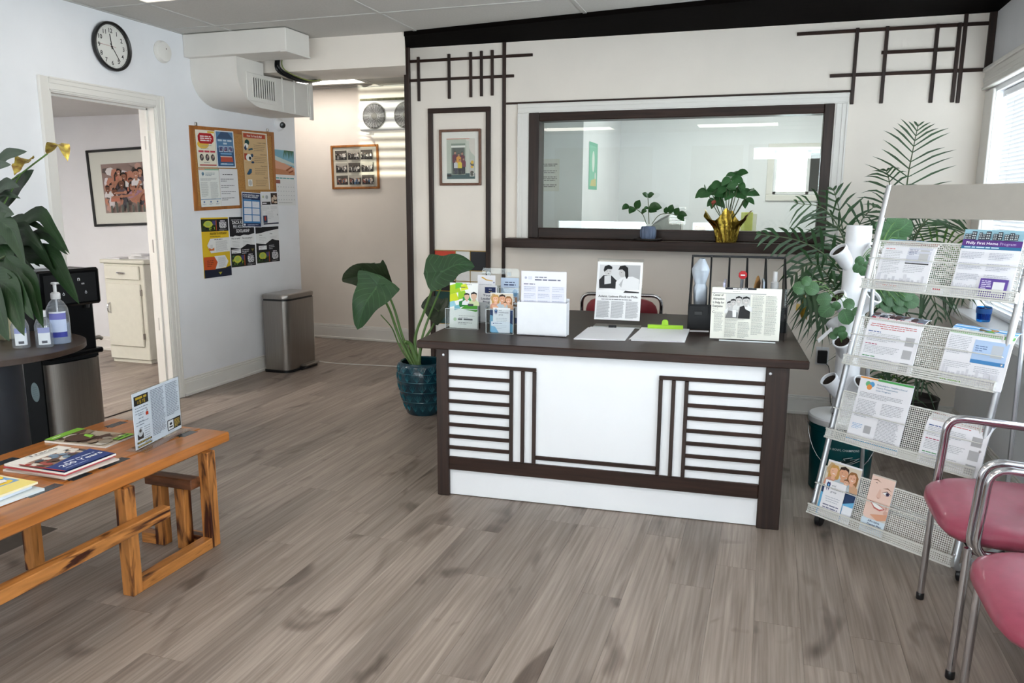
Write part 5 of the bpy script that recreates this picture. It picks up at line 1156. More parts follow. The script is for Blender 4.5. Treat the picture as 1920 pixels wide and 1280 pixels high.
# 4 white application holder
FROST = glass_mat('frosted_white_acrylic', (232, 234, 238), .1, .2)
t = thing('paper_holder', 'frosted white acrylic holder filled with printed application forms', 'holder', desk(.45, .3, ZD), _th)
wb = mat('frosted_acrylic_white', (228, 230, 236), .25, noise=.02)
dbox('front_plate', t, (.327, .25, ZD + .004), (.573, .254, ZD + .165), wb, .001); dbox('bottom_plate', t, (.33, .25, ZD + .004), (.572, .32, ZD + .008), wb)
for x in (.327, .57): dbox('side_plate', t, (x, .252, ZD + .004), (x + .003, .32, ZD + .165), wb)
dbox('back_plate', t, (.327, .322, ZD), (.573, .325, ZD + .18), wb)
for x in (.345, .44, .53): dbox('black_foot', t, (x, .251, ZD), (x + .03, .3, ZD + .004), BLACKP)
for k, dx in ((0, -.004), (1, 0)):
    P = Page(.224, .3, (232, 232, 243), .004)
    if k:
        P.ell(.022, .268, .006, .006, (176, 180, 200)).rect(.034, .26, .02, .016, (214, 216, 228)); P.lines(.068, .274, .06, 1, .01, .0045, (120, 124, 140), 1, .98); P.lines(.068, .262, .13, 1, .01, .006, (90, 94, 116), 2, .98); P.lines(.012, .24, .06, 1, .01, .005, (110, 114, 136), 3, .95)
        for c in range(3):
            for r in range(4): P.rect(.012 + .071 * c, .198 - .034 * r, .062, .03, (220, 222, 236)); P.lines(.014 + .071 * c, .224 - .034 * r, .056, 3, .008, .002, (150, 156, 184), c * 4 + r)
        P.rect(.01, .003, .2, .055, (236, 237, 244))
    dpage(P, 'form', .338 + dx, .305 - .014 * k, ZD + .012, .0, label=('front application form with three printed columns in the frosted holder', 'back sheet in the frosted holder showing only its left edge')[1 - k], cat='form')
# 5 clipping of two people in a slanted stand
def talk(P, x, y, w, h):
    P.rect(x, y, w, h, (206, 206, 208)); P.poly([(x + w * .62, y + h), (x + w, y + h), (x + w, y + h * .35), (x + w * .7, y + h * .5)], (170, 170, 172))
    P.poly([(x + w * .02, y + h * .16), (x + w * .46, y + h * .16), (x + w * .44, y + h * .44), (x + w * .3, y + h * .62), (x + w * .1, y + h * .62), (x, y + h * .45)], (40, 40, 44)); P.poly([(x + w * .14, y + h * .3), (x + w * .3, y + h * .34), (x + w * .29, y + h * .62), (x + w * .13, y + h * .6)], (206, 206, 208))
    P.ell(x + w * .21, y + h * .76, w * .088, h * .15, (196, 194, 194)); P.poly([(x + w * .1, y + h * .8), (x + w * .12, y + h * .94), (x + w * .22, y + h * .995), (x + w * .31, y + h * .93), (x + w * .31, y + h * .84), (x + w * .2, y + h * .84), (x + w * .12, y + h * .74)], (28, 28, 30))
    for d in (-.03, .04): P.ell(x + w * (.22 + d), y + h * .77, w * .012, h * .012, (50, 50, 52), 6)
    P.poly([(x + w * .2, y + h * .69), (x + w * .25, y + h * .69), (x + w * .225, y + h * .67)], (90, 80, 80))
    P.poly([(x + w * .42, y + h * .12), (x + w * .98, y + h * .12), (x + w * .99, y + h * .5), (x + w * .82, y + h * .6), (x + w * .56, y + h * .56), (x + w * .42, y + h * .4)], (222, 222, 224)); P.poly([(x + w * .5, y + h * .3), (x + w * .6, y + h * .52), (x + w * .56, y + h * .2)], (176, 176, 178))
    P.ell(x + w * .57, y + h * .71, w * .085, h * .15, (188, 186, 186)); P.poly([(x + w * .46, y + h * .82), (x + w * .5, y + h * .96), (x + w * .62, y + h * .99), (x + w * .7, y + h * .9), (x + w * .72, y + h * .6), (x + w * .68, y + h * .5), (x + w * .64, y + h * .6), (x + w * .63, y + h * .76), (x + w * .56, y + h * .84)], (26, 26, 28))
    P.ell(x + w * .545, y + h * .73, w * .012, h * .012, (50, 50, 52), 6); P.poly([(x + w * .48, y + h * .7), (x + w * .5, y + h * .73), (x + w * .5, y + h * .67)], (188, 186, 186))
    P.poly([(x, y), (x + w, y), (x + w, y + h * .14), (x + w * .6, y + h * .1), (x + w * .3, y + h * .16), (x, y + h * .1)], (236, 236, 238)); P.poly([(x + w * .62, y + h * .02), (x + w, y + h * .02), (x + w, y + h * .06), (x + w * .66, y + h * .1)], (60, 60, 62))
st = thing('sign_stand', 'slanted clear acrylic stand holding the newspaper clipping of two people talking', 'stand', desk(.77, .66, ZD), _th)
mb = MB().add([desk(x, y, z) for x in (.648, .892) for y, z in ((.628, ZD + .002), (.63, ZD), (.735, 1.118), (.733, 1.12))], [(0, 1, 2, 3), (4, 5, 6, 7), (0, 1, 5, 4), (1, 2, 6, 5), (2, 3, 7, 6), (3, 0, 4, 7)], ACRYL); mb.build('front_sheet', st)
dbox('base_foot', st, (.648, .63, ZD), (.892, .72, ZD + .003), ACRYL); dbox('sheet_edge', st, (.648, .627, ZD), (.892, .63, ZD + .003), mat('acrylic_edge', (214, 222, 224)))
P = Page(.238, .31, (234, 234, 236)); w, h = .238, .31; talk(P, w * .05, h * .46, w * .9, h * .49); P.text('Asians, Latinos Flock to Phila.', w * .06, h * .385, .0115, (70, 70, 74), w * .88); P.lines(w * .13, h * .355, w * .7, 1, .01, .0035, (110, 110, 116), 1, .98)
for c in range(3): P.lines(w * (.04 + .32 * c), h * .32, w * .29, 26, h * .0112, .0013, (120, 122, 128), c)
dpage(P, 'news_clipping', .65, .6355, .806, math.atan2(.105, .35), label='newspaper clipping with a photo of two people talking', cat='clipping')
# 6 clip boards
def slab(nm, pts, z0, z1, m, par=None, **k):
    n = len(pts); vs = [desk(x, y, z) for z in (z0, z1) for x, y in pts]
    return MB().add(vs, [tuple(range(n))[::-1], tuple(range(n, 2 * n))] + [(i, (i + 1) % n, n + (i + 1) % n, n + i) for i in range(n)], m).build(nm, par, **k)
cbd = thing('clipboard', 'left stack of blank white sheets held by a black binder clip', 'clipboard', desk(.74, .4, ZD), _th)
slab('sheet_stack', [(.618, .208), (.859, .238), (.866, .606), (.63, .57)], ZD, ZD + .004, PAPER, cbd); slab('sheet_stack', [(.63, .214), (.855, .232), (.868, .6), (.64, .585)], ZD + .004, ZD + .0052, PAPER, cbd)
slab('binder_clip', [(.735, .575), (.775, .582), (.773, .604), (.733, .597)], ZD + .0055, ZD + .018, BLACKP, cbd)
MB().tube([desk(.742, .575, ZD + .012), desk(.745, .555, ZD + .009), desk(.763, .558, ZD + .009), desk(.766, .579, ZD + .012)], .0012, CHROME, 6).build('clip_wire', cbd)
cbd = thing('clipboard', 'right stack of blank white sheets held by a lime green bar clip', 'clipboard', desk(1.01, .45, ZD), _th)
slab('sheet_stack', [(.886, .253), (1.134, .27), (1.144, .655), (.9, .64)], ZD, ZD + .006, PAPER, cbd); slab('sheet_stack', [(.876, .25), (1.12, .262), (1.135, .63), (.905, .63)], ZD + .006, ZD + .0072, PAPER, cbd)
LIME = mat('lime_plastic', (164, 214, 50), .35, noise=.03)
slab('bar_clip', [(.934, .6), (1.112, .615), (1.11, .638), (.932, .623)], ZD + .0075, ZD + .026, LIME, cbd)
MB().prism([(-.017, 0), (.017, 0), (.015, .02), (.008, .027), (-.008, .027), (-.015, .02)], -.003, .003, LIME, Matrix.Translation(desk(1.02, .622, ZD + .026)) @ Matrix.Rotation(_th, 4, 'Z') @ Matrix.Rotation(pi / 2, 4, 'X')).build('clip_handle', cbd)
slab('paper_slip', [(1.145, .6), (1.24, .612), (1.24, .655), (1.145, .645)], ZD, ZD + .001, PAPER, label='small white paper slip lying before the black organizer', cat='paper')
# 7 black mesh file organizer
OM = mat('black_wire_mesh', (24, 25, 29), .4, .3, noise=.15, nscale=(400, 400, 400))
og = thing('file_organizer', 'black mesh five slot file organizer at the right of the desk', 'organizer', desk(1.37, .84, ZD), _th)
OXS = (1.133, 1.233, 1.328, 1.42, 1.515, 1.612)
for k, x in enumerate(OXS):
    prof = [(.69, .006), (.69, .125), (.74, .15), (.96, .355), (.99, .36), (.99, .006)]
    mb = MB().add([desk(x + d_, y, ZD + z) for d_ in (0, .003) for y, z in prof], [tuple(range(6)), tuple(range(6, 12))] + [(i, (i + 1) % 6, 6 + (i + 1) % 6, 6 + i) for i in range(6)], OM); mb.build('divider', og)
    MB().tube([desk(x + .0015, y, ZD + z) for y, z in prof], .0045, OM, 6, True).build('divider_rim', og)
dbox('top_bar', og, (1.13, .984, 1.122), (1.617, .994, 1.134), OM, .002); dbox('bottom_tray', og, (1.13, .69, ZD), (1.617, .99, ZD + .004), OM)
for k in range(5):
    x0, x1 = OXS[k], OXS[k + 1]; dbox('front_panel', og, (x0, .687, ZD), (x1, .69, ZD + .125), OM); dbox('label_holder', og, (x0 + .03, .683, ZD + .075), (x1 - .03, .687, ZD + .095), STEEL if k else BLACKP, .001)
dbox('front_rim', og, (1.13, .684, ZD + .122), (1.617, .692, ZD + .13), OM, .002)
BAG = mat('pale_blue_plastic_bag', (206, 216, 230), .35, noise=.08, nscale=(14, 14, 14))
def roll(u, v):
    a = 2 * pi * u; z = ZD + .01 + v * .345; r = .034 + .006 * sin(3 * a + 5 * v) + (.012 * sin(v * 9) if v > .6 else 0); r *= (1 - .0 * v) if v < .85 else (1 - (v - .85) * 4.5)
    return desk(1.183 + r * cos(a) + .02 * max(0, v - .7), .86 + r * 1.8 * sin(a), z)
MB().grid(roll, 24, 18, BAG, uv=False).build('plastic_bag', label='crumpled pale blue plastic bag in the first slot of the black organizer', cat='bag')
slab('paper_sheet', [(1.30, .75), (1.31, .75), (1.318, .95), (1.308, .95)], ZD + .006, ZD + .24, mat('lavender_paper', (214, 214, 236), .6, noise=.02), label='white paper standing in the second slot of the black organizer', cat='paper')
pn = thing('novelty_pen', 'grey pen with a red octagon top in the third organizer slot', 'pen', desk(1.39, .84, ZD + .005))
MB().tube([desk(1.388, .84, ZD + .006), desk(1.396, .84, 1.02)], .008, mat('grey_pen', (130, 134, 140), .4, noise=.1), 10).build('barrel', pn)
MB().lathe([(0, -.008), (.021, -.008), (.023, -.004), (.023, .004), (.021, .008), (0, .008)], mat('red_plastic', (196, 34, 42), .35, noise=.03), 8, M=Matrix.Translation(desk(1.398, .84, 1.043)) @ Matrix.Rotation(pi / 2, 4, 'X') @ Matrix.Rotation(pi / 8, 4, 'Z'), smooth=False).build('octagon_top', pn)
MB().box((-.011, -.0095, -.003), (.011, -.0082, .003), PAPER, 0, Matrix.Translation(desk(1.398, .84, 1.043)) @ Matrix.Rotation(_th, 4, 'Z')).build('white_bar', pn)
def env(u, v): return desk(1.44 + .045 * u + .01 * v, .72 + .22 * u, ZD + .006 + v * (.22 + .05 * sin(u * pi)))
MB().grid(env, 6, 4, mat('manila_envelope', (190, 140, 84), .6, noise=.08), uv=False).build('envelope', label='brown envelope in the fourth slot of the black organizer', cat='envelope')
slab('paper_sheet', [(1.497, .74), (1.505, .74), (1.51, .95), (1.502, .95)], ZD + .006, ZD + .25, mat('blue_white_paper', (206, 222, 240), .6, noise=.02), label='pale blue paper beside the brown envelope in the organizer', cat='paper')
bt = thing('spray_bottle', 'small clear bottle with white cap in the last organizer slot', 'bottle', desk(1.56, .85, ZD + .005))
MB().lathe([(0, 0), (.025, 0), (.027, .01), (.027, .17), (.018, .2), (.012, .21)], CLEAR, 20, c=desk(1.56, .85, ZD + .005)).build('body', bt)
MB().lathe([(.02, .2), (.02, .235), (.012, .24), (.011, .29), (0, .292)], WHITEP, 18, c=desk(1.56, .85, ZD + .005)).build('cap', bt)
# 8 landscape clipping in a thick acrylic block
ab = thing('sign_block', 'thick clear acrylic sign block holding the landscape newspaper clipping', 'stand', desk(1.42, .42, ZD), _th)
dbox('front_sheet', ab, (1.246, .392, ZD + .004), (1.582, .395, 1.022), ACRYL); dbox('back_sheet', ab, (1.26, .435, ZD + .004), (1.6, .438, 1.018), ACRYL); dbox('side_sheet', ab, (1.582, .395, ZD + .004), (1.585, .438, 1.016), ACRYL); dbox('foot', ab, (1.29, .372, ZD), (1.545, .44, ZD + .005), ACRYL); dbox('foot_edge', ab, (1.29, .37, ZD), (1.545, .3725, ZD + .006), mat('acrylic_edge', (214, 222, 224)))
P = Page(.315, .245, (232, 231, 222), .002); w, h = .315, .245
P.rect(w * .19, h * .965, w * .45, h * .035, (36, 38, 46)); P.lines(w * .3, h * .99, w * .22, 1, .01, .004, (226, 226, 226), 1, .98); P.lines(w * .3, h * .93, w * .2, 1, .01, .002, (150, 150, 150), 2); P.rect(w * .0, h * .885, w * .78, h * .012, (150, 150, 150))
for k, tx in enumerate(('Center of', 'Attraction', 'Is Help for', 'Everyone')): P.text(tx, w * .02, h * (.83 - .072 * k), .0115, (56, 56, 60), w * (.15, .165, .165, .145)[k])
P.text('C', w * .02, h * .5, .0105, (60, 60, 64)); P.lines(w * .02, h * .58, w * .14, 1, .01, .0015, (140, 140, 140), 3); P.lines(w * .05, h * .52, w * .13, 18, h * .022, .0018, (140, 140, 140), 4)
x, y, W, H = w * .21, h * .41, w * .355, h * .47; P.rect(x, y, W, H, (206, 206, 204))
for q, (px_, py_, hh, sh) in enumerate(((.1, .2, .5, (226, 226, 226)), (.3, .3, .5, (190, 190, 190)), (.52, .36, .56, (214, 214, 212)), (.85, .3, .62, (228, 228, 228)))): P.person(x + W * min(max(px_, .16), .82), y + H * py_, H * hh, (190, 188, 186), (36, 36, 38), sh, False, True)
P.poly([(x + W * .52, y), (x + W, y), (x + W, y + H * .3), (x + W * .8, y + H * .4), (x + W * .74, y + H * .55), (x + W * .58, y + H * .48)], (40, 40, 42)).poly([(x, y), (x + W * .5, y), (x + W * .5, y + H * .25), (x + W * .12, y + H * .32)], (120, 120, 120)).poly([(x + W * .3, y + H * .05), (x + W * .44, y + H * .05), (x + W * .44, y + H * .35), (x + W * .28, y + H * .35)], (232, 232, 232))
P.lines(w * .21, h * .39, w * .3, 2, .005, .0015, (130, 130, 130), 5)
for c, (n, yy) in enumerate(((14, .34), (14, .34), (34, .86), (34, .86))): P.lines(w * (.21 + .19 * c), h * yy, w * .17, n, h * .0225, .0018, (150, 150, 148), 6 + c)
dpage(P, 'news_clipping', 1.2465, .3895, ZD + .008, 0, label='landscape newspaper clipping headed Center of Attraction in the acrylic block', cat='clipping')
slab('paper_sheet', [(-.07, .52), (-.03, .5), (-.02, .56), (-.06, .58)], ZD, ZD + .001, PAPER, label='corner of white paper behind the left leaflet holder', cat='paper')

# ------------------------------------------------------------------ on the coffee table
def mag(nm, x0, y0, w, h, z, t, rot, draw, label, cat='magazine', group=None, c=(232, 230, 226)):
    """lies flat, reads from the right: right = +y, up = -x; (x0, y0) is the corner at its lower left"""
    P = Page(w, h, c, t); draw(P, w, h) if draw else None
    a = radians(rot); ex = V((sin(a) * -1, cos(a), 0)); ey = V((-cos(a), -sin(a), 0))
    return P.build(nm, (x0, y0, z + t), ex, ey, label=label, cat=cat, group=group)
def dr_250(P, w, h):
    P.rect(0, 0, w, h * .5, (44, 62, 120)); P.blobs(0, h * .38, w, h * .38, (150, 120, 104), [(90, 70, 60), (190, 170, 150), (120, 140, 160), (160, 80, 70), (220, 214, 206), (70, 80, 90)], 40, 3, (.08, .2)); P.poly([(0, 0), (w * .95, 0), (w, h * .45), (w * .4, h * .38), (0, h * .3)], (44, 62, 120)); P.rect(0, 0, w * .03, h * .76, (160, 44, 48))
    P.text('250 Years', w * .14, h * .15, h * .085, (236, 238, 244), w * .78); P.lines(w * .3, h * .29, w * .6, 1, .01, .007, (200, 206, 226), 2, .98); P.lines(w * .12, h * .09, w * .7, 1, .01, .005, (160, 170, 206), 3); P.text('Traces', w * .3, h * .86, h * .075, (90, 86, 84), w * .55)
def dr_green(P, w, h):
    P.blobs(0, 0, w, h, (176, 164, 146), [(96, 70, 56), (140, 120, 100), (206, 200, 190), (80, 60, 50), (150, 140, 126)], 40, 9, (.08, .2)); P.rect(0, h * .86, w, h * .14, (124, 180, 60)); P.rect(w * .45, 0, w * .5, h * .12, (124, 180, 60)); P.lines(w * .5, h * .09, w * .4, 1, .01, .012, (30, 50, 30), 2, .98); P.ell(w * .35, h * .6, w * .3, h * .2, (82, 60, 50)); P.poly([(w * .4, h * .45), (w * .6, h * .5), (w * .62, h * .66), (w * .5, h * .62)], (140, 200, 70)); P.lines(w * .1, h * .94, w * .5, 1, .01, .008, (220, 236, 200), 3)
def dr_comic(P, w, h):
    P.rect(0, 0, w, h, (232, 222, 190)); P.rect(0, 0, w, h * .3, (232, 214, 130)); P.blobs(w * .05, h * .25, w * .9, h * .6, (120, 160, 200), [(200, 60, 50), (236, 200, 70), (230, 226, 220), (80, 120, 90), (60, 90, 150), (214, 150, 110)], 26, 4, (.1, .22)); P.ell(w * .3, h * .2, w * .16, h * .1, (236, 204, 60))
SHT = mat('mag_edges', (222, 220, 214), .6, noise=.1, nscale=(4, 4, 900))
zt = ZT + .0007
gm = 'magazines in the middle stack'
z = zt
for k, (dx, dy, r, t_) in enumerate(((-.012, .012, 2, .007), (.01, -.008, -3, .006), (-.004, .004, 1, .006), (0, 0, 0, .007))):
    mag('magazine', -2.262 + dx - .004, 1.94 + dy, .225, .28, z, t_, r, dr_250 if k == 3 else None, ('magazine at the bottom of the middle coffee table stack', 'second magazine from the bottom of the middle stack', 'magazine directly beneath the blue 250 Years cover', 'top magazine with the blue 250 Years cover on the coffee table')[k], group=gm, c=((226, 224, 220), (206, 196, 190), (190, 80, 84), (226, 222, 216))[k]); z += t_ + .0012
mag('magazine', -2.425, 2.268, .17, .29, zt, .007, 4, dr_green, 'green and brown magazine lying behind the 250 Years stack')
z = zt
for k, (dx, dy, r, t_) in enumerate(((0, 0, -4, .008), (-.016, -.014, 2, .01), (-.02, .0, -2, .007))):
    mag('magazine', -2.27 + dx, 1.64 + dy, .21, .28, z, t_, r, dr_comic if k == 2 else None, ('bottom magazine of the near left stack on the coffee table', 'thick pale magazine in the middle of the near left stack', 'yellow and blue cartoon cover magazine on top of the near left stack')[k], group='magazines in the near stack', c=((214, 222, 226), (206, 214, 226), (232, 222, 190))[k]); z += t_ + .0012
# acrylic sign
a_ = V((-2.276, 2.268, ZT + .001)); b_ = V((-2.334, 2.584, ZT + .001)); sx = (b_ - a_).normalized(); sw = (b_ - a_).length; sn = sx.cross(UP)
sg = thing('table_sign', 'clear acrylic sign holder with a printed schedule sheet on the coffee table', 'sign', (a_ + b_) / 2)
Ms = Matrix(((sx.x, 0, sn.x, a_.x), (sx.y, 0, sn.y, a_.y), (0, 1, 0, a_.z), (0, 0, 0, 1)))
MB().box((0, .001, -.003), (sw, .232, -.001), ACRYL, 0, Ms).build('back_sheet', sg); MB().box((0, 0, -.045), (sw, .003, .045), ACRYL, 0, Ms).build('foot_plate', sg)
MB().box((0, .001, .0028), (sw, .232, .0045), ACRYL, 0, Ms).build('front_sheet', sg)
P = Page(sw - .004, .222, (228, 230, 240), .0012); w, h = sw - .004, .222
P.rect(w * .03, h * .77, w * .29, h * .17, (44, 42, 44)); P.text('11월 7일', w * .175, h * .795, h * .055, (206, 170, 60), w * .16, 'c'); P.lines(w * .06, h * .915, w * .23, 1, .01, .009, (206, 170, 60), 2, .98)
P.lines(w * .04, h * .73, w * .27, 3, .011, .003, (130, 134, 150), 3); P.lines(w * .1, h * .6, w * .1, 5, .013, .004, (150, 154, 170), 4); P.rect(w * .245, h * .545, w * .055, h * .06, (196, 70, 44)).poly([(w * .255, h * .605), (w * .285, h * .63), (w * .275, h * .66), (w * .265, h * .625)], (90, 60, 50)); P.lines(w * .04, h * .47, w * .26, 2, .011, .003, (140, 144, 160), 5)
P.rect(w * .05, h * .16, w * .12, h * .1, (36, 36, 40)); P.ell(w * .11, h * .28, w * .05, h * .075, (206, 208, 214)); P.ell(w * .11, h * .31, w * .025, h * .03, (60, 60, 64)); P.lines(w * .19, h * .36, w * .12, 9, .009, .0025, (140, 144, 156), 6)
for y_ in (.09, .02): P.rect(w * .03, h * y_, w * .3, h * .035, (60, 52, 34)); P.lines(w * .05, h * (y_ + .026), w * .26, 1, .01, .003, (206, 176, 90), 7, .98)
P.lines(w * .36, h * .95, w * .29, 30, h * .0285, .0028, (126, 130, 146), 8); P.lines(w * .68, h * .95, w * .28, 20, h * .031, .0028, (126, 130, 146), 9)
P.rect(w * .68, h * .06, w * .3, h * .2, (40, 38, 40)).rect(w * .69, h * .075, w * .12, h * .17, (226, 226, 230)).rect(w * .71, h * .11, w * .08, h * .025, (40, 40, 44)).ell(w * .75, h * .18, w * .03, h * .025, (60, 60, 64)); P.lines(w * .83, h * .23, w * .13, 6, h * .026, .003, (196, 168, 80), 10)
P.build('schedule_sheet', a_ + sx * .002 + V((0, 0, .006)) + sn * .001, sx, UP, sg)

# ------------------------------------------------------------------ leaflets in the rack
def rpage(a, dd, w, h, draw, label, n0=.019, n1=.011, curl=0, c=(232, 232, 238), t=.004, cat='leaflet', nm='leaflet', group=None):
    """stands in the pocket; curl = how far down from the top the paper starts to fall back"""
    def bend(x, y, z):
        n = n0 + (n1 - n0) * min(1, y / .2) + z
        if curl and y > curl:
            q = (y - curl) / .075; n -= .062 * (1 - cos(q)) - 0 * z; y = curl + .075 * sin(min(q, 1.5)) * (1 - .1 * x / w)
        return V((x, y, n))
    P = Page(w, h, c, t, bend if curl else (lambda x, y, z: V((x, y, n0 + (n1 - n0) * min(1, y / .2) + z))))
    draw(P, w, h)
    P.mb.v = [rk(a + p.x, dd + p.y, p.z) for p in P.mb.v]
    return P.mb.build(nm, label=label, cat=cat, group=group)
def skyline(P, w, h, y, seed=2):
    R_ = random.Random(seed); x = w * .04
    while x < w * .9:
        k = w * R_.uniform(.03, .06); P.rect(x, y, min(k, w - x), h * R_.uniform(.05, .16), (206, 206, 214)); x += k * 1.5
def dr_adapt(P, w, h):
    P.lines(w * .06, h * .66, w * .3, 1, .01, .004, (206, 120, 120), 1); P.lines(w * .06, h * .62, w * .36, 10, h * .026, .002, (165, 168, 176), 2); P.rect(w * .5, h * .45, w * .44, h * .25, (204, 206, 218)); P.lines(w * .53, h * .66, w * .16, 4, h * .026, .003, (120, 124, 150), 3); P.rect(w * .73, h * .49, w * .17, h * .17, (190, 190, 192)); P.rect(w * .5, h * .425, w * .44, h * .018, (60, 60, 64))
    P.lines(w * .06, h * .36, w * .36, 5, h * .025, .002, (170, 172, 180), 4); P.lines(w * .5, h * .4, w * .4, 5, h * .025, .002, (170, 172, 180), 5); skyline(P, w, h, h * .1); P.text('215.686.0140', w * .06, h * .05, .0075, (206, 80, 80), w * .4)
    P.rect(0, h * .755, w, h * .085, (150, 66, 52)); P.text('Adaptive Modifications Program', w * .06, h * .775, .0085, (240, 232, 228), w * .86); P.rect(0, h * .84, w, h * .16, (150, 180, 206)); P.poly([(w * .1, h * .84), (w * .95, h * .84), (w * .9, h * .95), (w * .6, h * .97), (w * .3, h * .95)], (50, 50, 74)); P.poly([(w * .3, h * .84), (w * .55, h * .84), (w * .5, h * .93), (w * .34, h * .93)], (150, 120, 96)); P.poly([(w * .8, h * .84), (w * .92, h * .84), (w * .9, h * .94), (w * .8, h * .94)], (160, 150, 120))
def dr_philly(P, w, h):
    P.rect(0, h * .82, w, h * .18, (150, 190, 206)); P.rect(0, h * .76, w, h * .09, (92, 58, 130)); P.rect(0, h * .715, w, h * .045, (48, 110, 150)); P.text('Philly First Home', w * .07, h * .785, .0105, (240, 236, 246), w * .54); P.text('Program', w * .64, h * .785, .0105, (180, 160, 206), w * .26); P.lines(w * .05, h * .75, w * .6, 1, .01, .005, (190, 214, 230), 1, .98)
    R_ = random.Random(4); x = w * .02
    while x < w * .95:
        k = w * R_.uniform(.05, .085); hh = h * R_.uniform(.08, .13); k = min(k, w - x); P.rect(x, h * .85, k, hh, (44, 44, 54))
        for i in range(2):
            for j in range(3): P.rect(x + k * (.14 + .42 * i), h * .855 + hh * (.06 + .3 * j), k * .28, hh * .17, (200, 210, 214))
        x += k * (1.06 if R_.random() < .7 else 1.5)
    for c in range(2):
        for r in range(3): P.lines(w * (.06 + .47 * c), h * (.66 - .16 * r), w * .4, 5, h * .022, .002, (168, 170, 184), c * 3 + r)
    P.rect(w * .0, h * .04, w * .48, h * .0, (0, 0, 0)); skyline(P, w * .5, h, h * .06, 6); P.rect(w * .5, h * .03, w * .46, h * .26, (96, 72, 150)); P.lines(w * .53, h * .26, w * .17, 5, h * .026, .003, (220, 214, 236), 7); P.rect(w * .72, h * .08, w * .19, h * .17, (222, 222, 226)); P.lines(w * .52, h * .075, w * .4, 2, h * .022, .002, (190, 180, 220), 8)
def dr_heat(red=True):
    def f(P, w, h):
        P.lines(w * .05, h * .68, w * .88, 3, h * .032, .0032, (196, 96, 100), 1, .5, 'c')
        for r in range(3): P.lines(w * .05, h * (.56 - .19 * r), w * .4, 1, .01, .0036, ((60, 90, 150), (170, 80, 110), (70, 140, 90))[r], r); P.lines(w * .05, h * (.53 - .19 * r), w * .66, 6, h * .022, .002, (165, 168, 176), 4 + r); P.rect(w * .77, h * (.4 - .19 * r), w * .16, h * .13, (176, 176, 180))
        P.blobs(0, h * .76, w, h * .24, (110, 116, 130), [(60, 60, 70), (180, 190, 206), (90, 70, 70), (214, 216, 222), (50, 54, 66)], 26, 5, (.12, .3)); P.rect(w * .03, h * .775, w * .94, h * .03, (170, 70, 84)); P.lines(w * .1, h * .8, w * .8, 1, .01, .005, (236, 226, 230), 9, .98)
    return f
def dr_basic(P, w, h):
    P.rect(0, h * .78, w, h * .22, (96, 160, 214)); P.rect(0, h * .7, w, h * .09, (60, 150, 190)); P.poly([(0, h * .7), (w, h * .7), (w, h * .76), (w * .5, h * .745), (0, h * .76)], (120, 190, 110)); P.text('Basic Systems Repair Program', w * .08, h * .755, .0095, (240, 246, 240), w * .84); P.poly([(w * .42, h * .8), (w * .6, h * .8), (w * .62, h * .88), (w * .5, h * .92), (w * .4, h * .87)], (110, 96, 70)).ell(w * .64, h * .86, w * .06, h * .035, (190, 140, 80)).poly([(w * .5, h * .79), (w * .68, h * .79), (w * .6, h * .84)], (120, 170, 70))
    P.lines(w * .04, h * .66, w * .36, 11, h * .024, .002, (165, 168, 178), 1); P.rect(w * .44, h * .34, w * .52, h * .3, (176, 200, 232)); P.lines(w * .47, h * .56, w * .2, 3, h * .03, .003, (90, 110, 160), 2); P.rect(w * .72, h * .42, w * .17, h * .17, (190, 196, 206)); P.rect(w * .44, h * .32, w * .52, h * .05, (70, 130, 186)); P.lines(w * .04, h * .3, w * .44, 4, h * .024, .002, (168, 170, 180), 3); P.lines(w * .53, h * .28, w * .42, 4, h * .024, .002, (168, 170, 180), 4); skyline(P, w, h, h * .08, 8); P.lines(w * .04, h * .05, w * .36, 1, .01, .006, (140, 190, 100), 5, .98)
def dr_neigh(P, w, h):
    P.rect(w * .0, h * .97, w * .34, h * .022, (222, 150, 70)); P.rect(w * .34, h * .965, w * .66, h * .03, (80, 164, 90)); P.ell(w * .17, h * .9, w * .05, h * .04, (110, 180, 130)).ell(w * .245, h * .9, w * .05, h * .04, (90, 160, 210)).ell(w * .205, h * .855, w * .05, h * .04, (226, 150, 80))
    for q, tx in enumerate(('Philadelphia Neighborhood', 'Home Preservation', 'Loan Program')): P.text(tx, w * .34, h * (.9 - .04 * q), .0062, (110, 140, 170), w * (.56, .4, .28)[q])
    P.lines(w * .05, h * .77, w * .88, 4, h * .02, .002, (150, 152, 160), 2); P.lines(w * .05, h * .66, w * .4, 12, h * .022, .002, (160, 162, 170), 3); P.lines(w * .52, h * .66, w * .4, 8, h * .022, .002, (160, 162, 170), 4); P.lines(w * .52, h * .44, w * .42, 17, h * .02, .002, (160, 162, 170), 5); P.lines(w * .06, h * .3, w * .2, 4, h * .022, .002, (110, 160, 206), 6); P.rect(w * .3, h * .19, w * .13, h * .11, (170, 170, 174)); P.rect(w * .0, h * .055, w, h * .018, (80, 160, 206))
def dr_family(P, w, h):
    P.rect(0, 0, w, h * .6, (44, 66, 104)); P.poly([(0, 0), (w, 0), (w, h * .4), (w * .6, h * .3), (0, h * .42)], (110, 180, 224)); P.rect(w * .72, 0, w * .28, h * .3, (232, 236, 244)); family(P, 0, h * .54, w, h * .43)
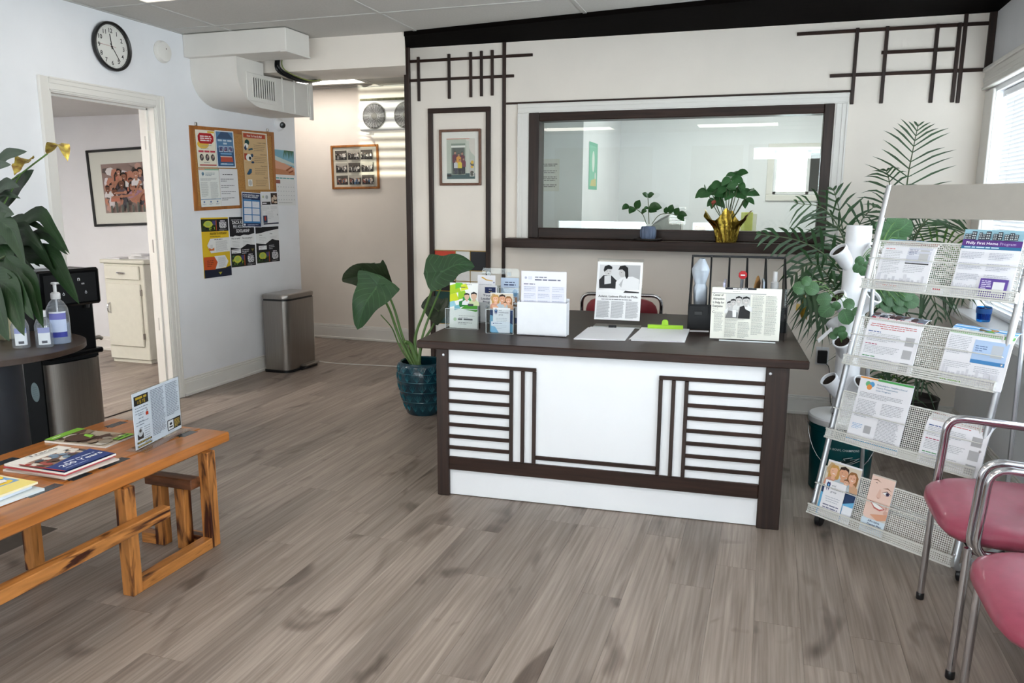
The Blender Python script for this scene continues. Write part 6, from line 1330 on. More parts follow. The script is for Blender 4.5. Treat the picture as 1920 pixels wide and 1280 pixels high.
def dr_smile(P, w, h):
    SK = (232, 202, 190); P.rect(0, 0, w, h, (214, 210, 206)); P.poly([(0, h * .3), (w * .1, h * .26), (w * .6, h * .22), (w, h * .34), (w, h * .98), (0, h * .98)], SK); P.poly([(0, h * .98), (w, h * .98), (w, h), (0, h)], (200, 190, 180)); P.poly([(w * .8, h * .4), (w, h * .34), (w, h * .7)], (214, 172, 158))
    for x, y in ((.25, .83), (.76, .73)):
        P.poly([(w * (x - .2), h * (y + .005)), (w * x, h * (y + .05)), (w * (x + .2), h * y), (w * x, h * (y - .038))], (176, 132, 120)); P.poly([(w * (x - .18), h * y), (w * x, h * (y + .035)), (w * (x + .17), h * y), (w * x, h * (y - .028))], (252, 250, 250)); P.ell(w * (x + .04), h * y, w * .075, h * .031, (74, 66, 92)); P.ell(w * (x + .04), h * y, w * .03, h * .013, (24, 22, 30)); P.poly([(w * (x - .2), h * (y + .002)), (w * x, h * (y + .048)), (w * (x + .2), h * y), (w * x, h * (y + .034))], (70, 50, 50)); P.poly([(w * (x - .2), h * (y + .075)), (w * x, h * (y + .105)), (w * (x + .2), h * (y + .06)), (w * x, h * (y + .083))], (150, 112, 92))
    P.poly([(w * .44, h * .78), (w * .5, h * .77), (w * .56, h * .645), (w * .46, h * .615), (w * .36, h * .64)], (224, 184, 168)); P.poly([(w * .4, h * .635), (w * .46, h * .615), (w * .54, h * .635), (w * .46, h * .628)], (176, 120, 108))
    P.poly([(w * .14, h * .555), (w * .34, h * .545), (w * .6, h * .515), (w * .86, h * .475), (w * .66, h * .42), (w * .4, h * .44)], (196, 108, 104)); P.poly([(w * .2, h * .545), (w * .4, h * .53), (w * .6, h * .505), (w * .79, h * .475), (w * .62, h * .447), (w * .4, h * .468)], (250, 249, 248)); P.poly([(w * .88, h * .56), (w * .92, h * .5), (w * .9, h * .44), (w * .86, h * .5)], (206, 160, 146))
    P.poly([(w * .3, h * .32), (w * .65, h * .25), (w, h * .3), (w, h * .4)], (216, 160, 132)); P.rect(0, 0, w, h * .25, (206, 222, 236)); P.text('Affordable', w * .28, h * .2, .0085, (34, 50, 100), w * .5, 'l', .15); P.text('Dental Plan', w * .28, h * .145, .0085, (34, 50, 100), w * .6, 'l', .15); P.lines(w * .28, h * .11, w * .5, 2, h * .03, .002, (140, 160, 190), 2)
gl = 'leaflets in the wheeled rack'
rpage(.045, 1.006, .226, .272, dr_adapt, 'modification program leaflets curling back, top shelf left of the rack', curl=.155, group=gl)
rpage(.368, 1.006, .218, .27, dr_philly, 'purple first home program leaflets standing straight, top shelf right of the rack', group=gl)
rpage(.058, .669, .235, .28, dr_heat(), 'leaflets with a curled grey rooftop photo, second shelf left of the rack', curl=.17, group=gl)
rpage(.4, .669, .236, .285, dr_basic, 'blue sky repair program leaflets curling back, second shelf right of the rack', curl=.165, group=gl)
rpage(.085, .339, .232, .29, dr_neigh, 'loan program leaflets with green and orange top line, third shelf left', group=gl)
rpage(.398, .339, .234, .28, dr_heat(), 'curled leaflets with red introduction, third shelf right, behind the chair arm', curl=.14, group=gl)
rpage(.03, .001, .158, .243, dr_family, 'family photo dental leaflets on the lowest shelf of the rack', group=gl)
rpage(.236, .001, .1, .24, dr_smile, 'narrow dental plan leaflets with a smiling face, lowest shelf of the rack', group=gl)
rpage(.045, .004, .098, .155, tooth_card, 'white tooth logo card before the family leaflets on the lowest rack shelf', n0=.026, n1=.019, t=.002, cat='card', nm='card')
def dr_pink(P, w, h): P.rect(w * .05, h * .2, w * .9, h * .6, (196, 60, 80))
rpage(.30, 1.0, .05, .03, lambda P, w, h: P.rect(w * .1, h * .72, w * .6, h * .2, (190, 50, 70)), 'small card with a red bar between the two top shelf leaflets', n0=.03, n1=.03, t=.001, cat='card', nm='card')
# ------------------------------------------------------------------ plants
LILY = leaf_mat('lily_leaf', (20, 42, 22), (34, 62, 28), 16, .45, .25)
ALO = leaf_mat('elephant_ear_leaf', (28, 58, 32), (44, 80, 42), 8, .45, .3)
ALOD = leaf_mat('elephant_ear_dark_leaf', (22, 36, 22), (40, 56, 30), 8, .4, .25)
PALM = mat('palm_leaf', (46, 76, 44), .45, noise=.35, nscale=(14, 14, 14)); PALML = mat('palm_leaf_light', (84, 118, 52), .45, noise=.3, nscale=(14, 14, 14))
STEM = mat('green_stem', (98, 132, 72), .45, noise=.15, nscale=(8, 8, 8)); STEMD = mat('dark_green_stem', (70, 84, 52), .5, noise=.15)
SOIL = mat('potting_soil', (44, 32, 26), .95, noise=.4, nscale=(90, 90, 90), bump=.6, bscale=140)
STRAW = leaf_mat('strawberry_leaf', (42, 76, 46), (62, 100, 58), 7, .5, .3)
POIN = leaf_mat('poinsettia_leaf', (38, 78, 42), (58, 104, 54), 9, .5, .2)
ZZ = leaf_mat('zz_leaf', (36, 66, 38), (56, 92, 48), 5, .25, .12)

def blade(mb, pts, width, m, side=None, fold=.25, shape=None, nu=12, nv=6, curl=0, wave=0):
    """leaf blade along the curve pts; side = across direction at the base, fold = V depth, shape(t) = half width profile"""
    C = smooth_path(pts, max(4, nu // (len(pts) - 1))); n = len(C) - 1
    shape = shape or (lambda t: (sin(pi * min(1, t * 1.02) ** .8)) ** .8 if 0 < t < .985 else 0)
    L = sum((C[i + 1] - C[i]).length for i in range(n))
    s0 = V(side) if side is not None else None; fr = []
    for i in range(n + 1):
        t = (C[min(i + 1, n)] - C[max(i - 1, 0)]).normalized()
        s = (s0 - t * s0.dot(t)) if s0 is not None else t.cross(V((0, 0, 1)))
        if s.length < 1e-3: s = t.orthogonal()
        s.normalize(); nn = s.cross(t)
        fr.append((s, nn))
    def fn(u, v):
        i = min(int(round(u * n)), n); s, nn = fr[i]; k = (v - .5) * 2; hw = width / 2 * shape(u)
        return C[i] + s * (k * hw) + nn * (abs(k) * hw * fold - curl * k * k * hw + wave * hw * sin(u * 17 + k * 3) * abs(k))
    vs = []; us = []; fs = []
    for i in range(n + 1):
        for j in range(nv + 1): vs.append(fn(i / n, j / nv)); us.append((j / nv, i / n))
    for i in range(n):
        for j in range(nv): a = i * (nv + 1) + j; fs.append((a, a + 1, a + nv + 2, a + nv + 1))
    return mb.add(vs, fs, m, True, uv=us)
def pxw(w, y, px=960): return w * y / FPX * 1.1            # width of w photo pixels at depth y

# peace lily on the round table
pot_c = V((-3.52, 2.55, .731))
PLY = thing('peace_lily', 'big dark green peace lily with two withered yellow blooms on the round table', 'plant', pot_c)
MB().lathe([(0, 0), (.1, 0), (.11, .01), (.135, .17), (.14, .18), (.125, .18), (.12, .16), (0, .155)], mat('dark_pot', (28, 30, 32), .5, noise=.1), 32, c=pot_c).build('pot', PLY)
MB().lathe([(0, .158), (.121, .158)], SOIL, 24, c=pot_c, caps=False).build('soil', PLY)
# (base, bend, tip, width) in photograph pixels, then depth in metres
LV = [((-40, 350), (10, 292), (51, 284), 28, 2.5), ((-50, 345), (-5, 312), (21, 309), 24, 2.45), ((-8, 400), (28, 352), (64, 318), 42, 2.6), ((-30, 395), (5, 362), (39, 372), 18, 2.55),
      ((0, 440), (75, 400), (131, 476), 36, 2.55), ((-10, 460), (45, 426), (82, 470), 30, 2.5), ((-15, 400), (22, 432), (48, 496), 46, 2.4), ((10, 470), (80, 438), (128, 478), 26, 2.62),
      ((15, 470), (95, 480), (149, 570), 50, 2.58), ((10, 480), (58, 530), (82, 615), 48, 2.42), ((-40, 500), (20, 545), (46, 630), 70, 2.36), ((-50, 420), (0, 396), (27, 402), 44, 2.48), ((-60, 470), (0, 440), (42, 456), 46, 2.5),
      ((-50, 520), (10, 478), (66, 505), 54, 2.55), ((-60, 600), (-10, 560), (18, 640), 80, 2.34), ((-30, 440), (8, 470), (30, 545), 52, 2.52), ((-10, 500), (30, 490), (62, 540), 50, 2.65), ((-60, 430), (-15, 380), (14, 362), 40, 2.6),
      ((-50, 480), (20, 500), (40, 560), 60, 2.6), ((-20, 470), (40, 455), (75, 500), 40, 2.7), ((-60, 560), (-20, 520), (20, 520), 60, 2.45),
      ((-10, 430), (40, 408), (98, 440), 20, 2.6), ((0, 455), (60, 448), (100, 505), 34, 2.62), ((5, 490), (70, 470), (112, 520), 34, 2.66), ((-20, 370), (10, 345), (36, 350), 30, 2.5), ((-30, 520), (25, 530), (64, 600), 50, 2.38)]
for a, b, c, wd, y in LV:
    A, Bm, Cc = at(*a, y + .06), at(*b, y), at(*c, y - .08)
    lf = MB(); lf.tube(smooth_path([pot_c + V((0, 0, .16)), (pot_c + V((0, 0, .16))) * .4 + A * .6 + V((0, 0, .05)), A], 5), [.005] * 10 + [.0035], STEMD, 6)
    R_ = random.Random(a[0] * 7 + b[1]); dirv = (Cc - A).normalized(); sd = dirv.cross(V((.3, -1, .25)).normalized())
    blade(lf, [A, A * .5 + Bm * .5, Bm, Bm * .5 + Cc * .5 + V((0, 0, .004)), Cc], pxw(wd, y) * 1.0, LILY, sd, R_.uniform(.15, .45), lambda t: (sin(pi * t ** .75) ** .75) if 0 < t < .99 else 0, 16, 6, .15, .05)
    lf.build('leaf', PLY)
YEL = mat('withered_bloom', (198, 180, 84), .6, noise=.35, nscale=(40, 40, 40), c2=(120, 84, 44))
for st_, bl, wd in (([(10, 345), (40, 325), (62, 308), (89, 288)], [(88, 289), (100, 276), (113, 272), (122, 284), (127, 303)], 17), ([(0, 395), (20, 360), (38, 328)], [(56, 299), (48, 302), (38, 316), (27, 329)], 24)):
    sp = MB().tube(smooth_path([at(x, y, 2.55) for x, y in st_], 4), .0035, STEM, 6)
    blade(sp, [at(x, y, 2.55 - .03 * k) for k, (x, y) in enumerate(bl)], pxw(wd, 2.9) * 1.5, YEL, None, .4, nu=12, wave=.2); sp.build('bloom', PLY)

# bottles beside it on the table
def pump_bottle():
    c = V((-3.215, 2.80, .7305)); k = thing('sanitizer_bottle', 'large clear pump bottle of hand sanitizer with a blue label on the round table', 'bottle', c)
    MB().lathe([(0, 0), (.046, 0), (.05, .006), (.05, .13), (.046, .17), (.03, .2), (.017, .212), (.017, .222)], CLEAR, 32, c=c).build('body', k)
    MB().lathe([(0, .003), (.046, .003), (.047, .01), (.047, .1), (0, .1)], glass_mat('sanitizer_gel', (226, 234, 248), .03, milk=.4, milkc=(190, 204, 226)), 28, c=c).build('gel', k)
    MB().lathe([(.02, .214), (.021, .216), (.021, .24), (.016, .245), (.0075, .247), (.0075, .285), (0, .286)], WHITEP, 24, c=c).build('pump_collar', k)
    MB().box((-.014, -.012, .283), (.014, .012, .294), WHITEP, .004, Matrix.Translation(c)).tube([c + V((0, 0, .289)), c + V((.03, .01, .289)), c + V((.044, .015, .283))], .005, WHITEP, 8).build('pump_head', k)
    MB().tube([c + V((0, 0, .24)), c + V((.004, 0, .02))], .004, WHITEP, 6).build('dip_tube', k)
    mb = MB(); d0 = atan2(-c.y, -c.x)
    for z0, z1, col in ((.035, .06, (60, 66, 150)), (.06, .12, (196, 208, 236)), (.12, .15, (120, 120, 190)), (.15, .158, (226, 230, 240))):
        mb.add([c + V((.0505 * cos(d0 + t), .0505 * sin(d0 + t), z)) for t in [-.75 + 1.5 * i / 12 for i in range(13)] for z in (z0, z1)], [(2 * i, 2 * i + 2, 2 * i + 3, 2 * i + 1) for i in range(12)], ink(col), True)
    mb.build('label', k)
pump_bottle()
for c, lab in ((V((-3.20, 2.705, .7305)), 'small clear sanitizer bottle just left of and before the large pump bottle'), (V((-3.285, 2.655, .7305)), 'small clear bottle half hidden under the leaf, leftmost of the three bottles')):
    k = thing('sanitizer_bottle', lab, 'bottle', c)
    MB().lathe([(0, 0), (.034, 0), (.037, .005), (.037, .1), (.027, .13), (.014, .14), (.014, .15)], CLEAR, 24, c=c).build('body', k)
    MB().lathe([(.016, .142), (.017, .144), (.017, .172), (0, .174)], WHITEP, 18, c=c).build('cap', k)
    d0 = atan2(-c.y, -c.x); mb = MB()
    for z0, z1, col in ((.015, .07, (222, 226, 232)), (.07, .095, (150, 156, 200)), (.022, .034, (90, 92, 100))):
        r = .0373 if z0 != .022 else .0376; q = .7 if z0 != .022 else .3
        mb.add([c + V((r * cos(d0 + t), r * sin(d0 + t), z)) for t in [-q + 2 * q * i / 8 for i in range(9)] for z in (z0, z1)], [(2 * i, 2 * i + 2, 2 * i + 3, 2 * i + 1) for i in range(8)], ink(col), True)
    mb.build('label', k)
MB().box((-3.56, 2.76, .7305), (-3.52, 2.85, .93), mat('cream_card_box', (214, 206, 170), .6, noise=.05), .003).build('cream_box', label='narrow cream box standing behind the peace lily leaves', cat='box')

# elephant ear in the teal pot
pc = V((-2.165, 4.66, 0))
EE = thing('elephant_ear_plant', 'elephant ear plant in a patterned teal ceramic pot left of the desk', 'plant', pc)
def teal():
    m = mat('teal_glaze', (20, 68, 82), .22, noise=.2, nscale=(12, 12, 12), c2=(8, 40, 56), coat=.4); nt = m.node_tree; L = nt.links.new; b = nt.nodes['Principled BSDF']
    return m
TEAL = teal(); TEALR = mat('teal_relief', (40, 104, 118), .25, noise=.2, nscale=(20, 20, 20), coat=.4)
prof = [(0, 0), (.105, 0), (.115, .012), (.145, .1), (.17, .2), (.176, .27), (.17, .33), (.158, .355), (.15, .36), (.143, .352), (.152, .32), (.15, .26), (0, .25)]
MB().lathe(prof, TEAL, 48, c=pc).build('pot', EE)
def rad(z):
    for (r0, z0), (r1, z1) in zip(prof[1:8], prof[2:9]):
        if z0 <= z <= z1: return r0 + (r1 - r0) * (z - z0) / (z1 - z0)
    return .15
rl = MB()
for row, z in enumerate((.06, .13, .2, .27, .325)):
    N = 16
    for k in range(N):
        a0 = 2 * pi * (k + .5 * (row % 2)) / N
        for q in range(-2, 3):
            pts = []
            for t in (0, .5, 1): zz = z - .026 + t * .05 * (1 - .12 * abs(q)); aa = a0 + q * (t ** .7) * .075; r = rad(max(.013, min(.354, zz))) + .0015; pts.append(pc + V((r * cos(aa), r * sin(aa), zz)))
            rl.tube(pts, [.0014, .0019, .0009], TEALR, 4)
    rl.tube([pc + V(((rad(z - .03) + .001) * cos(2 * pi * i / 48), (rad(z - .03) + .001) * sin(2 * pi * i / 48), z - .03)) for i in range(48)], .002, TEALR, 4, True) if z > .06 else None
rl.build('shell_relief', EE)['kind'] = 'stuff'
MB().lathe([(0, .262), (.15, .262)], SOIL, 24, c=pc, caps=False).build('soil', EE)
def heart(t):
    if t <= 0 or t >= .995: return 0
    return (1 - t) ** .62 * (1 + .35 * t) * (1 if t > .1 else .55 + 4.5 * t)
def ear(att, tip, wd, y, dy, m, lobes=.3, fold=.2, side=None, mid=None, curl=.1):
    """heart shaped leaf; att = stalk joint, tip, in photo pixels at depth y; the lobes reach back past the joint"""
    A = at(*att, y); T = at(*tip, y + dy); d_ = T - A; s_ = V(side) if side else d_.cross(V((.2, -1, .35))).normalized()
    st_ = A - d_ * lobes; mp = (at(*mid, y + dy * .5) if mid else (A + T) / 2 + V((0, -.02, .03)))
    mb = MB(); blade(mb, [st_, A, mp, T], wd, m, s_, fold, lambda t: (min(1, (t / .12)) ** .5) * ((1 - t) ** .6) * 1.1 if 0 < t < .995 else 0, 20, 12, curl, .04)
    # open the notch between the two lobes: pull the midrib vertices of the lobe zone forward to the joint
    n = len(mb.v) // 13
    for i in range(n):
        for j in range(13):
            u = i / (n - 1); k = abs(j - 6) / 6; lim = lobes / (1 + lobes) * (1 - k * 1.15)
            if u < lim: mb.v[i * 13 + j] = mb.v[i * 13 + j] + (A - st_) * ((lim - u) / (lobes / (1 + lobes))) * .9
    return mb
base = pc + V((0, -.01, .25))
def stalk(pts, y, r0=.012, r1=.006):
    P_ = [base + V((random.uniform(-.03, .03), random.uniform(-.03, .02), 0))] + [at(px, py, y + dy) for px, py, dy in pts]
    C = smooth_path(P_, 6); return MB().tube(C, [r0 + (r1 - r0) * i / (len(C) - 1) for i in range(len(C))], STEM, 8)
leafs = [((704, 541), (670, 618), .31, 4.45, -.06, ALO, [(752, 640, .02), (728, 575, -.03), (704, 541, -.21)], .32, .18, None),
         ((716, 528), (641, 524), .26, 4.72, .02, ALOD, [(758, 640, .05), (738, 575, .05), (716, 528, .06)], .25, .9, None),
         ((830, 508), (890, 500), .25, 4.6, .05, ALO, [(778, 640, 0), (795, 585, 0), (814, 535, -.02), (830, 508, 0)], .6, .12, None),
         ((822, 582), (790, 572), .2, 4.78, .05, ALOD, [(790, 650, .1), (812, 610, .15), (822, 582, .12)], .5, .3, None)]
for att, tip, wd, y, dy, m, st_, lob, fo, sd in leafs:
    stalk(st_, 4.66).build('stalk', EE)
    ear(att, tip, wd, y, dy, m, lob, fo, sd).build('leaf', EE)
e2 = MB(); blade(e2, [at(694, 530, 4.7), at(690, 515, 4.72), at(693, 503, 4.72), at(704, 492, 4.72)], .1, ALOD, None, .8); e2.build('leaf', EE)
stalk([(750, 650, .05), (735, 615, 0), (714, 590, -.1)], 4.66, .006, .003).build('stalk', EE)
stalk([(790, 640, 0), (806, 590, .03), (830, 532, 0)], 4.66, .011, .006).build('stalk', EE)
mb = stalk([(772, 650, -.02), (760, 640, -.05)], 4.66, .02, .012); mb.build('stalk', EE)

# zz plant in the blue fluted pot on the shelf
zc = V((at(1215, 441, 5.405).x, 5.405, 1.1555)); ZP = thing('zz_plant', 'small zz plant in a blue fluted pot on a saucer on the window shelf', 'plant', zc)
MB().lathe([(0, 0), (.05, 0), (.09, .01), (.098, .016), (.09, .014), (.05, .006), (0, .006)], mat('grey_saucer', (92, 88, 84), .5, noise=.3), 36, c=zc).build('saucer', ZP)
MB().lathe([(0, .007), (.046, .007), (.053, .03), (.054, .07), (.046, .092), (.043, .098), (.04, .096), (.04, .08), (0, .078)], mat('blue_grey_glaze', (98, 112, 138), .35, noise=.25, nscale=(30, 30, 8)), 56, c=zc, ring=lambda i, t: 1 + .05 * cos(t * 14) if 1 < i < 6 else 1).build('pot', ZP)
MB().lathe([(0, .083), (.04, .083)], SOIL, 16, c=zc, caps=False).build('soil', ZP)
for pts, lv in (([(1217, 420), (1216, 395), (1215, 370)], [(1204, 362, 10), (1222, 366, 12), (1228, 390, 22), (1225, 396, 14), (1210, 392, 8)]), ([(1212, 420), (1205, 402), (1190, 390), (1180, 386)], [(1176, 388, 14), (1188, 392, 16), (1196, 384, 16), (1206, 398, 12)]), ([(1222, 420), (1235, 404), (1252, 400), (1270, 404)], [(1249, 394, 11), (1259, 390, 15), (1269, 398, 14), (1279, 404, 16), (1281, 413, 14)])):
    y = 5.4; C = smooth_path([at(*p, y) for p in pts], 5); MB().tube(C, .0028, STEMD, 6).build('stem', ZP)
    for x, yy, L in lv:
        T = at(x, yy, y - .01); q = min(C, key=lambda p: (p - T).length); mb = MB(); d_ = (T - q); T2 = q + d_.normalized() * max(d_.length, L * 5.4 / FPX * 1.2)
        blade(mb, [q, (q + T2) / 2 + V((0, -.004, .006)), T2], L * .85 * 5.4 / FPX, ZZ, d_.cross(V((.2, -1, .4))), .3, nu=6, nv=4); mb.build('leaf', ZP)
# poinsettia in gold foil
gc = V((at(1361, 447, 5.40).x, 5.40, 1.1555)); PP = thing('poinsettia', 'leafy green poinsettia in a crinkled gold foil pot cover on the window shelf', 'plant', gc)
FOIL = mat('gold_foil', (196, 166, 72), .25, 1, noise=.2, nscale=(30, 30, 12), bump=.6, bscale=60)
R_ = random.Random(4); ph = [R_.random() * 6 for _ in range(6)]
def foil(u, v):
    a = 2 * pi * u; r = .062 + .038 * v + .006 * sin(9 * a + ph[0]) * (.3 + v) + .004 * sin(17 * a + ph[1] + v * 6)
    z = v * (.175 + .04 * cos(4 * a + .3) * v + .012 * sin(7 * a)); r += .06 * max(0, v - .6) * abs(cos(a)) ** 3 * 2.2
    return gc + V((r * cos(a), r * .8 * sin(a), z + .001))
MB().grid(foil, 64, 14, FOIL, uv=False, smooth=True).build('foil_cover', PP, sharp=25)
MB().lathe([(0, .1), (.07, .1)], SOIL, 20, c=gc, caps=False).build('soil', PP)
R_ = random.Random(9)
heads = [(1345, 350), (1335, 362), (1370, 335), (1385, 345), (1398, 372), (1375, 362), (1355, 368), (1325, 358), (1362, 352), (1390, 360), (1352, 342), (1380, 328), (1402, 362), (1340, 375)]
for hx, hy in heads:
    H_ = at(hx, hy, 5.40 + R_.uniform(-.06, .05)); MB().tube(smooth_path([gc + V((R_.uniform(-.02, .02), 0, .1)), (gc + H_) / 2 + V((0, 0, .04)), H_], 4), .003, STEMD, 5).build('stem', PP)
    a0 = R_.random() * 6
    for k in range(3):
        a = a0 + 2.1 * k; d_ = V((cos(a), sin(a) * .5, R_.uniform(-.75, .25))).normalized(); L = R_.uniform(.065, .095); mb = MB()
        blade(mb, [H_, H_ + d_ * L * .5 + V((0, 0, .012)), H_ + d_ * L], L * .68, POIN, d_.cross(V((R_.uniform(-.4, .4), -1, R_.uniform(.2, .9)))), .2, nu=6, nv=4, curl=.2); mb.build('leaf', PP)
mb = MB(); blade(mb, [at(1340, 375, 5.36), at(1338, 382, 5.35), at(1336, 390, 5.35)], .035, mat('red_bract', (150, 74, 60), .5, noise=.2), None, .3); mb.build('bract', PP)

# ------------------------------------------------------------------ vertical planter tower on the team bucket
tc = V((.405, 4.06, 0)); TW = thing('planter_tower', 'white pipe planter tower with angled cups standing in a lidded bucket', 'planter', tc)
BKT = mat('teal_bucket', (0, 78, 84), .4, noise=.05)
MB().lathe([(0, 0), (.135, 0), (.14, .006), (.15, .31), (.157, .315), (.157, .325), (.152, .33), (.152, .34), (.158, .345), (.158, .352), (.15, .355), (.15, .37)], BKT, 48, c=tc).build('bucket', TW)
MB().lathe([(.162, .345), (.165, .35), (.165, .372), (.158, .38), (.06, .386), (0, .386)], WHITEP, 48, c=tc).build('lid', TW)
hd = [tc + V((.162 * cos(a), .162 * sin(a) - .02 * sin((a + pi) / pi * pi) * 0, .33 - .2 * sin(-a) * 1.0)) for a in [-pi * k / 16 for k in range(17)]]
MB().tube(hd, .0025, CHROME, 6).build('handle', TW)
d0 = atan2(-tc.y, -tc.x) + .06
bp = MB()
def wrap(a, z, r=.1485): rr_ = r - .002 + (z / .31) * .01; return tc + V((rr_ * cos(d0 + a), rr_ * sin(d0 + a), z))
def decal(pts, col, r=.1485):
    bp.add([wrap(x / .147, z, r) for x, z in pts], [tuple(range(len(pts)))], ink(col), False)
def dtext(tx, x, z, h, col, w):
    vs, fs = glyphs(tx); x1 = max(p[0] for p in vs); k = h / .72; kx = w / x1
    bp.add([wrap((x + p[0] * kx) / .147, z + p[1] * k) for p in vs], fs, ink(col))
dtext('SUPER BOWL CHAMPIONS', -.085, .235, .011, (206, 214, 216), .16)
for col, s_, dz_ in (((12, 16, 18), 1.0, 0), ((196, 204, 206), .86, .0008), ((16, 40, 42), .7, .0012)):
    def sc(p): return [(x * s_ + .03 * (1 - s_), .19 + (z - .19) * s_) for x, z in p]
    for poly in (sc([(-.06, .165), (-.035, .18), (.01, .19), (.0, .2), (.05, .212), (.035, .195), (.09, .205), (.06, .188), (.1, .19), (.05, .172), (.0, .165), (-.03, .15)]),): decal(poly, col, .1492 + dz_)
decal([(-.05, .166), (-.035, .176), (.0, .182), (-.01, .172), (-.03, .16)], (226, 230, 232), .1508)
bp.build('bucket_print', TW)
PIPE = mat('white_pvc', (232, 233, 238), .35, noise=.015)
MB().lathe([(.058, .386), (.062, .39), (.058, .41), (.058, 1.3), (.056, 1.312), (.05, 1.312), (.05, 1.2), (0, 1.2)], PIPE, 36, c=tc).build('pipe', TW)
# cups: angle from the direction of the reader, height
FAC = atan2(-tc.y, -tc.x)
CUP = []
for ang, z, soil in ((-.95, 1.16, 1), (.95, 1.17, 1), (-.8, .94, 1), (1.0, .95, 0), (-.35, .73, 1), (1.5, .72, 0), (-.9, .53, 1), (.75, .53, 1), (2.6, 1.0, 1), (2.2, .75, 1), (-2.3, .8, 1), (1.9, 1.15, 1)):
    d_ = V((cos(FAC + ang), sin(FAC + ang), 0)); ax = (d_ * .68 + UP * .73).normalized(); o = tc + d_ * .018 + V((0, 0, z - .055)); M = Matrix.Translation(o) @ ax.to_track_quat('Z', 'Y').to_matrix().to_4x4()
    c_ = MB().lathe([(.034, .02), (.038, .05), (.039, .105), (.043, .11), (.0445, .125), (.041, .128), (.0365, .126), (.035, .11), (0, .109)], PIPE, 26, M=M).build('cup', TW)
    MB().lathe([(.0355, .114), (.02, .119), (0, .121)], SOIL if soil else mat('cup_shadow_lining', (70, 74, 72), .8, noise=.1), 16, M=M, caps=False).build('soil', c_)  # cups without soil get a dark disc, their inner shade given as colour
    CUP.append(o + ax * .125)
for k in (-.62, .9): pass
for c_, z in ((0, 0),):
    MB().add([at(1532, 636, 3.98), at(1559, 613, 3.98), at(1561, 619, 3.97), at(1535, 643, 3.97)], [(0, 1, 2, 3)], PIPE).add([at(1533, 641, 3.985), at(1560, 618, 3.985), at(1560, 614, 3.99), at(1532, 637, 3.99)], [(0, 1, 2, 3)], mat('moss_green', (52, 92, 72), .7, noise=.2)).build('cup_flap', TW)
# strawberry-like seedlings in the cups
def seedling(ci, px_leaves, label, y, size=20):
    o = CUP[ci]; t = thing('strawberry_plant', label, 'plant', o)
    for x, yy, L in px_leaves:
        T = at(x, yy, y); C = smooth_path([o - V((0, 0, .01)), (o + T) / 2 + V((0, -.01, .03)), T], 4)
        st_ = MB().tube(C, .0018, STEM, 5); L_ = L * y / FPX * 1.05; d_ = (T - o); d_.y *= .3; d_ = V((d_.x, 0, d_.z)).normalized() if d_.length > .01 else V((1, 0, 0))
        blade(st_, [T - d_ * L_ * .5, T + V((0, -.006, .004)), T + d_ * L_ * .5], L_ * .95, STRAW, d_.cross(V((.1, -1, .2))), .18, lambda t: sin(pi * t) ** .55 if 0 < t < 1 else 0, 8, 6, .1); st_.build('leaf', t)
seedling(2, [(1499, 541, 24), (1522, 542, 25), (1512, 528, 18), (1545, 562, 24), (1550, 582, 28), (1568, 574, 16), (1591, 571, 20), (1586, 594, 28), (1606, 585, 16)], 'trailing round leaved seedling on the left side of the planter tower', 3.85)
seedling(4, [(1570, 622, 16), (1580, 628, 16), (1562, 630, 14), (1578, 618, 14)], 'small bright seedling in the lower front cup of the planter tower', 3.86)
seedling(1, [(1612, 490, 16), (1609, 503, 18), (1620, 508, 18), (1626, 498, 14), (1630, 484, 12)], 'reddish green seedling hanging from the upper right cup of the tower', 3.92)
seedling(8, [(1655, 552, 26), (1672, 560, 30), (1690, 560, 28), (1700, 552, 26), (1665, 572, 28), (1688, 574, 28), (1708, 566, 26), (1650, 566, 24)], 'thick leafy seedling on the right of the tower behind the rack', 4.2)
seedling(11, [(1668, 432, 30), (1692, 428, 34), (1678, 416, 28), (1660, 446, 28), (1652, 424, 20), (1684, 446, 28)], 'broad leaved seedling rising behind the rack beside the tower top', 4.2)

# ------------------------------------------------------------------ palms in the corner
def frond(par, px, ys, L0, n, m, droop=.25, taper=1.0, wd=.011, up_=.5, side=(-1, 1), vee=.35):
    C = smooth_path([at(x, y, yy) for (x, y), yy in zip(px, ys)], 10); N = len(C)
    mb = MB().tube(C, [.0045 * (1 - .75 * i / (N - 1)) + .0008 for i in range(N)], STEMD, 5)
    R_ = random.Random(int(px[0][0] * 3 + px[-1][1]))
    for k in range(n):
        t = .12 + .88 * k / (n - 1); i = min(int(t * (N - 1)), N - 2); p = C[i]; tg = (C[i + 1] - C[i]).normalized()
        view = (p - CAM).normalized(); s = tg.cross(view).normalized()
        for sg in side:
            L = L0 * (sin(pi * min(1, .25 + .72 * t)) ** .7) * taper * R_.uniform(.8, 1.1)
            d_ = (tg * (up_ + .35 * t) + s * sg * (1 - .3 * t) + view * R_.uniform(-.4, .1) * vee).normalized()
            q = p + d_ * L * .5 + V((0, 0, -droop * L * .1)); e = p + d_ * L + V((0, 0, -droop * L * R_.uniform(.6, 1.3)))
            w_ = wd * R_.uniform(.8, 1.15); nn = d_.cross(view).normalized()
            mb.add([p - nn * w_ * .25, p + nn * w_ * .25, q - nn * w_ * .5, q + nn * w_ * .5, (q + e) / 2 + V((0, 0, droop * L * .08)) - nn * w_ * .35, (q + e) / 2 + V((0, 0, droop * L * .08)) + nn * w_ * .35, e], [(0, 1, 3, 2), (2, 3, 5, 4), (4, 5, 6)], m, True)
    return mb.build('frond', par)
PC = V((.82, 4.86, 0)); PT = thing('areca_palm', 'big feathery palm in the corner arching over the desk and behind the rack', 'plant', PC)
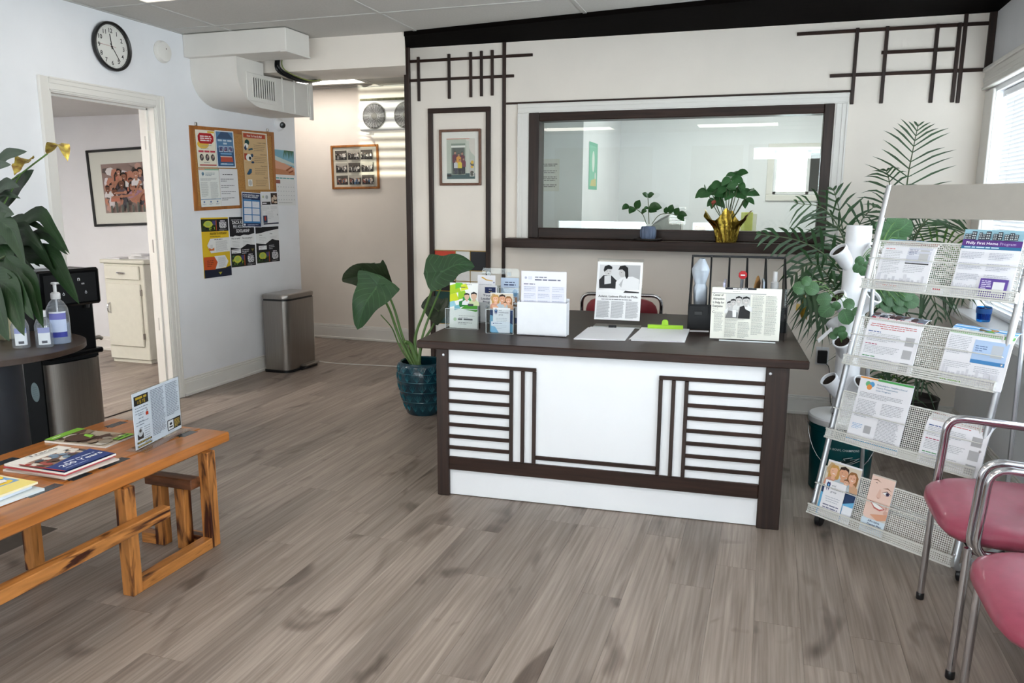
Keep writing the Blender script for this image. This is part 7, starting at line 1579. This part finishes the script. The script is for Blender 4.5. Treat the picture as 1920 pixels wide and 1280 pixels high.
MB().lathe([(0, 0), (.13, 0), (.16, .3), (.165, .32), (.15, .32), (.145, .29), (0, .28)], mat('brown_pot', (44, 38, 35), .6, noise=.2), 32, c=PC).build('pot', PT); MB().lathe([(0, .285), (.146, .285)], SOIL, 20, c=PC, caps=False).build('soil', PT)
for px, ys, L0, n, m, kw in (
    ([(1690, 480), (1700, 350), (1712, 280), (1722, 232)], (4.95, 5.05, 5.1, 5.1), .27, 13, PALM, dict(droop=.15, wd=.011)),
    ([(1672, 480), (1672, 400), (1668, 345), (1662, 318)], (4.9, 5.0, 5.05, 5.1), .22, 10, PALM, dict(droop=.4, wd=.012)),
    ([(1700, 520), (1720, 440), (1755, 400), (1800, 392)], (4.8, 4.8, 4.75, 4.7), .26, 13, PALM, dict(droop=.3)),
    ([(1700, 530), (1740, 480), (1775, 458), (1810, 462)], (4.75, 4.7, 4.6, 4.5), .2, 12, PALML, dict(droop=.35)),
    ([(1690, 540), (1680, 450), (1672, 400), (1690, 360)], (4.7, 4.75, 4.8, 4.8), .24, 13, PALM, dict(droop=.35)),
    ([(1690, 540), (1740, 500), (1790, 520), (1810, 560)], (4.7, 4.65, 4.6, 4.6), .24, 12, PALM, dict(droop=.4)),
    ([(1690, 560), (1715, 520), (1745, 540), (1760, 600)], (4.6, 4.55, 4.5, 4.5), .2, 12, PALM, dict(droop=.6)),
    ([(1680, 560), (1700, 480), (1730, 420), (1770, 400)], (4.7, 4.6, 4.5, 4.5), .24, 14, PALM, dict(droop=.3)),
    ([(1690, 760), (1680, 700), (1665, 690), (1640, 720)], (4.7, 4.6, 4.5, 4.4), .2, 12, PALM, dict(droop=.6)),
    ([(1690, 770), (1700, 710), (1715, 695), (1740, 720)], (4.7, 4.6, 4.6, 4.5), .2, 12, PALM, dict(droop=.6)),
    ([(1690, 770), (1672, 730), (1660, 720), (1650, 745)], (4.6, 4.5, 4.4, 4.4), .18, 10, PALML, dict(droop=.5)),
    ([(1680, 760), (1640, 660), (1620, 600), (1605, 560)], (4.7, 4.55, 4.5, 4.5), .24, 13, PALM, dict(droop=.5))): frond(PT, px, ys, L0, n, m, **kw)
PL2 = PT
for px, ys, L0, n, m, kw in (
    ([(1600, 560), (1590, 470), (1550, 395), (1490, 380)], (4.8, 4.75, 4.7, 4.6), .27, 15, PALM, dict(droop=.5)),
    ([(1605, 560), (1560, 490), (1500, 452), (1418, 438)], (4.7, 4.6, 4.5, 4.35), .2, 16, PALM, dict(droop=.3, wd=.016, up_=.8)),
    ([(1600, 570), (1585, 470), (1575, 400), (1562, 352)], (4.85, 4.9, 4.95, 5.0), .22, 13, PALM, dict(droop=.2, wd=.014)),
    ([(1600, 560), (1605, 470), (1612, 420), (1640, 385)], (4.9, 4.9, 4.9, 4.9), .22, 12, PALM, dict(droop=.3)),
    ([(1600, 600), (1555, 520), (1520, 495), (1482, 520)], (4.7, 4.55, 4.45, 4.35), .24, 14, PALM, dict(droop=.75, wd=.016)),
    ([(1600, 620), (1560, 540), (1530, 528), (1505, 560)], (4.7, 4.5, 4.4, 4.3), .24, 13, PALM, dict(droop=.9, wd=.016)),
    ([(1600, 640), (1570, 580), (1545, 570), (1530, 600)], (4.7, 4.6, 4.5, 4.5), .2, 12, PALM, dict(droop=.8)),
    ([(1600, 600), (1640, 500), (1660, 450), (1700, 430)], (4.8, 4.75, 4.7, 4.7), .24, 13, PALM, dict(droop=.4)),
    ([(1600, 640), (1640, 580), (1680, 570), (1730, 620)], (4.8, 4.7, 4.7, 4.7), .24, 13, PALM, dict(droop=.5)),
    ([(1600, 640), (1620, 600), (1635, 620), (1630, 660)], (4.7, 4.5, 4.5, 4.5), .2, 12, PALM, dict(droop=.7)),
    ([(1600, 570), (1590, 500), (1580, 440), (1530, 400)], (4.9, 4.85, 4.8, 4.8), .24, 14, PALM, dict(droop=.4))): frond(PL2, px, ys, L0 * 1.05, int(n * .8), m, **dict(kw, wd=kw.get('wd', .011) * 1.15, droop=kw['droop'] * .85))
mb = MB(); YL = mat('yellowing_leaf', (206, 164, 52), .5, noise=.2)
for a, b, c in (((1505, 600), (1500, 570), (1492, 585)), ((1512, 600), (1506, 560), (1500, 535))): blade(mb, [at(*a, 4.75), at(*b, 4.6), at(*c, 4.5)], .03, YL, None, .2); 
mb.build('frond', PL2)

# blue gel jar on the window sill
gj = V((1.128, 4.74, .7905)); t = thing('gel_air_freshener', 'blue translucent gel jar on the white window sill', 'jar', gj)
MB().lathe([(0, 0), (.031, 0), (.034, .01), (.038, .075), (.037, .08), (.034, .078), (.03, .012), (0, .01)], glass_mat('blue_plastic', (90, 180, 230), .06), 28, c=gj).build('jar', t)
MB().lathe([(0, .012), (.03, .012), (.033, .06), (0, .06)], mat('blue_gel', (40, 150, 226), .2, noise=.3, nscale=(70, 70, 70)), 24, c=gj).build('gel', t)
MB().lathe([(.0375, .045), (.0385, .072)], mat('jar_label_blue', (50, 110, 190), .4, noise=.1), 28, c=gj, caps=False).build('label', t)

# ------------------------------------------------------------------ in the office behind the glass
DK2 = mat('pale_office_laminate', (196, 192, 186), .5, noise=.05)
od = thing('office_desk', 'pale office desk behind the reception window with only its clutter showing', 'desk', (-.4, 6.2, 0))
B1((-1.1, 5.9, 1.0), (.7, 6.6, 1.03), DK2, .004).build('desktop', od)
for x, y in ((-1.05, 5.95), (.65, 5.95), (-1.05, 6.55), (.65, 6.55)): B1((x - .02, y - .02, 0), (x + .02, y + .02, 1.0), DK2, .003).build('leg', od)
def seen(x0, y0, x1, y1, y): a = at(x0, y1, y); b = at(x1, y0, y); return a, b
def bent(u, v):
    p = at(1218 + 58 * u, 432 - 24 * (sin(pi * min(1, .15 + u * .6)) ** .6) * v - 5 * u, 6.15 + .25 * v); p.z = max(p.z, 1.031); return p
mb = MB().grid(bent, 14, 6, mat('grey_translucent_plastic', (176, 180, 178), .4, noise=.15), uv=False); c0 = min(p.z for p in mb.v)
a, b = seen(1218, 405, 1276, 436, 6.2)
lam = MB().tube(smooth_path([V((a.x, 6.2, 1.04)), V((a.x, 6.2, a.z + .02)), V(((a.x + b.x) / 2, 6.2, b.z - .01)), V((b.x - .01, 6.2, b.z)), V((b.x, 6.2, 1.04))], 8), .008, mat('tray_grey', (150, 152, 152), .4, noise=.1), 8)
tr = thing('desk_organizer', 'grey translucent desk tray with a sloping top behind the glass', 'tray', ((a.x + b.x) / 2, 6.25, 1.031))
MB().add([V((x, y, z)) for y in (6.16, 6.42) for x, z in ((a.x, 1.031), (b.x, 1.031), (b.x, b.z), ((a.x + 2 * b.x) / 3, b.z + .0), (a.x, a.z + .045))], [(0, 1, 2, 3, 4), (5, 6, 7, 8, 9), (2, 3, 8, 7), (3, 4, 9, 8), (0, 4, 9, 5), (1, 2, 7, 6)], mat('grey_translucent_plastic', (176, 180, 178), .4, noise=.15)).build('housing', tr); lam.build('rim', tr)
a, b = seen(1388, 398, 1412, 432, 6.3); MB().box((a.x, 6.3, 1.031), (b.x, 6.36, b.z), mat('lime_folder', (206, 214, 110), .5, noise=.15, nscale=(10, 10, 10)), .003).build('file_folder', label='yellow green folder standing behind the glass beside the gold foil pot', cat='folder')
a, b = seen(1404, 400, 1420, 432, 6.42); MB().box((a.x, 6.42, 1.031), (b.x, 6.46, b.z), PAPER, .003).build('file_folder', label='white folder behind the yellow green one in the office', cat='folder')
for k in range(5):
    a, b = seen(1422, 412, 1470, 432, 6.2); z0 = 1.031 + k * .035; MB().box((a.x + .01 * (k % 2), 6.15, z0), (b.x - .012 * (k % 3), 6.42, z0 + .033), [PAPER, mat('grey_file', (150, 140, 130), .5, noise=.1), PAPER, mat('dark_file', (70, 62, 58), .5, noise=.1), PAPER][k], .003).build('document_stack', label='%s bundle of documents in the pile behind the right end of the glass' % ('lowest white', 'grey', 'middle white', 'dark', 'topmost white')[k], cat='documents', group='document pile in the office')
a, b = seen(1302, 424, 1322, 433, 6.25); MB().box((a.x, 6.25, 1.031), (b.x, 6.33, b.z), mat('orange_box', (206, 140, 80), .5, noise=.1), .003).build('orange_box', label='small orange box peeping over the window frame behind the glass', cat='box')
# signs inside the office
P = Page(.17, .265, (228, 226, 222)); 
for k, (n, y) in enumerate(((2, .225), (2, .17), (3, .12), (2, .055))): P.lines(.015, y, .14, n, .014, .006, (120, 118, 116), k, .7, 'c')
P.build('notice', (-1.868, 6.398, 1.505), (1, 0, 0), UP, label='white notice taped on the grey partition behind the glass', cat='notice')
y0 = 6.62; P = Page(.34, .4, (120, 186, 160)); P.rect(.03, .03, .28, .34, (140, 200, 176)).ell(.17, .24, .05, .09, (222, 230, 224)).poly([(.06, .03), (.3, .03), (.28, .1), (.1, .08)], (206, 196, 140)).ell(.26, .12, .03, .03, (206, 216, 210)); P.build('picture', (OX0 + .002, y0, 1.525), (0, 1, 0), UP, label='narrow green picture on the bright office side wall', cat='picture')
MB().box((.66, OY - .012, 1.5), (.80, OY - .0005, 1.78), mat('pale_poster', (214, 218, 190), .6, noise=.05)).build('notice', label='pale notice beside the office window', cat='notice')
